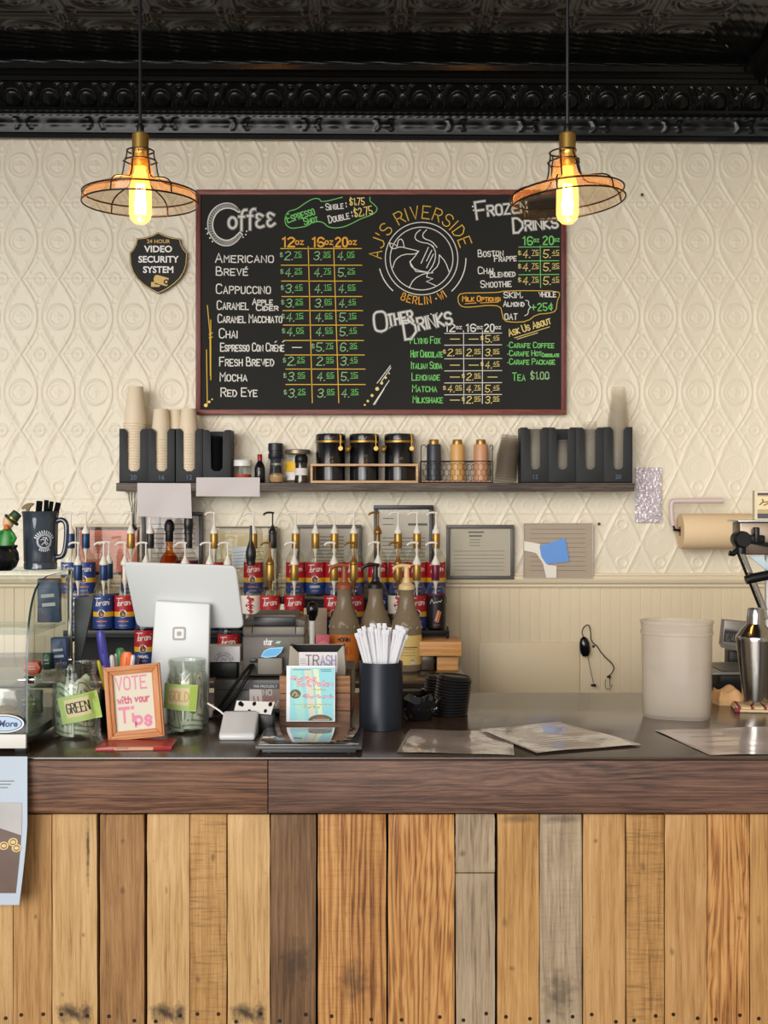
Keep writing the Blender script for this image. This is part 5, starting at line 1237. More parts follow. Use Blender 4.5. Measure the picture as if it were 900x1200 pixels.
note_card(jl, .0526, [(66.5, 818.5), (111, 810), (117.5, 842), (73.5, 849)], 2.77, 'GREEN', mat('dark_marker', (58, 62, 52), .6), 0)
jr = tipjar(219.2, 2.889, .0500, .169, 'right tip jar full of banknotes with a lime card reading GOLD')
note_card(jr, .0500, [(191.5, 801), (231.5, 803), (229.5, 834), (190, 831)], 2.83, 'GOLD', mat('gold_marker', (214, 170, 96), .6), 0)
M_bill = mat('banknote_green', (212, 218, 196), .7, noise=.22, nscale=70); M_bill2 = mat('banknote_pale', (236, 230, 206), .7, noise=.12, nscale=60)
def banknotes(jar, r, n, side):
    o = jar.location; random.seed(len(side)*5)
    for k in range(n):
        rr = r*(.97-.11*(k % 5)); a0 = -PI/2+(-1.0, .9, 2.6, -.1, 1.9, -2.0, .5, 3.0, -1.4, 1.2)[k % 10]+random.uniform(-.2, .2); z0 = .010+.010*(k % 3)+(.018 if k % 5 == 3 else 0); hh = random.uniform(.090, .112); span = random.uniform(1.5, 2.1); sk = random.uniform(-.35, .35)
        def f(u, v, lift=0.0):
            a = a0+(u-.5)*span*(1-.30*v)+sk*v
            q = rr*(1-.20*max(0, v-.55)+.06*math.sin(6*u+k)*v-.10*max(0, .12-v))+lift
            return (q*math.cos(a), q*math.sin(a), z0+hh*v*(1+.10*math.sin(4*u+k))+.003*math.sin(5*u+k))
        mb = MB().grid([[f(i/14, j/10) for i in range(15)] for j in range(11)], k % 2)
        fr = lambda u, v: f(u, v, .0006)
        loop = [(.06+.88*t, .08) for t in np.linspace(0, 1, 8)]+[(.94, .08+.84*t) for t in np.linspace(0, 1, 6)]+[(.94-.88*t, .92) for t in np.linspace(0, 1, 8)]+[(.06, .92-.84*t) for t in np.linspace(0, 1, 6)]
        mb.ribbons([loop], .035, fr, 2); mb.dots([(.5, .5, .17)], .17, fr, 2, 14)
        mb.ribbons([[(.20, .25), (.20, .5), (.20, .75)], [(.80, .25), (.80, .5), (.80, .75)], [(.3, .2), (.5, .2), (.7, .2)], [(.3, .8), (.5, .8), (.7, .8)]], .05, fr, 2)
        tag(mb.build('banknote', [M_bill, M_bill2, mat('banknote_ink', (134, 150, 126), .7)], None, o), 'crumpled green banknote inside the %s tip jar' % side, 'banknote', 'banknotes in the %s tip jar' % side)
    if side == 'right':
        for k in range(12):
            c_ = MB().lathe([(0, 0), (.0100, 0), (.0105, .0006), (.0100, .0016), (0, .0016)], 20)
            a = k*2.4; q = r*.62*math.sqrt((k+.5)/12)
            tag(c_.build('coin', mat('copper_coin', (120, 92, 66), .35, .8) if k % 3 else mat('nickel_coin', (150, 146, 138), .3, .9), None, (o.x+q*math.cos(a), o.y+q*math.sin(a), o.z+.0105+.0018*(k % 4)), (R(8*math.sin(k)), R(9*math.cos(k*2)), 0)), 'loose coin on the bottom of the right tip jar', 'coin', 'coins in the right tip jar')
banknotes(jl, .0526*.91, 10, 'left'); banknotes(jr, .0500*.91, 10, 'right')

# ================================================================= VOTE FRAME
M_oak = wood('honey_oak', ((150, 84, 40), (194, 122, 66), (220, 156, 98)), 41, 'x', rough=.4, rings=9)
M_oakv = wood('honey_oak_upright', ((146, 82, 38), (190, 118, 62), (216, 150, 92)), 42, 'z', rough=.4, rings=9)
DFr = 2.745
fw_, fh_ = 66/F*DFr, 86/F*DFr
ft_ = thing('photo_frame', (WX(160, DFr), DFr, CT+.0098), 'tilted wooden picture frame with pink handwriting about voting with tips', 'picture frame', None, (R(-7), R(-5.2), R(3)))
f = .0190
w2_, l_ = fw_/2, .0045
for P, Q, mm in (([(-w2_, 0), (w2_, 0), (w2_-f, f), (-w2_+f, f)], [(-w2_+l_, l_), (w2_-l_, l_), (w2_-.011, .011), (-w2_+.011, .011)], M_oak), ([(-w2_, fh_), (-w2_+f, fh_-f), (w2_-f, fh_-f), (w2_, fh_)], [(-w2_+l_, fh_-l_), (-w2_+.011, fh_-.011), (w2_-.011, fh_-.011), (w2_-l_, fh_-l_)], M_oak),
                 ([(-w2_, 0), (-w2_+f, f), (-w2_+f, fh_-f), (-w2_, fh_)], [(-w2_+l_, l_), (-w2_+.011, .011), (-w2_+.011, fh_-.011), (-w2_+l_, fh_-l_)], M_oakv), ([(w2_, 0), (w2_, fh_), (w2_-f, fh_-f), (w2_-f, f)], [(w2_-l_, l_), (w2_-l_, fh_-l_), (w2_-.011, fh_-.011), (w2_-.011, .011)], M_oakv)):
    mb = MB(); mb.prism(P, -.001, .014, bev=.0016); mb.prism(Q, -.0045, .0, bev=.0012)
    mb.build('frame_rail', mm, ft_)
mb = MB(); pw, ph = fw_-2*f, fh_-2*f
mb.box((0, .008, fh_/2), (pw+.004, .003, ph+.004), 0)
at = lambda u, v: (-pw/2+u*pw, .0062, fh_-f-v*ph)
mb.ribbons(stext('VOTE', .06, .27, .22, .78), .034, at, 1)
mb.ribbons(stext('with', .08, .51, .11, .34)+stext('your', .52, .51, .12, .36), .034, at, 2)
mb.ribbons(stext('Ti', .10, .84, .24, .34)+stext('ps', .50, .93, .24, .40), .060, at, 1)
mb.build('handwritten_sheet', [mat('cream_sheet', (214, 206, 184), .6), mat('pink_marker', (222, 136, 160), .7), mat('rose_marker', (205, 106, 130), .7)], ft_)
mb = MB(); mb.prism([(-.03, .01), (.03, .01), (.02, .12), (-.02, .12)], .012, .016); mb.build('easel_back', M_blackmat, ft_)
# red packet below the frame
DRd = 2.685
t = thing('red_packet', (WX(158, DRd), DRd, CT), 'flat red packet lying under the wooden vote frame', 'packet', None, (0, 0, R(3)))
mb = MB(); mb.prism([(-.082, .0), (.082, .0), (.083, .0085), (.060, .009), (-.050, .0085), (-.080, .007)], -.022, .075, bev=.0012); mb.build('packet', mat('red_foil', (168, 34, 36), .3, noise=.15, nscale=30), t)
mb = MB(); mb.prism([(-.040, .0080), (.044, .0075), (.042, .0010), (-.040, .0015)], -.0245, -.0225); mb.build('paper_strip', mat('tan_strip', (214, 158, 122), .6), t)
mb = MB(); mb.ribbons([[(-.036+.004*k, .0045), (-.036+.004*k, .0070)] for k in range(7)], .0012, lambda x, z: (x, -.0249, z)); mb.build('small_print', M_dink, t)
# pens in a black cup behind the frame
DPn = 2.92
pc = thing('pen_cup', (WX(139, DPn), DPn, CT), 'black pen cup hidden behind the wooden vote frame', 'cup')
MB().lathe([(0, 0), (.040, 0), (.043, .004), (.044, .098), (.0415, .098), (.040, .008), (0, .008)], 28).build('cup', M_black, pc)
def pen(pb, pt, D, r, c, label, cap=None, flat=1.0, name='pen'):
    b = Vector((WX(pb[0], D), D, WZ(pb[1], D))); e = Vector((WX(pt[0], D-.004), D-.004, WZ(pt[1], D-.004)))
    d = e-b; L = d.length; q = Vector((0, 0, 1)).rotation_difference(d.normalized()).to_euler()
    t = thing(name, b, label, 'pen', None, q)
    MB().lathe([(0, 0), (r*.7, .002), (r, .010), (r, L*.86), (r*.92, L*.96), (r*.6, L), (0, L)], 14, M=Matrix.Diagonal((1, flat, 1, 1))).build('barrel', mat('pen_%s' % '_'.join(map(str, c)), c, .35), t)
    if cap: MB().lathe([(r*1.02, L*.62), (r*1.12, L*.63), (r*1.12, L*.97), (r*.7, L*1.005), (0, L*1.005)], 14, M=Matrix.Diagonal((1, flat, 1, 1))).build('cap', mat('pen_%s' % '_'.join(map(str, cap)), cap, .35), t)
    mb = MB(); mb.box((0, -r*flat-.0015, L*.82), (.003, .0015, L*.22), bev=.0005); mb.build('clip', mat('pen_%s' % '_'.join(map(str, cap or c)), cap or c, .35), t)
pen((131, 830), (117, 739), 2.905, .0105, (70, 66, 160), 'fat purple pen leaning left above the vote frame', flat=.7)
pen((130, 832), (115, 774), 2.895, .0048, (226, 206, 40), 'yellow pen poking out at the top left of the vote frame')
pen((128, 836), (121, 780), 2.90, .0055, (176, 40, 60), 'short red pen beside the yellow pen', cap=(150, 128, 168))
pen((136, 835), (131, 768), 2.91, .0050, (36, 34, 38), 'black and white pen between purple and green pens', cap=(220, 216, 210))
pen((139, 836), (136, 766), 2.93, .0050, (222, 220, 214), 'white pen standing just left of the green marker')
pen((141, 838), (141, 760), 2.935, .0095, (60, 128, 70), 'green capped marker in the middle of the pen cup', cap=(58, 132, 78))
pen((143, 838), (149, 764), 2.905, .0145, (240, 112, 40), 'wide orange highlighter in the pen cup', flat=.45)
pen((150, 836), (156, 768), 2.90, .0045, (196, 36, 60), 'red and white pen leaning right in the pen cup', cap=(226, 214, 214))
pen((152, 838), (160, 770), 2.915, .0055, (48, 76, 150), 'blue pen leaning right at the right edge of the pen cup')

# ================================================================= TABLET STAND
M_stand = mat('stand_white', (210, 212, 211), .32)
tsn = thing('tablet_stand', (WX(212, 3.06), 3.06, CT), 'white point of sale tablet stand seen from behind with a square logo', 'tablet stand')
ox, oy = tsn.location.x, tsn.location.y
def slab(mb, outline, yf, th, m=0, bev=.004):
    n = len(outline); bm = bmesh.new()
    a = [bm.verts.new((x, yf(z), z)) for x, z in outline]; b = [bm.verts.new((x, yf(z)+th, z)) for x, z in outline]
    bm.faces.new(a); bm.faces.new(b[::-1])
    for i in range(n): bm.faces.new((a[i], b[i], b[(i+1) % n], a[(i+1) % n]))
    bmesh.ops.recalc_face_normals(bm, faces=bm.faces)
    ed = [e for e in bm.edges if all(v in a for v in e.verts)]+[e for e in bm.edges if all(v in b for v in e.verts)]
    bmesh.ops.bevel(bm, geom=ed, offset=bev, segments=3, profile=.5, affect='EDGES'); bm.verts.index_update()
    mb.add([v.co.copy() for v in bm.verts], [[v.index for v in f.verts] for f in bm.faces], m); bm.free(); return mb
def roundpoly(P, r, n=5):
    out = []; N = len(P)
    for i in range(N):
        p0, p, p1 = Vector(P[i-1]), Vector(P[i]), Vector(P[(i+1) % N])
        a = p+(p0-p).normalized()*r; b = p+(p1-p).normalized()*r
        for k in range(n+1):
            t_ = k/n; q = a*(1-t_)**2+p*2*t_*(1-t_)+b*t_**2; out.append((q.x, q.y))
    return out
dt = 3.0
cor = [(146, 658), (277.5, 662.5), (284, 738), (157, 737)]
ol = roundpoly([(WX(x, dt)-ox, WZ(y, dt)-CT) for x, y in cor], .016)
zt0, zt1 = WZ(738, dt)-CT, WZ(660, dt)-CT
yf = lambda z: (dt-oy)+.035-(z-zt0)/(zt1-zt0)*.050
slab(MB(), ol, yf, .014).build('tablet_case', M_stand, tsn)
scr = [(x*.955+(-.0)*.045, zt0+(z-zt0)*.955+.004) for x, z in ol]
slab(MB(), scr, lambda z: yf(z)+.0142, .002, bev=.0006).build('screen', mat('screen_black', (12, 12, 14), .1), tsn)
cor = [(181, 704), (245.5, 708), (243.5, 776), (177, 773)]
d2 = 2.985; 
a_, b_, c_, e_ = [(WX(x, d2)-ox, WZ(y, d2)-CT) for x, y in cor]
mb = MB()
slab(mb, roundpoly([(a_[0], a_[1]), (b_[0], b_[1]), (c_[0]+.002, .004), (e_[0]-.006, .004)], .005), lambda z: d2-oy-.002-(.19-z)*.10, .022, bev=.003); mb.build('stand_plate', M_stand, tsn)
mb = MB(); mb.box(((a_[0]+b_[0])/2, .045, .012), (.13, .13, .014), bev=.004); mb.build('stand_foot', M_stand, tsn)
mb = MB(); mb.prism([(a_[0]+.004, .17), (b_[0]-.004, .17), (b_[0]-.004, .236), (a_[0]+.004, .238)], d2-oy+.012, d2-oy+.03); mb.build('hinge_block', M_stand, tsn)
yfl = lambda z: d2-oy-.002-(.19-z)*.10-.0006
lc = (WX(210, d2)-ox, WZ(742.5, d2)-CT)
mb = MB(); q = rbox(.0325, .0325, .006); mb.poly([(lc[0]+x, lc[1]+z) for x, z in q], lambda x, z: (x, yfl(z), z), 0)
q = rbox(.0225, .0225, .003); mb.poly([(lc[0]+x, lc[1]+z) for x, z in q], lambda x, z: (x, yfl(z)-.0005, z), 1)
q = rbox(.0105, .0105, .002); mb.poly([(lc[0]+x, lc[1]+z) for x, z in q], lambda x, z: (x, yfl(z)-.001, z), 0)
mb.build('square_logo', [mat('logo_grey', (164, 160, 156), .5), mat('logo_white', (232, 230, 226), .5)], tsn)

# ================================================================= CASH DRAWER, PRINTER, CARD BOX
DD = 3.09
xa, xb = WX(250, DD), WX(412, DD)
M_dg = mat('charcoal_metal', (66, 63, 60), .42, noise=.05)
cd = thing('cash_drawer', ((xa+xb)/2, DD, CT), 'charcoal cash drawer under the receipt printer', 'cash drawer')
hD = WZ(797, DD)-CT; wD = xb-xa
mb = MB(); mb.box((0, .20, .006+(hD-.006)/2), (wD, .38, hD-.006), bev=.003); mb.build('housing', M_dg, cd)
mb = MB(); mb.box((0, .006, .010+(hD-.034)/2), (wD-.014, .012, hD-.036), bev=.002); mb.build('drawer_front', mat('drawer_charcoal', (58, 55, 53), .4, noise=.05), cd)
for x in (-wD/2+.03, wD/2-.03):
    for y in (.04, .34): MB().lathe([(0, 0), (.010, 0), (.010, .008), (0, .008)], 14).build('foot', M_black, cd, (x, y, 0))
st_ = thing('sticker_sign', (WX(311, DD-.006), DD-.0065, WZ(830, DD)), 'small rectangular sticker sign on the front of the cash drawer', 'sticker')
wS, hS = 37/F*DD, 29/F*DD
mb = MB(); mb.box((0, .0, hS/2), (wS, .0012, hS), 0); at = lambda x, z: (x, -.0011, z)
mb.poly([(-wS/2, hS*.80), (wS/2, hS*.80), (wS/2, hS), (-wS/2, hS)], at, 1); mb.poly([(-wS/2, 0), (-wS*.08, 0), (-wS*.12, hS*.78), (-wS/2, hS*.78)], at, 2)
at2 = lambda x, z: (x, -.0015, z)
put_text(mb, 'WE PROUDLY', .0096, 0, 0, lambda x, z: at2(x, z+hS*.85), 3, sx=.98)
mb.ribbons(stext('NO', -.006, hS*.55, .013, .022, down=False)+stext('EV', .008, hS*.10, .014, .024, down=False), .0016, at2, 3); mb.ribbons([[(-.034+.005*k, .02+.01*(k % 2)), (-.030+.005*k, .005)] for k in range(4)]+[[(-.006+.006*k, .014+.008*(k % 2)), (.002+.005*k, .03-.009*(k % 2))] for k in range(6)], .003, at2, 4)
mb.build('sticker', [mat('sticker_grey', (138, 122, 114), .5), mat('sticker_dark', (60, 60, 66), .5), mat('sticker_pale', (204, 196, 192), .5), mat('sticker_white', (226, 222, 220), .5), mat('sticker_rust', (176, 96, 74), .5)], st_)
# printer
DPr = 3.13; ZD = CT+hD
xa, xb = WX(284, DPr), WX(356.5, DPr); wP = xb-xa; hP = WZ(722, DPr)-ZD
pr = thing('receipt_printer', ((xa+xb)/2, DPr, ZD), 'charcoal receipt printer on the cash drawer with a blue leaf sticker', 'printer')
M_pr = mat('printer_charcoal', (98, 92, 84), .5, noise=.05); M_pr2 = mat('printer_grey', (124, 117, 106), .5); M_prd = mat('printer_dark', (26, 27, 32), .35)
hz = lambda y: WZ(y, DPr)-ZD
mb = MB(); mb.box((0, .10, (.004+hz(746))/2), (wP, .19, hz(746)-.004), bev=.004); mb.build('body', M_pr, pr)
mb = MB(); mb.box((0, .098, (hz(745)+hz(743))/2), (wP-.006, .18, hz(743)-hz(747))); mb.build('seam', M_prd, pr)
mb = MB()
for (p, q, mtl) in ((-wP/2, -wP/2+.024, 0), (-wP/2+.0245, wP/2-.0225, 0), (wP/2-.022, wP/2, 0)): mb.box(((p+q)/2, .10, (hz(744)+hz(735))/2), (q-p-.0006, .186, hz(735)-hz(744)), bev=.002)
mb.build('cover_front', M_pr2, pr)
mb = MB(); mb.prism([(-wP/2, hz(735)), (-wP/2, hz(728)), (-wP/2+.026, hz(728)), (-wP/2+.026, hz(722)), (wP/2-.024, hz(722)), (wP/2-.024, hz(728)), (wP/2, hz(728)), (wP/2, hz(735))], .034, .19, bev=.002); mb.build('top_cover', M_pr, pr)
mb = MB(); mb.prism([(-wP/2+.028, hz(734.8)), (wP/2-.026, hz(734.8)), (wP/2-.026, hz(724)), (-wP/2+.028, hz(724))], .018, .033, bev=.001); mb.build('paper_window', M_prd, pr)
mb = MB(); bx0, bx1 = WX(303, DPr)-(xa+xb)/2, WX(331.5, DPr)-(xa+xb)/2
mb.box(((bx0+bx1)/2, -.010, (hz(789)+hz(770))/2), (bx1-bx0, .022, hz(770)-hz(789)), bev=.002); mb.build('cable_cover', M_pr2, pr)
lf = [(305, 770), (309, 763), (316, 759.5), (332, 758.5), (329, 765), (323, 770), (311, 771.5)]
mb = MB(); mb.prism([(WX(x, DPr-.03)-(xa+xb)/2, WZ(y, DPr-.03)-ZD) for x, y in lf], -.0230, -.0222, 0); mb.prism([(WX(cx_+(x-cx_)*.86, DPr-.03)-(xa+xb)/2, WZ(cy_+(y-cy_)*.72, DPr-.03)-ZD) for x, y in lf for cx_, cy_ in ((318.5, 765),)], -.0236, -.0231, 1)
mb.build('leaf_sticker', [mat('sticker_sky', (150, 205, 236), .4), mat('sticker_blue', (92, 172, 226), .4)], pr)
mb = MB(); at = lambda x, y: (WX(x, DPr)-(xa+xb)/2, .0044, WZ(y, DPr)-ZD); mb.ribbons(stext('star', 309, 756, 7, 10), 1.1, at, 0); mb.poly([(322, 754), (325, 751.5), (329.5, 751.5), (327, 754.5)], at, 1); mb.ribbons([[(310, 758.5), (321, 758)]], .8, at, 2); mb.build('maker_badge', [M_white, mat('badge_green', (170, 206, 176), .5), mat('badge_pink', (176, 130, 130), .5)], pr)
mb = MB(); mb.box((WX(297, DPr)-(xa+xb)/2, .002, hz(774)), (.018, .010, .010), bev=.001); mb.build('socket', M_prd, pr)
for k, P in enumerate((((298, 776), (292, 790), (283, 806), (271, 822), (258, 836), (246, 836)), ((296, 777), (287, 787), (277, 800), (264, 818), (254, 832), (244, 842)))):
    mb = MB(); mb.tube(chaikin([(WX(x, DD-.03+.02*(i == 0)*5), DD-.03+.02*(i == 0)*5, WZ(y, DD-.03+.02*(i == 0)*5)) for i, (x, y) in enumerate(P)], 2), .0042, 7)
    tag(mb.build('power_cable', M_blackmat), ('thick black cable running from the printer down past the drawer, upper one', 'thick black cable running from the printer down past the drawer, lower one')[k], 'cable')
mb = MB(); mb.tube(chaikin([(WX(x, 2.87), 2.87, WZ(y, 2.87)) for x, y in ((243, 824), (250, 828), (259, 834), (265, 840))], 2), .0022, 7); tag(mb.build('power_cable', M_white), 'thin white cable leading to the white card reader', 'cable')
# white card box
Db = 3.13
xa, xb = WX(240, Db), WX(281.5, Db)
gb = thing('card_box', ((xa+xb)/2, Db, ZD), 'white card box printed with a round logo left of the printer', 'box')
mb = MB(); z0b, z1b = WZ(775.5, Db)-ZD, WZ(757, Db)-ZD
mb.box((0, .02, z0b/2), (.075, .05, z0b-.002), bev=.002); mb.build('black_base', M_black, gb)
mb = MB(); mb.box((0, .02, (z0b+z1b)/2), (xb-xa, .055, z1b-z0b), bev=.0015); mb.build('box', mat('box_white', (226, 224, 226), .5), gb)
mb = MB(); c2x, c2z = .004, z0b-.001; at = lambda x, z: (x, -.0085, z)
for ch_, k in zip("AJ'SRIVERSIDE", range(13)):
    a = 168-156*(k+.5)/13; ca, sa = math.cos(R(a)), math.sin(R(a))
    for ln in stext(ch_, -.0013, 0, .0045, .0026 if ch_ not in "I'" else .0004, down=False): mb.ribbons([[(c2x+ca*(.0225+v)+sa*u, c2z+sa*(.0225+v)-ca*u) for u, v in ln]], .0008, at, 0)
mb.ribbons([circ(c2x, c2z, .0195, 18, 6, 174), circ(c2x, c2z, .017, 18, 6, 174), [(c2x-.008, c2z+.003), (c2x-.002, c2z+.010), (c2x+.004, c2z+.005), (c2x+.010, c2z+.010)], [(c2x-.004, c2z+.013), (c2x+.002, c2z+.007), (c2x+.007, c2z+.013)]], .0009, at, 0)
mb.build('round_logo', M_ink, gb)
# white card reader
Dr = 2.775
rd = thing('card_reader', (WX(277.5, Dr), Dr, CT), 'small white card reader near the counter edge below the black cables', 'card reader')
wR = .0815
mb = MB(); P = [(0, 0), (0, .014), (.010, .019), (.082, .052), (.088, .050), (.088, 0)]
bm = bmesh.new(); L_ = [bm.verts.new((-wR/2, y, z)) for y, z in P]; R_ = [bm.verts.new((wR/2, y, z)) for y, z in P]
bm.faces.new(L_); bm.faces.new(R_[::-1])
for i in range(6): bm.faces.new((L_[i], R_[i], R_[(i+1) % 6], L_[(i+1) % 6]))
bmesh.ops.recalc_face_normals(bm, faces=bm.faces); bmesh.ops.bevel(bm, geom=list(bm.edges), offset=.006, segments=3, profile=.5, affect='EDGES'); bm.verts.index_update()
mb.add([v.co.copy() for v in bm.verts], [[v.index for v in f_.verts] for f_ in bm.faces]); bm.free()
mb.build('body', mat('reader_white', (212, 212, 212), .28), rd)
mb = MB(); mb.box((.004, .0885, .047), (wR*.72, .004, .010)); mb.build('card_slot', mat('slot_navy', (62, 66, 92), .4), rd)
# spotted card
Dc = 2.865
cw = thing('spotted_card', (WX(298, Dc), Dc, CT), 'white card with black cow spots on a dark block behind the card reader', 'card', None, (0, 0, R(-6)))
mb = MB(); mb.box((.022, .010, .022), (.046, .026, .044), bev=.003); mb.box((.0, .014, .040), (.085, .02, .006), bev=.002); mb.build('dark_block', M_black, cw)
mb = MB(); yq = lambda z: .020-(.072-z)*.95
mb.add([(-.046, yq(.072), .072), (.044, yq(.070), .070), (.040, yq(.046), .046), (-.048, yq(.050), .050)], [(0, 1, 2, 3)]); mb.add([(-.046, yq(.072)+.002, .070), (.044, yq(.070)+.002, .068), (.040, yq(.046)+.002, .044), (-.048, yq(.050)+.002, .048)], [(0, 1, 2, 3)])
at = lambda x, z: (x, yq(z)-.0006, z)
mb.dots([(-.036, .066, .005), (-.031, .0635, .004), (-.003, .066, .0045), (.035, .0655, .0048), (.026, .052, .004), (-.012, .051, .004)], .004, at, 1, 10)
mb.build('card', [M_white, M_black], cw)

# ================================================================= CRATE HOLDER, TRASH BIN, FLYER, SCALE
Dh = 2.93
hb = thing('wooden_holder', (WX(369, Dh), Dh, CT), 'small weathered wooden box behind the blue flyer', 'box')
wH = 83/F*Dh; hH = WZ(792, Dh)-CT; dH = .13; tH = .009
M_wea = [wood('weathered_%d' % k, c, 60+k, 'x', rough=.7, rings=8) for k, c in enumerate((((66, 48, 38), (112, 82, 64), (146, 112, 90)), ((72, 48, 36), (122, 84, 64), (160, 116, 90)), ((92, 62, 40), (146, 104, 70), (180, 136, 98))))]
for k in range(3):
    h = hH/3
    for y in (tH/2, dH-tH/2): mb = MB(); mb.box((0, y, h*(k+.5)), (wH, tH, h-.001), bev=.0012); mb.build('slat', M_wea[k], hb)
for sx in (-1, 1): mb = MB(); mb.box((sx*(wH/2-tH/2), dH/2, hH/2), (tH, dH-2*tH-.001, hH), bev=.001); mb.build('end_panel', wood('holder_end', ((40, 28, 22), (64, 46, 36), (90, 66, 50)), 65, 'y', rough=.7), hb)
mb = MB(); mb.box((0, dH/2, .004), (wH-2*tH-.002, dH-2*tH-.002, .006)); mb.build('base', M_wea[0], hb)
Dt = 2.99
tb = thing('trash_bin', (WX(371, Dt), Dt, CT+.0075), 'small taupe plastic bin with dipped rim standing in the wooden box', 'bin')
xo = WX(371, Dt); zt_ = lambda y: WZ(y, Dt)-CT-.0075
M_bt = mat('taupe_plastic', (150, 140, 124), .5)
wb = .030
top = [(338, 786), (339.5, 757), (342, 757), (348, 764), (357, 768.5), (371, 770), (386, 768.5), (396, 764), (401, 757), (403.5, 757), (405, 786)]
front = [(WX(x, Dt)-xo, zt_(y)) for x, y in top]
front = [(-.058, 0)]+front+[(.058, 0)]
mb = MB(); mb.prism(front, 0, .003, bev=.0008)
hb2 = zt_(758.5)
mb.prism([(-.058, 0), (front[1][0], front[1][1]), (front[2][0], hb2), (front[-3][0], hb2), (front[-2][0], front[-2][1]), (.058, 0)], .066, .069, bev=.0008)
for sx in (0, 1):
    e0 = front[2] if sx == 0 else front[-3]; s1 = -1 if sx == 0 else 1
    mb.add([(s1*.058, 0, 0), (s1*.058, .069, 0), (e0[0], .069, e0[1]), (e0[0], 0, e0[1])], [(0, 1, 2, 3)]); mb.add([(s1*.056, 0, 0), (s1*.056, .069, 0), (e0[0]-s1*.003, .069, e0[1]), (e0[0]-s1*.003, 0, e0[1])], [(0, 1, 2, 3)])
mb.box((0, .034, .0015), (.114, .066, .003)); mb.build('body', M_bt, tb)
mb = MB(); mb.box((0, .0345, zt_(772)), (.122, .058, .002)); mb.box((0, .0645, zt_(765)), (.122, .002, .024)); mb.build('bin_liner', M_blackmat, tb)
sgn = MB(); w2, h2 = 45/F*Dt, 18/F*Dt; sgn.box((.0, -.001, h2/2), (w2, .001, h2+.012))
at = lambda x, y: (WX(x, Dt)-WX(373, Dt), -.0019, WZ(y, Dt)-WZ(785, Dt))
sgn.ribbons(stext('TR', 358.5, 779.8, 12, 15), 1.3, at, 1); sgn.ribbons(stext('ASH', 376, 779.5, 11.5, 17.5), 1.3, at, 2); sgn.ribbons([[(352, y), (358, y)] for y in (772, 774.5, 777)], .5, at, 3)
sgn.build('trash_sign', [M_paper, mat('plum_marker', (112, 88, 112), .6), mat('violet_marker', (140, 128, 176), .6), M_ink], tb, (WX(373, Dt)-xo, 0, zt_(785)))
# flyer
Dl = 2.905
fl = thing('flyer', (WX(364, Dl), Dl, CT+.020), 'pale blue and pink printed flyer standing in front of the wooden box', 'flyer', None, (R(-3), 0, 0))
w3, h3 = 57/F*Dl, WZ(780.5, Dl)-CT-.020
mb = MB(); mb.box((0, .0006, h3/2), (w3, .0012, h3), 0)
at = lambda u, v: (-w3/2+u*w3, -.0006, h3*(1-v)); at1 = lambda u, v: (-w3/2+u*w3, -.0010, h3*(1-v)); at2 = lambda u, v: (-w3/2+u*w3, -.0015, h3*(1-v))
mb.poly([(.08, .04), (.99, .03), (.97, .985), (.07, .985)], at, 1)
for (a, b, m) in ((.10, .30, 2), (.36, .52, 3), (.55, .66, 4)): mb.poly([(a, .06), (b, .06), (b+.1, .98), (a+.12, .98)], lambda u, v: (-w3/2+u*w3, -.0008, h3*(1-v)), m)
def scrawl(u0, u1, v, h, n, ph=0.0):
    P = []
    for k in range(n*6):
        tt = k/(n*6-1); P.append((u0+(u1-u0)*tt+.03*math.sin(k*1.05+ph), v-h*(.5+.5*math.sin(k*1.7+ph))*(.7+.3*math.sin(k*.53))))
    return [chaikin(P, 1)]
for args, m, w_ in (((.10, .62, .275, .10, 4), 5, .035), ((.20, .50, .37, .08, 3, 1), 5, .03), ((.56, .92, .36, .09, 4, 2), 5, .034), ((.34, .97, .575, .06, 5, .5), 7, .028), ((.34, .47, .585, .08, 1, .2), 5, .034)): mb.ribbons(scrawl(*args), w_, at1, m); mb.ribbons(scrawl(*args), w_*.45, at2, 8)
mb.ribbons([[(.14, .072), (.50, .07)], [(.70, .07), (.92, .068)], [(.72, .10), (.92, .098)]], .012, at1, 6)
mb.ribbons(scrawl(.55, .82, .44, .03, 4), .014, at1, 9); mb.ribbons(scrawl(.12, .95, .70, .02, 8), .012, at1, 9); mb.ribbons(scrawl(.34, .70, .76, .05, 4), .014, at1, 9)
mb.dots([(.185, .505)], .112, lambda u, v: at1(.185+(u-.185), .505+(v-.505)*.74), 10, 24); mb.ribbons([[(.12, .53), (.17, .47), (.22, .50), (.19, .55), (.25, .53)]], .025, at2, 11)
mb.poly([(.50+.0+.25*math.cos(R(a))+.20, .985-.11*math.sin(R(a))) for a in range(0, 181, 12)], at1, 10); mb.ribbons([[(.55, .965), (.88, .96)]], .02, at2, 11); mb.ribbons([[(.63, .93), (.78, .93)]], .014, at2, 5)
mb.build('flyer_sheet', [mat('flyer_white', (226, 228, 230), .5), mat('flyer_aqua', (142, 206, 214), .5), mat('flyer_mint', (160, 214, 202), .5), mat('flyer_peach', (206, 206, 186), .5), mat('flyer_cream', (214, 224, 184), .5), mat('flyer_magenta', (204, 58, 104), .5), mat('flyer_navy', (70, 100, 120), .5), mat('flyer_plum', (150, 70, 110), .5), mat('flyer_blush', (236, 206, 214), .5), mat('flyer_ochre', (190, 186, 110), .5), mat('flyer_olive', (84, 82, 66), .5), mat('flyer_khaki', (176, 158, 104), .5)], fl)
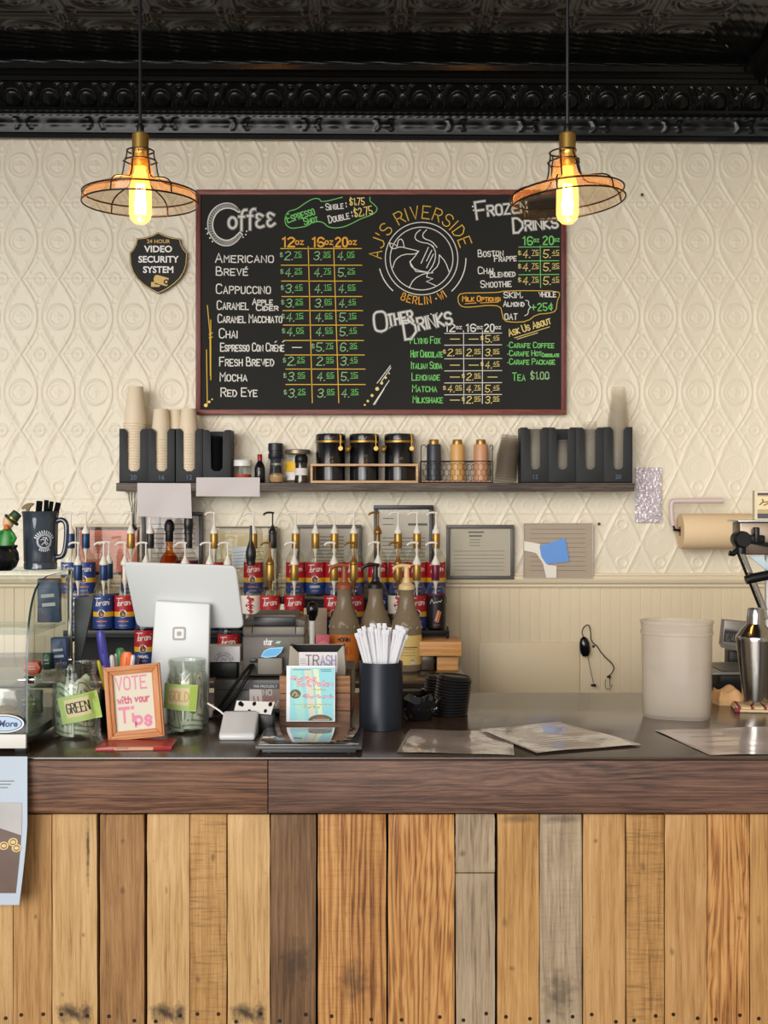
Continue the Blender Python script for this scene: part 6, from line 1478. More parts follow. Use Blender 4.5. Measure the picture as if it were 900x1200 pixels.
# scale
Ds = 2.618; Dsb = 2.835
sc_ = thing('counter_scale', (WX(365, 2.72), 2.72, CT), 'flat dark glass topped scale in front of the blue flyer', 'scale')
wS2 = .226
mb = MB(); mb.box((0, .003, .0065), (wS2-.026, .190, .009), bev=.002); mb.build('base', mat('scale_base', (52, 54, 58), .4), sc_)
mb = MB(); mb.box((0, .002, .0150), (wS2, .214, .008), bev=.002); mb.build('platform_rim', mat('scale_rim', (70, 68, 66), .35), sc_)
mb = MB(); mb.box((0, .004, .0198), (wS2-.012, .200, .0022), bev=.0008); mb.build('glass_platform', mat('scale_glass', (64, 56, 50), .06, spec=.8, coat=1.0), sc_)
for x in (-.085, .085):
    for y in (-.08, .08): MB().lathe([(0, 0), (.008, 0), (.008, .003), (0, .003)], 12).build('foot', M_black, sc_, (x, y, 0))

# ================================================================= STRAWS
Dw = 2.933; rS = .0516; hS_ = .1575; xS = WX(446.5, Dw)
sh = thing('straw_holder', (xS, Dw, CT), 'tall dark navy cylinder holding paper wrapped straws', 'holder')
MB().lathe([(0, 0), (rS-.001, 0), (rS, .001), (rS, hS_), (rS-.002, hS_+.0005), (rS-.003, hS_-.001), (rS-.003, .004), (0, .004)], 56).build('cylinder', mat('navy_black_metal', (34, 39, 48), .36, .3), sh)
M_str = mat('straw_paper', (212, 211, 214), .55); random.seed(21)
fan = [(-.037, -.030, -16), (-.031, -.034, -14), (-.028, -.022, -12), (-.024, -.036, -11), (-.018, -.030, -9), (-.021, -.012, -8), (-.012, -.036, -7), (-.008, -.022, -6), (-.004, -.038, -5), (0.0, -.028, -3), (-.014, .005, -5), (.003, -.038, -2), (.004, -.012, -1), (.008, -.037, 0), (-.002, .018, -3), (.012, -.030, 2), (-.026, .010, -10), (.016, -.020, 3), (.020, -.034, 9), (.022, -.016, 11), (.025, -.030, 12), (.028, -.022, 14), (.031, -.032, 16), (.033, -.012, 17), (.036, -.024, 19), (.026, .008, 13), (.034, .012, 18), (.012, .020, -1)]
for k, (x, y, a) in enumerate(fan):
    L_ = random.uniform(.228, .245); a2 = a*1.05
    o = bpy.data.objects.new('wrapped_straw', None)
    def sm():
        mb = MB(); pts = [(0, 0, 0), (0, 0, L_-.004), (0, 0, L_)]
        mb.add([], [])
        mb.lathe([(0, 0), (.0040, .001), (.0042, L_-.012)], 10, M=Matrix.Diagonal((1, .75, 1, 1))); mb.box((0, 0, L_-.006), (.0098, .0010, .013), bev=.0003)
        return mb
    xb_ = x-math.tan(R(a2))*hS_*.92
    xb_ = max(-.043, min(.043, xb_))
    aa = math.degrees(math.atan2(x-xb_, hS_*.95))
    ob = sm().build('wrapped_straw', M_str, None, (xS+xb_, Dw+y*.6, CT+.0055), (R(random.uniform(-2, 3)), R(aa), R(random.uniform(-25, 25)) if False else 0))
    lab = 'white paper wrapped straw fanning left in the navy cylinder' if a < -6 else ('white paper wrapped straw fanning right in the navy cylinder' if a > 6 else 'white paper wrapped straw standing upright in the navy cylinder')
    tag(ob, lab, 'straw', 'wrapped straws fanning left' if a < -6 else ('wrapped straws fanning right' if a > 6 else 'wrapped straws standing upright'))

# ================================================================= GLASS DISH, LIDS
Dg = 3.05
def wob(r, z, a):
    k = max(0, (z-.02)/.035); return r*(1+.05*k*math.cos(6*a)), z+.006*k*math.cos(6*a+.6)
gd = thing('glass_dish', (WX(490, Dg), Dg, CT), 'black cut glass dish with wavy rim beside the straw cylinder', 'dish')
MB().lathe([(0, .004), (.022, 0), (.030, .002), (.036, .010), (.046, .028), (.053, .046), (.0545, .050), (.051, .049), (.044, .032), (.033, .014), (0, .010)], 60, wob=wob).build('dish', mat('black_glass', (22, 22, 24), .06, spec=.8, coat=.6), gd)
mb = MB()
for k in range(24):
    a = 2*PI*k/24; mb.tube([(.030*math.cos(a), .030*math.sin(a), .004), (.0405*math.cos(a+.13), .0405*math.sin(a+.13), .018), (.0475*math.cos(a), .0475*math.sin(a), .031)], .0013, 5); mb.tube([(.030*math.cos(a), .030*math.sin(a), .004), (.0405*math.cos(a-.13), .0405*math.sin(a-.13), .018), (.0475*math.cos(a), .0475*math.sin(a), .031)], .0013, 5)
mb.build('cut_pattern', mat('black_glass', (22, 22, 24), .06), gd)
Dk = 3.12; random.seed(5)
for k in range(13):
    tl = R(4+.3*k)
    o = cpart('lid_big', 'coffee_cover', lambda: lid_mesh(.0440), M_black, None, (WX(527.5, Dk)+.0009*k, Dk, CT+.0012+k*.0072), (0, 0 if k == 0 else R(.45*k), 0))
    tag(o, 'black cup lid nested in the tall stack beside the glass dish' if k < 12 else 'top black cup lid of the tall stack beside the glass dish', 'cup lid', 'black lids in the tall counter stack')
for k in range(11):
    o = cpart('lid_big', 'coffee_cover', lambda: lid_mesh(.0440), M_black, None, (WX(517, 3.24)+random.uniform(-.001, .001), 3.235, CT+.0012+k*.0072))
    tag(o, 'black cup lid in the stack half hidden behind the tall counter stack' if k < 10 else 'top black lid of the stack hidden behind the tall counter stack', 'cup lid', 'black lids in the hidden counter stack')
for k in range(6):
    o = cpart('lid_big', 'coffee_cover', lambda: lid_mesh(.0440), M_black, None, (WX(479, 3.22), 3.22, CT+.0012+k*.0072))
    tag(o, 'black cup lid in the low stack between straw cylinder and lid tower' if k < 5 else 'top black lid of the low stack behind the glass dish', 'cup lid', 'black lids in the low stack')

# ================================================================= LAMINATED MENUS
M_lam = mat('laminated_sheet', (196, 184, 176), .16, noise=.10, nscale=16, coat=.8, bump=.3)
M_lam3 = mat('laminated_pink', (206, 192, 192), .22, noise=.03, nscale=12, coat=.5)
def cpt(px, py): D = CD(py); return Vector((WX(px, D), D, CT))
def menu(pts, z, label, m, lines=12, wav=.0012):
    P = [cpt(*p) for p in pts]; o = P[3].copy(); o.z = CT+z
    def at(u, v, l=0.0):
        q = (P[0]*(1-u)+P[1]*u)*(1-v)+(P[3]*(1-u)+P[2]*u)*v
        return (q.x-o.x, q.y-o.y, wav*(math.sin(u*11+v*5)+math.sin(v*9-u*4)+2)*.5+.0004+l)
    mb = MB().grid([[at(i/24, j/14) for i in range(25)] for j in range(15)], 0)
    mb.ribbons([[(.02, .03), (.5, .03), (.98, .03)], [(.02, .97), (.5, .97), (.98, .97)], [(.02, .03), (.02, .5), (.02, .97)], [(.98, .03), (.98, .5), (.98, .97)]], .008, lambda u, v: at(u, v, .0004), 1)
    for k in range(lines):
        v = .14+.74*k/max(1, lines-1)
        mb.ribbons([[(.10+.05*(k % 3), v), (.40, v), (.62+.08*((k*7) % 4), v)]], .010, lambda u, v_: at(u, v_, .0005), 2)
    return tag(mb.build('laminated_menu', [m, mat('laminate_edge', (150, 138, 130), .3), mat('faded_print_grey', (168, 152, 146), .5)], None, o), label, 'menu')
menu([(480, 855.5), (600, 858), (602.5, 885.5), (465, 882.5)], .0004, 'laminated menu sheet lying nearest the straw cylinder on the counter', M_lam)
menu([(562, 857.5), (655, 848.5), (752, 875), (629, 885)], .0040, 'laminated menu sheet lying skewed in the middle of the counter', M_lam)
menu([(767, 856.5), (915, 852), (960, 884), (832, 886)], .0004, 'pale laminated sheet lying at the right end of the counter edge', M_lam3, 5)

# ================================================================= TUB, SHAKER, TOWELS
Du = 3.09
tu = thing('plastic_tub', (WX(793, Du), Du, CT), 'tall frosted translucent plastic tub standing on the counter', 'tub')
ang = R(-22)
def ov(a, b, k, n=48):
    P = []
    for i in range(n):
        t_ = 2*PI*i/n; c_, s__ = math.cos(t_), math.sin(t_)
        x = a*abs(c_)**.75*(1 if c_ > 0 else -1)*k; y = b*abs(s__)**.75*(1 if s__ > 0 else -1)*k
        P.append((x*math.cos(ang)-y*math.sin(ang), x*math.sin(ang)+y*math.cos(ang)))
    return P
mb = MB(); hT = .240; A_, B_ = .086, .062
rings = [(.90, .002), (.93, .0), (.965, .006), (.985, .05), (1.0, .205), (1.035, .207), (1.035, .214), (1.01, .216), (1.02, .232), (1.045, .234), (1.045, hT), (1.01, hT), (.985, .216), (.98, .205), (.965, .05), (.93, .008)]
vs = []; fs = []
for k, z in rings: vs += [(x, y, z) for x, y in ov(A_, B_, k)]
n = 48
for r_ in range(len(rings)-1):
    for i in range(n): fs.append((r_*n+i, r_*n+(i+1) % n, (r_+1)*n+(i+1) % n, (r_+1)*n+i))
fs.append(tuple(range(n))[::-1]); fs.append(tuple(range((len(rings)-1)*n, len(rings)*n)))
mb.add(vs, fs); mb.build('body', milky('frosted_plastic', (234, 226, 214), .37, .2), tu)
Dk2 = 3.20
tw = thing('bar_towel', (WX(888, Dk2), Dk2, CT), 'folded striped towel under the cocktail shaker', 'towel', None, (0, 0, R(-9)))
def cloth(w, d, h, seed, m, mb, ox_=0.0, oy_=0.0, z0_=0.0, n=18):
    random.seed(seed); ph = [random.uniform(0, 6) for _ in range(4)]
    f = lambda u, v: (ox_+(u-.5)*w+.004*math.sin(v*5+ph[0]), oy_+(v-.5)*d+.004*math.sin(u*6+ph[1]), z0_+h*(.72+.16*math.sin(u*9+ph[2])+.12*math.sin(v*8+u*3+ph[3]))*(min(1, 6*min(u, 1-u, v, 1-v)+.35)))
    mb.grid([[f(i/n, j/n) for i in range(n+1)] for j in range(n+1)], m)
    mb.grid([[(f(i/n, j/n)[0], f(i/n, j/n)[1], z0_) for i in range(n+1)] for j in (0, n)], m)
    for e in (lambda s: (s, 0), lambda s: (s, 1), lambda s: (0, s), lambda s: (1, s)):
        mb.grid([[(f(*e(i/n))[0], f(*e(i/n))[1], z) for i in range(n+1)] if z is not None else [f(*e(i/n)) for i in range(n+1)] for z in (z0_, None)], m)
    return f
mb = MB(); mb.box((.012, 0, .0035), (.150, .115, .007), bev=.003); mb.box((.012, .002, .0098), (.142, .105, .005), bev=.002); mb.build('fold', mat('towel_cream', (214, 190, 150), .9, noise=.15, nscale=80, bump=.8), tw)
mb = MB()
for x in (-.052, -.02, .012, .044, .076): mb.box((x, -.0003, .0098), (.007, .107, .0056))
mb.box((-.058, -.052, .005), (.014, .014, .010), bev=.002); mb.build('stripe', mat('towel_maroon', (140, 52, 56), .9), tw)
t = thing('crumpled_cloth', (WX(855, 3.28), 3.29, CT), 'crumpled orange and cream cloth behind the shaker towel', 'cloth')
mb = MB(); cloth(.075, .07, .050, 4, 0, mb); mb.build('cloth', mat('orange_cream_cloth', (216, 172, 122), .9, noise=.35, nscale=26, bump=.6), t)
t = thing('cloth_knob', (WX(843, 3.30), 3.31, CT), 'small crumpled grey wad left of the orange cloth', 'wad')
mb = MB(); mb.lathe([(0, 0), (.013, 0), (.016, .006), (.012, .018), (.005, .028), (0, .030)], 14, wob=lambda r, z, a: (r*(1+.2*math.sin(3*a+z*90)), z)); mb.build('wad', mat('grey_wad', (172, 166, 154), .7), t)
sk = thing('cocktail_shaker', (WX(885.5, Dk2), Dk2, CT+.0125), 'polished steel cocktail shaker at the right end of the counter', 'shaker')
MB().lathe([(0, 0), (.0285, 0), (.0305, .002), (.032, .012), (.0495, .166), (.0502, .170), (.0495, .173)], 48).build('cup', M_steel, sk)
MB().lathe([(.0500, .170), (.0505, .175), (.049, .178), (.036, .194), (.0255, .205), (.0225, .210)], 48).build('shoulder', M_steel, sk)
MB().lathe([(.0222, .208), (.0230, .209), (.0225, .226), (.0208, .246), (.019, .249), (0, .250)], 40).build('cap', M_steel, sk)

# ================================================================= ESPRESSO MACHINE (right edge)
De = 3.56
M_inox = mat('satin_inox', (150, 146, 138), .28, .9); M_grey = mat('appliance_grey', (132, 126, 118), .4, .3)
em = thing('espresso_machine', (WX(866, De), De, CT), 'steel espresso machine with black lever group at the right edge', 'espresso machine')
ex = em.location.x
e3 = lambda x, y, D=De: (WX(x, D)-ex, D-De, WZ(y, D)-CT)
x1 = .50
mb = MB(); a = e3(865, 612); b = e3(865, 650); mb.box((x1/2, .03, (a[2]+b[2])/2), (x1, .08, a[2]-b[2]), bev=.004); mb.build('boiler_body', mat('bronze_steel', (120, 106, 92), .3, .8), em)
mb = MB(); mb.box((x1/2, .05, a[2]+.003), (x1+.008, .12, .006), bev=.002); mb.build('cup_tray', M_chrome, em)
for xx in (.10, .46): mb = MB(); mb.box((xx, .05, b[2]/2+.02), (.018, .018, b[2]-.04), bev=.003); mb.build('post', M_white, em)
mb = MB(); c = e3(838, 785); d = e3(838, 806)
mb.box((x1/2-.06, .06, (c[2]+.046)/2), (x1+.07, .24, c[2]-.046), bev=.003); mb.build('drip_tray', M_grey, em)
mb = MB(); mb.box((x1/2-.05, .05, c[2]+.001), (x1+.02, .18, .003)); mb.build('drip_grid', mat('grid_dark', (66, 64, 62), .4, .5), em)
mb = MB(); mb.box((x1/2-.045, .075, .024), (x1+.03, .20, .046), bev=.002); mb.build('base', M_black, em)
mb = MB(); g = e3(868, 632, De-.05)
mb.lathe([(0, -.03), (.020, -.03), (.024, -.022), (.024, .022), (.020, .03), (0, .03)], 24, M=Matrix.Translation(g) @ Matrix.Rotation(PI/2, 4, 'X'))
mb.lathe([(0, -.02), (.014, -.02), (.015, .0), (.012, .03), (0, .03)], 18, M=Matrix.Translation(e3(868, 641, De-.05)))
mb.box(e3(884, 632, De-.04), (.055, .03, .024), bev=.005); mb.box(e3(886, 627, De-.045), (.014, .03, .045), bev=.004); mb.box(e3(892, 637, De-.04), (.06, .02, .012), M=Matrix.Rotation(R(12), 4, 'Y'), bev=.003)
mb.tube([e3(865, 644, De-.05), e3(859, 649, De-.055), e3(854.5, 648, De-.055)], .008, 10); mb.build('lever_group', M_black, em)
mb = MB(); mb.tube([e3(868, 648, De-.05), e3(876, 668, De-.05), e3(895, 716, De-.05)], .0115, 14); mb.tube([e3(894.5, 713, De-.05), e3(898, 726, De-.05)], .0065, 10); mb.build('lever_arm', M_chrome, em)
mb = MB(); mb.tube([e3(874, 680, De-.075), e3(880, 678, De-.075), e3(915, 671, De-.075), e3(960, 668, De-.06)], [.0125, .0140, .0135, .012], 14); mb.build('portafilter_handle', M_black, em)
mb = MB(); mb.lathe([(0, -.016), (.034, -.016), (.036, -.01), (.036, .012), (.030, .016), (0, .016)], 28, M=Matrix.Translation(e3(966, 664, De-.02))); mb.tube([e3(966, 660, De-.02), e3(966, 648, De+.0)], .024, 16); mb.build('group_head', M_chrome, em)
mb = MB(); q = [e3(877, 652, De-.01), e3(893, 652, De-.01), e3(905, 674, De-.01), e3(897, 668, De-.01)]; mb.prism([(p[0], p[2]) for p in q], -.02, -.012); mb.build('splash_panel', mat('ice_blue_panel', (188, 208, 216), .25), em)
# tin box on the machine
t = thing('tea_tin', (WX(884.5, De), De, CT+a[2]+.0065), 'cream picture box standing on top of the espresso machine', 'box')
w5 = .12; h5 = WZ(575, De)-CT-a[2]-.006
mb = MB(); mb.box((w5/2, .012, h5/2), (w5, .024, h5), bev=.002); mb.build('box', mat('cream_box', (214, 200, 170), .5), t)
mb = MB(); at = lambda u, v: (u*w5, -.0008, v*h5)
mb.poly([(.06, .05), (.95, .05), (.95, .92), (.06, .92)], at, 0); mb.poly([(.06, .05), (.95, .05), (.95, .20), (.06, .22)], lambda u, v: (u*w5, -.0012, v*h5), 1); mb.poly([(.06, .36), (.95, .36), (.95, .80), (.06, .80)], lambda u, v: (u*w5, -.0012, v*h5), 2); mb.poly([(.06, .84), (.95, .84), (.95, .92), (.06, .92)], lambda u, v: (u*w5, -.0012, v*h5), 1)
mb.ribbons([[(.12, .52), (.2, .62), (.18, .7)], [(.22, .5), (.34, .58), (.4, .52)], [(.2, .6), (.5, .66)]], .04, lambda u, v: (u*w5, -.0016, v*h5), 3); mb.build('printed_front', [mat('box_tan', (190, 164, 120), .5), mat('box_slate', (72, 78, 84), .5), mat('box_cream', (226, 212, 170), .5), mat('box_brown', (140, 104, 48), .5)], t)
# small grey appliance plate
ga = thing('coffee_grinder', (WX(862, 3.80), 3.80, CT+.002), 'tilted grey appliance head behind the shaker with a dark name plate', 'appliance')
gx_ = ga.location.x; g3 = lambda x, y: (WX(x, 3.80)-gx_, WZ(y, 3.80)-CT-.002)
mb = MB(); mb.prism([g3(848, 726), g3(880, 729), g3(882, 765), g3(845, 756)], -.01, .03, bev=.003); mb.build('head', M_grey, ga)
mb = MB(); mb.prism([g3(848, 738), g3(880, 741), g3(880, 755), g3(846.5, 751)], -.0125, -.0105); mb.build('name_plate', mat('plate_dark', (46, 44, 44), .4), ga)
mb = MB(); p0 = g3(849.5, 749.5); p1 = g3(849.5, 743); mb.ribbons(stext('E.WACK', p0[0], p0[1], p1[1]-p0[1], .056, ang=-4, down=False), .0018, lambda x, z: (x, -.0131, z)); mb.build('name_letters', M_grey, ga)
mb = MB(); q0 = g3(848, 736.5); mb.prism([g3(848, 736), g3(880, 739), g3(880, 740.5), g3(848, 737.5)], -.0135, -.0105); mb.prism([g3(841, 752), g3(882, 762), g3(882, 766), g3(844, 758)], -.016, -.0105); mb.build('trim_bar', M_inox, ga)
mb = MB(); zz = g3(866, 763)[1]; mb.box((.012, .05, zz/2), (.05, .06, zz), bev=.004); mb.build('column', M_black, ga)

# ================================================================= PASTRY CASE (left edge)
xR = -.757; DA, DZ = 2.630, 3.0
pcs = thing('pastry_case', (xR, DA, CT), 'curved glass pastry display case at the left end of the counter', 'display case')
topz = WZ(671, 2.85)-CT; W5 = .62; th5 = .005
side = [(0, .022), (0, .175), (.002, .215), (.010, .262), (.028, .305), (.058, .340), (.100, .360), (.16, topz-.004), (.37, topz), (.37, .022)]
side_s = side[:1]+chaikin(side[1:8], 2)+side[8:]
yz = lambda P, x: [(x, y, z) for y, z in P]
M_edge = mat('glass_edge_green', (38, 58, 50), .15)
for k, xx in enumerate((0.0, -W5)):
    n_ = len(side_s); mb = MB()
    vs = yz(side_s, xx)+yz(side_s, xx-th5); mb.add(vs, [tuple(range(n_)), tuple(range(2*n_-1, n_-1, -1))], 0)
    mb.add(vs, [(i, n_+i, n_+(i+1) % n_, (i+1) % n_) for i in range(n_)], 1)
    mb.build('side_glass', [M_case, M_edge], pcs)
mb = MB(); cur = [side_s[0]]+side_s[1:-2]
mb.grid([[(x, y-.001, z) for y, z in cur] for x in (-W5, -.0055)]); mb.build('curved_front_glass', M_case, pcs)
mb = MB(); mb.box((-W5/2-.003, .265, topz+.003), (W5+.006, .215, .005), bev=.001); mb.build('top_glass', M_case, pcs)
mb = MB(); mb.box((-W5/2-.003, .19, .030), (W5, .365, .018), bev=.002); mb.build('floor_tray', mat('case_floor', (60, 56, 52), .35), pcs)
mb = MB(); mb.box((-W5/2-.004, -.006, .028), (W5+.006, .010, .030), bev=.002); mb.build('front_panel', mat('case_white', (226, 222, 214), .45), pcs)
for x in (-.016, -W5+.016):
    for y in (.012, .35): mb = MB(); mb.box((x, y, .008), (.026, .022, .016), bev=.002); mb.build('foot', M_black, pcs)
for z, y0 in ((.135, .07), (.245, .10)):
    mb = MB(); mb.box((-W5/2-.003, (y0+.345)/2, z), (W5-.012, .345-y0, .005), bev=.001); mb.build('glass_shelf', M_case, pcs)
for x in (-.004, -W5-.001): mb = MB(); mb.box((x, .372, topz/2+.01), (.010, .012, topz-.02), bev=.002); mb.build('rear_post', M_inox, pcs)
mb = MB(); mb.box((-W5/2, .372, .032), (W5, .012, .010)); mb.box((-W5/2, .372, topz-.008), (W5, .012, .010)); mb.build('rear_rail', M_inox, pcs)
for y, z in ((.018, .155), (.335, .158)):
    mb = MB(); M_ = Matrix.Translation((0, y, z)) @ Matrix.Rotation(PI/2, 4, 'Y'); mb.lathe([(0, -.012), (.0075, -.012), (.008, -.006), (.008, .006), (.0075, .010), (0, .010)], 16, M=M_); mb.box((-.010, y-.004, z), (.03, .010, .004), bev=.001); mb.build('glass_clamp', M_chrome, pcs)
rp_ = [(WX(87.5, 3.02), WZ(701, 3.02)), (WX(111, 3.02), WZ(697.5, 3.02)), (WX(108, 3.02), WZ(712, 3.02)), (WX(94, 3.02), WZ(775, 3.02)), (WX(93, 3.02), CT+.03), (WX(87.5, 3.02), CT+.03)]
mb = MB(); mb.prism([(x-xR, z-CT) for x, z in rp_], .385, .398, bev=.002); mb.build('rear_panel', mat('slate_panel', (78, 80, 80), .5), pcs)
# oval sticker
stk = MB(); Dq = DA-.008; sx_, sz_ = WX(4, Dq), WZ(848, Dq); 
stk.dots([(0, 0)], .044, lambda x, z: (x, -.0004, z*.44), 0, 36); stk.dots([(0, 0)], .040, lambda x, z: (x, -.0008, z*.42), 1, 36); stk.dots([(0, 0)], .038, lambda x, z: (x, -.0012, z*.40), 2, 36)
put_text(stk, '& More', .0185, 0, 0, lambda x, z: (x+.001, -.0016, z-.006), 1, weight=.0006, shear=.2)
so = stk.build('oval_sticker', [mat('sticker_rim', (226, 230, 232), .4), mat('sticker_indigo', (44, 58, 112), .4), mat('sticker_ice', (176, 200, 220), .4)], None, (sx_, Dq+.0, sz_))
tag(so, 'oval pale blue sticker reading More on the front of the pastry case', 'sticker')
# goods inside
def inside(px, py, D): return (WX(px, D), D, WZ(py, D))
t = thing('plastic_clamshell', (WX(6, 2.735), 2.745, CT+.041), 'clear plastic box holding a golden loaf inside the pastry case', 'container')
MB().prism([(-.075, 0), (.038, 0), (.046, .05), (.034, .085), (.020, .092), (-.075, .092)], -.055, .055, bev=.006).build('box', glass('clamshell_plastic', (228, 230, 226), .6, .08, .12), t)
lo_ = thing('bread_loaf', (WX(4, 2.735), 2.745, CT+.0475), 'golden bread loaf inside the clear box in the pastry case', 'bread')
mb = MB(); mb.lathe([(0, 0), (.035, .002), (.042, .012), (.036, .027), (.02, .034), (0, .036)], 20, M=Matrix.Diagonal((.85, .8, 1, 1))); mb.build('loaf', mat('golden_crust', (206, 166, 112), .7, noise=.25, nscale=50), lo_)
for px, D, zz, w, h, c, nm, lab in ((45, 2.86, .1385, .034, .030, (226, 84, 46), 'snack_bag', 'small orange snack bag on the lower glass shelf of the case'), (62, 2.93, .1385, .020, .040, (46, 92, 70), 'snack_tube', 'dark green tube on the lower shelf of the pastry case'), (76, 2.95, .1385, .040, .075, (52, 72, 124), 'snack_box', 'blue box at the rear of the lower shelf in the case'), (64, 2.955, .2485, .055, .105, (66, 84, 116), 'snack_packet', 'slate blue packet on the upper shelf of the pastry case'), (41, 2.90, .041, .060, .055, (70, 58, 56), 'snack_carton', 'dark carton on the floor of the pastry case')):
    o = thing(nm, (WX(px, D)-.012, D, CT+zz), lab, 'packet')
    mb = MB(); mb.prism([(-w/2, 0), (w/2, 0), (w*.46, h*.5), (w*.5, h), (-w*.5, h), (-w*.46, h*.5)], -.012, .012, bev=.004); mb.build('packet', mat(nm+'_wrap', c, .3, noise=.2, nscale=40), o)
    mb = MB(); mb.ribbons([[(-w*.25, h*.6), (w*.2, h*.62)], [(-w*.2, h*.4), (w*.25, h*.42)]], h*.08, lambda x, z: (x, -.0135, z)); mb.build('print_band', M_paper, o)
# goods on top: mug with spatulas, pot with figurine
TZ = CT+topz+.0055
Dm = 2.90
mg = thing('beer_mug', (WX(47.5, Dm), Dm, TZ), 'tall dark blue-grey mug with round white logo on the pastry case', 'mug')
M_mug = mat('slate_glaze', (56, 64, 73), .10, spec=.6, coat=.3)
MB().lathe([(0, 0), (.036, 0), (.0385, .002), (.0385, .014), (.037, .017), (.0385, .02), (.0405, .118), (.042, .130), (.0435, .134), (.0425, .1355), (.040, .133), (.0385, .12), (.0365, .02), (0, .012)], 44).build('body', M_mug, mg)
mb = MB(); mb.tube(chaikin([(.038, -.004, .112), (.052, -.006, .117), (.062, -.006, .108), (.063, -.006, .085), (.060, -.006, .050), (.054, -.006, .030), (.038, -.004, .028)], 2), .0062, 10); mb.build('handle', mat('slate_handle', (38, 46, 60), .12, spec=.7, coat=.5), mg)
mb = MB(.003); c3 = (.0195, .066)
def on_mug(x, z): r_ = .0401; a = x/r_; return (r_*math.sin(a)*1.0, -r_*math.cos(a), z)
mb.ribbons([circ(c3[0], c3[1], .0170, 28), circ(c3[0], c3[1], .0145, 28)], .0012, on_mug)
mb.ribbons([[(c3[0]-.008, c3[1]+.003), (c3[0]-.002, c3[1]+.006), (c3[0]+.002, c3[1]), (c3[0]+.009, c3[1]-.006)], [(c3[0]-.006, c3[1]-.008), (c3[0], c3[1]-.002), (c3[0]+.006, c3[1]-.009)], [(c3[0]-.004, c3[1]+.010), (c3[0]+.004, c3[1]+.008), (c3[0]+.002, c3[1]+.002)], [(c3[0]+.004, c3[1]+.010), (c3[0]+.008, c3[1]+.002)]], .0016, on_mug)
for k in range(11):
    a = R(165-150*(k+.5)/11); mb.ribbons([[(c3[0]+math.cos(a)*.0195, c3[1]+math.sin(a)*.0195), (c3[0]+math.cos(a)*.0245, c3[1]+math.sin(a)*.0245)]], .0022, on_mug)
for k in range(6):
    a = R(235+70*(k+.5)/6); mb.ribbons([[(c3[0]+math.cos(a)*.0195, c3[1]+math.sin(a)*.0195), (c3[0]+math.cos(a)*.0235, c3[1]+math.sin(a)*.0235)]], .002, on_mug)
mb.build('round_logo', mat('logo_print', (218, 222, 226), .4), mg)
for k, (pt, pb_, lab) in enumerate((((46.5, 587), (44, 615), 'leftmost and widest'), ((54.5, 586), (53, 616), 'second from left'), ((60.5, 587.5), (57, 616), 'third from left'), ((68.5, 589), (61.5, 617), 'rightmost, leaning'))):
    D = Dm-.008+.006*k
    a = Vector((WX(pb_[0], D), D, WZ(pb_[1], D))); b = Vector((WX(pt[0], D), D, WZ(pt[1], D))); d = (b-a).normalized(); a = b-d*.135
    a.x = max(mg.location.x-.028, min(mg.location.x+.028, a.x)); a.z = max(a.z, TZ+.016); d = b-a
    q = Vector((0, 0, 1)).rotation_difference(d.normalized()).to_euler()
    t = thing('utensil', a, 'black utensil handle standing in the slate mug, '+lab, 'utensil', None, q)
    wd = (.0068, .0050, .0045, .0060)[k]
    mb = MB(); L5 = d.length; mb.box((0, 0, L5*.78), (wd*2, .008, L5*.44), bev=.0015); mb.build('grip', mat('dull_black_grip', (10, 10, 11), .85, spec=.1), t)
    mb = MB(); mb.box((0, 0, L5*.28), (wd*1.2, .005, L5*.56), bev=.001); mb.build('blade', M_blackmat, t)
t = thing('wooden_spoon', (WX(33, Dm), Dm+.008, TZ+.025), 'small brown wooden spoon tip over the left rim of the mug', 'spoon')
mb = MB(); mb.tube([(.012, 0, 0), (-.004, 0, .105)], .003, 8); mb.build('handle', mat('spoon_wood', (120, 96, 56), .6), t)
mb = MB(); mb.prism(chaikin([(-.017, .118), (-.009, .128), (.008, .131), (.012, .127), (.002, .119), (-.002, .107), (-.006, .106), (-.007, .117), (-.016, .115)], 1), -.004, .004); mb.build('bowl', MATS['spoon_wood'], t)
Dp = 2.84
pt_ = thing('cauldron_pot', (WX(-2, Dp), Dp, TZ), 'small black cauldron pot on the pastry case', 'pot')
MB().lathe([(0, 0), (.030, 0), (.040, .008), (.0465, .024), (.045, .040), (.040, .050), (.043, .054), (.043, .058), (.039, .058), (.037, .05), (.04, .03), (0, .02)], 36).build('pot', mat('gloss_pot', (16, 16, 17), .2), pt_)
fg = thing('leprechaun_figurine', (WX(5, Dp), Dp, TZ+.022), 'small figurine in a green coat and hat standing in the black pot', 'figurine', None, (0, R(6), 0))
MB().lathe([(0, 0), (.020, 0), (.021, .02), (.018, .05), (.013, .068), (.008, .076), (0, .077)], 22, M=Matrix.Diagonal((1, .7, 1, 1))).build('coat', mat('kelly_green', (44, 128, 48), .35), fg)
MB().lathe([(0, .074), (.007, .074), (.0115, .082), (.0125, .092), (.010, .102), (0, .106)], 18).build('head', mat('figurine_skin', (216, 172, 132), .5), fg)
mb = MB(); M_ = Matrix.Translation((.006, 0, .094)) @ Matrix.Rotation(R(35), 4, 'Y'); mb.lathe([(0, .0), (.019, .0), (.019, .003), (.0125, .004), (.0115, .022), (0, .023)], 20, M=M_); mb.build('hat', mat('dark_green_felt', (24, 66, 36), .6), fg)
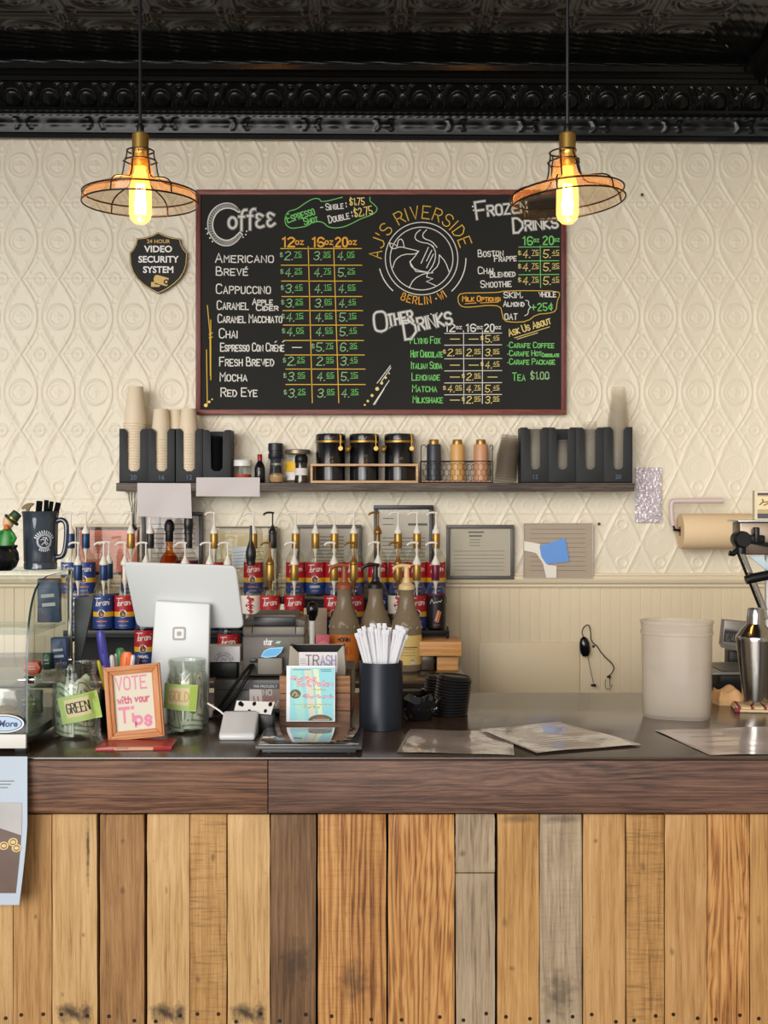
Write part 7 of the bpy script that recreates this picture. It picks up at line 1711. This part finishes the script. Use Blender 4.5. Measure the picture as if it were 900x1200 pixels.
mb = MB(); mb.lathe([(.0126, .005), (.0128, .009)], 20, M=M_); mb.build('hat_band', M_gold, fg)
mb = MB(); mb.tube([(.012, -.006, .066), (.022, -.010, .055), (.018, -.014, .044)], .005, 8); mb.build('arm', MATS['kelly_green'], fg)
mb = MB(); mb.tube([(-.010, -.006, .066), (-.022, -.010, .060), (-.028, -.012, .070)], .005, 8); mb.build('arm', MATS['kelly_green'], fg)
mb = MB(); mb.lathe([(0, -.011), (.006, -.006), (.007, 0), (.004, .004), (0, .005)], 12, M=Matrix.Translation((0, -.010, .080))); mb.build('beard', mat('orange_beard', (206, 112, 48), .7), fg)

# ================================================================= CAMERA AND LIGHT
cam = bpy.data.cameras.new('camera'); co = bpy.data.objects.new('camera', cam); COL.objects.link(co)
co.location = (0, 0, CZ); co.rotation_euler = (PI/2, 0, 0)
cam.sensor_fit = 'VERTICAL'; cam.sensor_height = 36.0; cam.lens = F/1200*36.0; cam.shift_y = -10/1200; cam.clip_start = .05
SC.camera = co
def area(name, loc, rot, sx, sy, e, c):
    l = bpy.data.lights.new(name, 'AREA'); l.shape = 'RECTANGLE'; l.size = sx; l.size_y = sy; l.energy = e; l.color = c
    o = bpy.data.objects.new(name, l); COL.objects.link(o); o.location = loc; o.rotation_euler = rot; return o
# daylight through the shop windows behind the camera
s = bpy.data.lights.new('daylight', 'SUN'); s.energy = 2.3; s.angle = R(42); s.color = (1.0, .975, .94)
so_ = bpy.data.objects.new('daylight', s); COL.objects.link(so_); so_.rotation_euler = (R(90-8), 0, R(-24)); so_.location = (0, -2, 2)
area('shop_window_light', (-.6, -3.2, 2.45), (R(86), 0, R(-4)), 4.6, 1.9, 110, (1.0, .97, .93))
wd = bpy.data.worlds.new('world'); SC.world = wd; wd.use_nodes = True
wd.node_tree.nodes['Background'].inputs[0].default_value = (.95, .97, 1.0, 1); wd.node_tree.nodes['Background'].inputs[1].default_value = .24
SC.view_settings.view_transform = 'Standard'; SC.view_settings.look = 'None'; SC.view_settings.exposure = 0.12; SC.view_settings.gamma = 1.0; SC.view_settings.use_curve_mapping = False
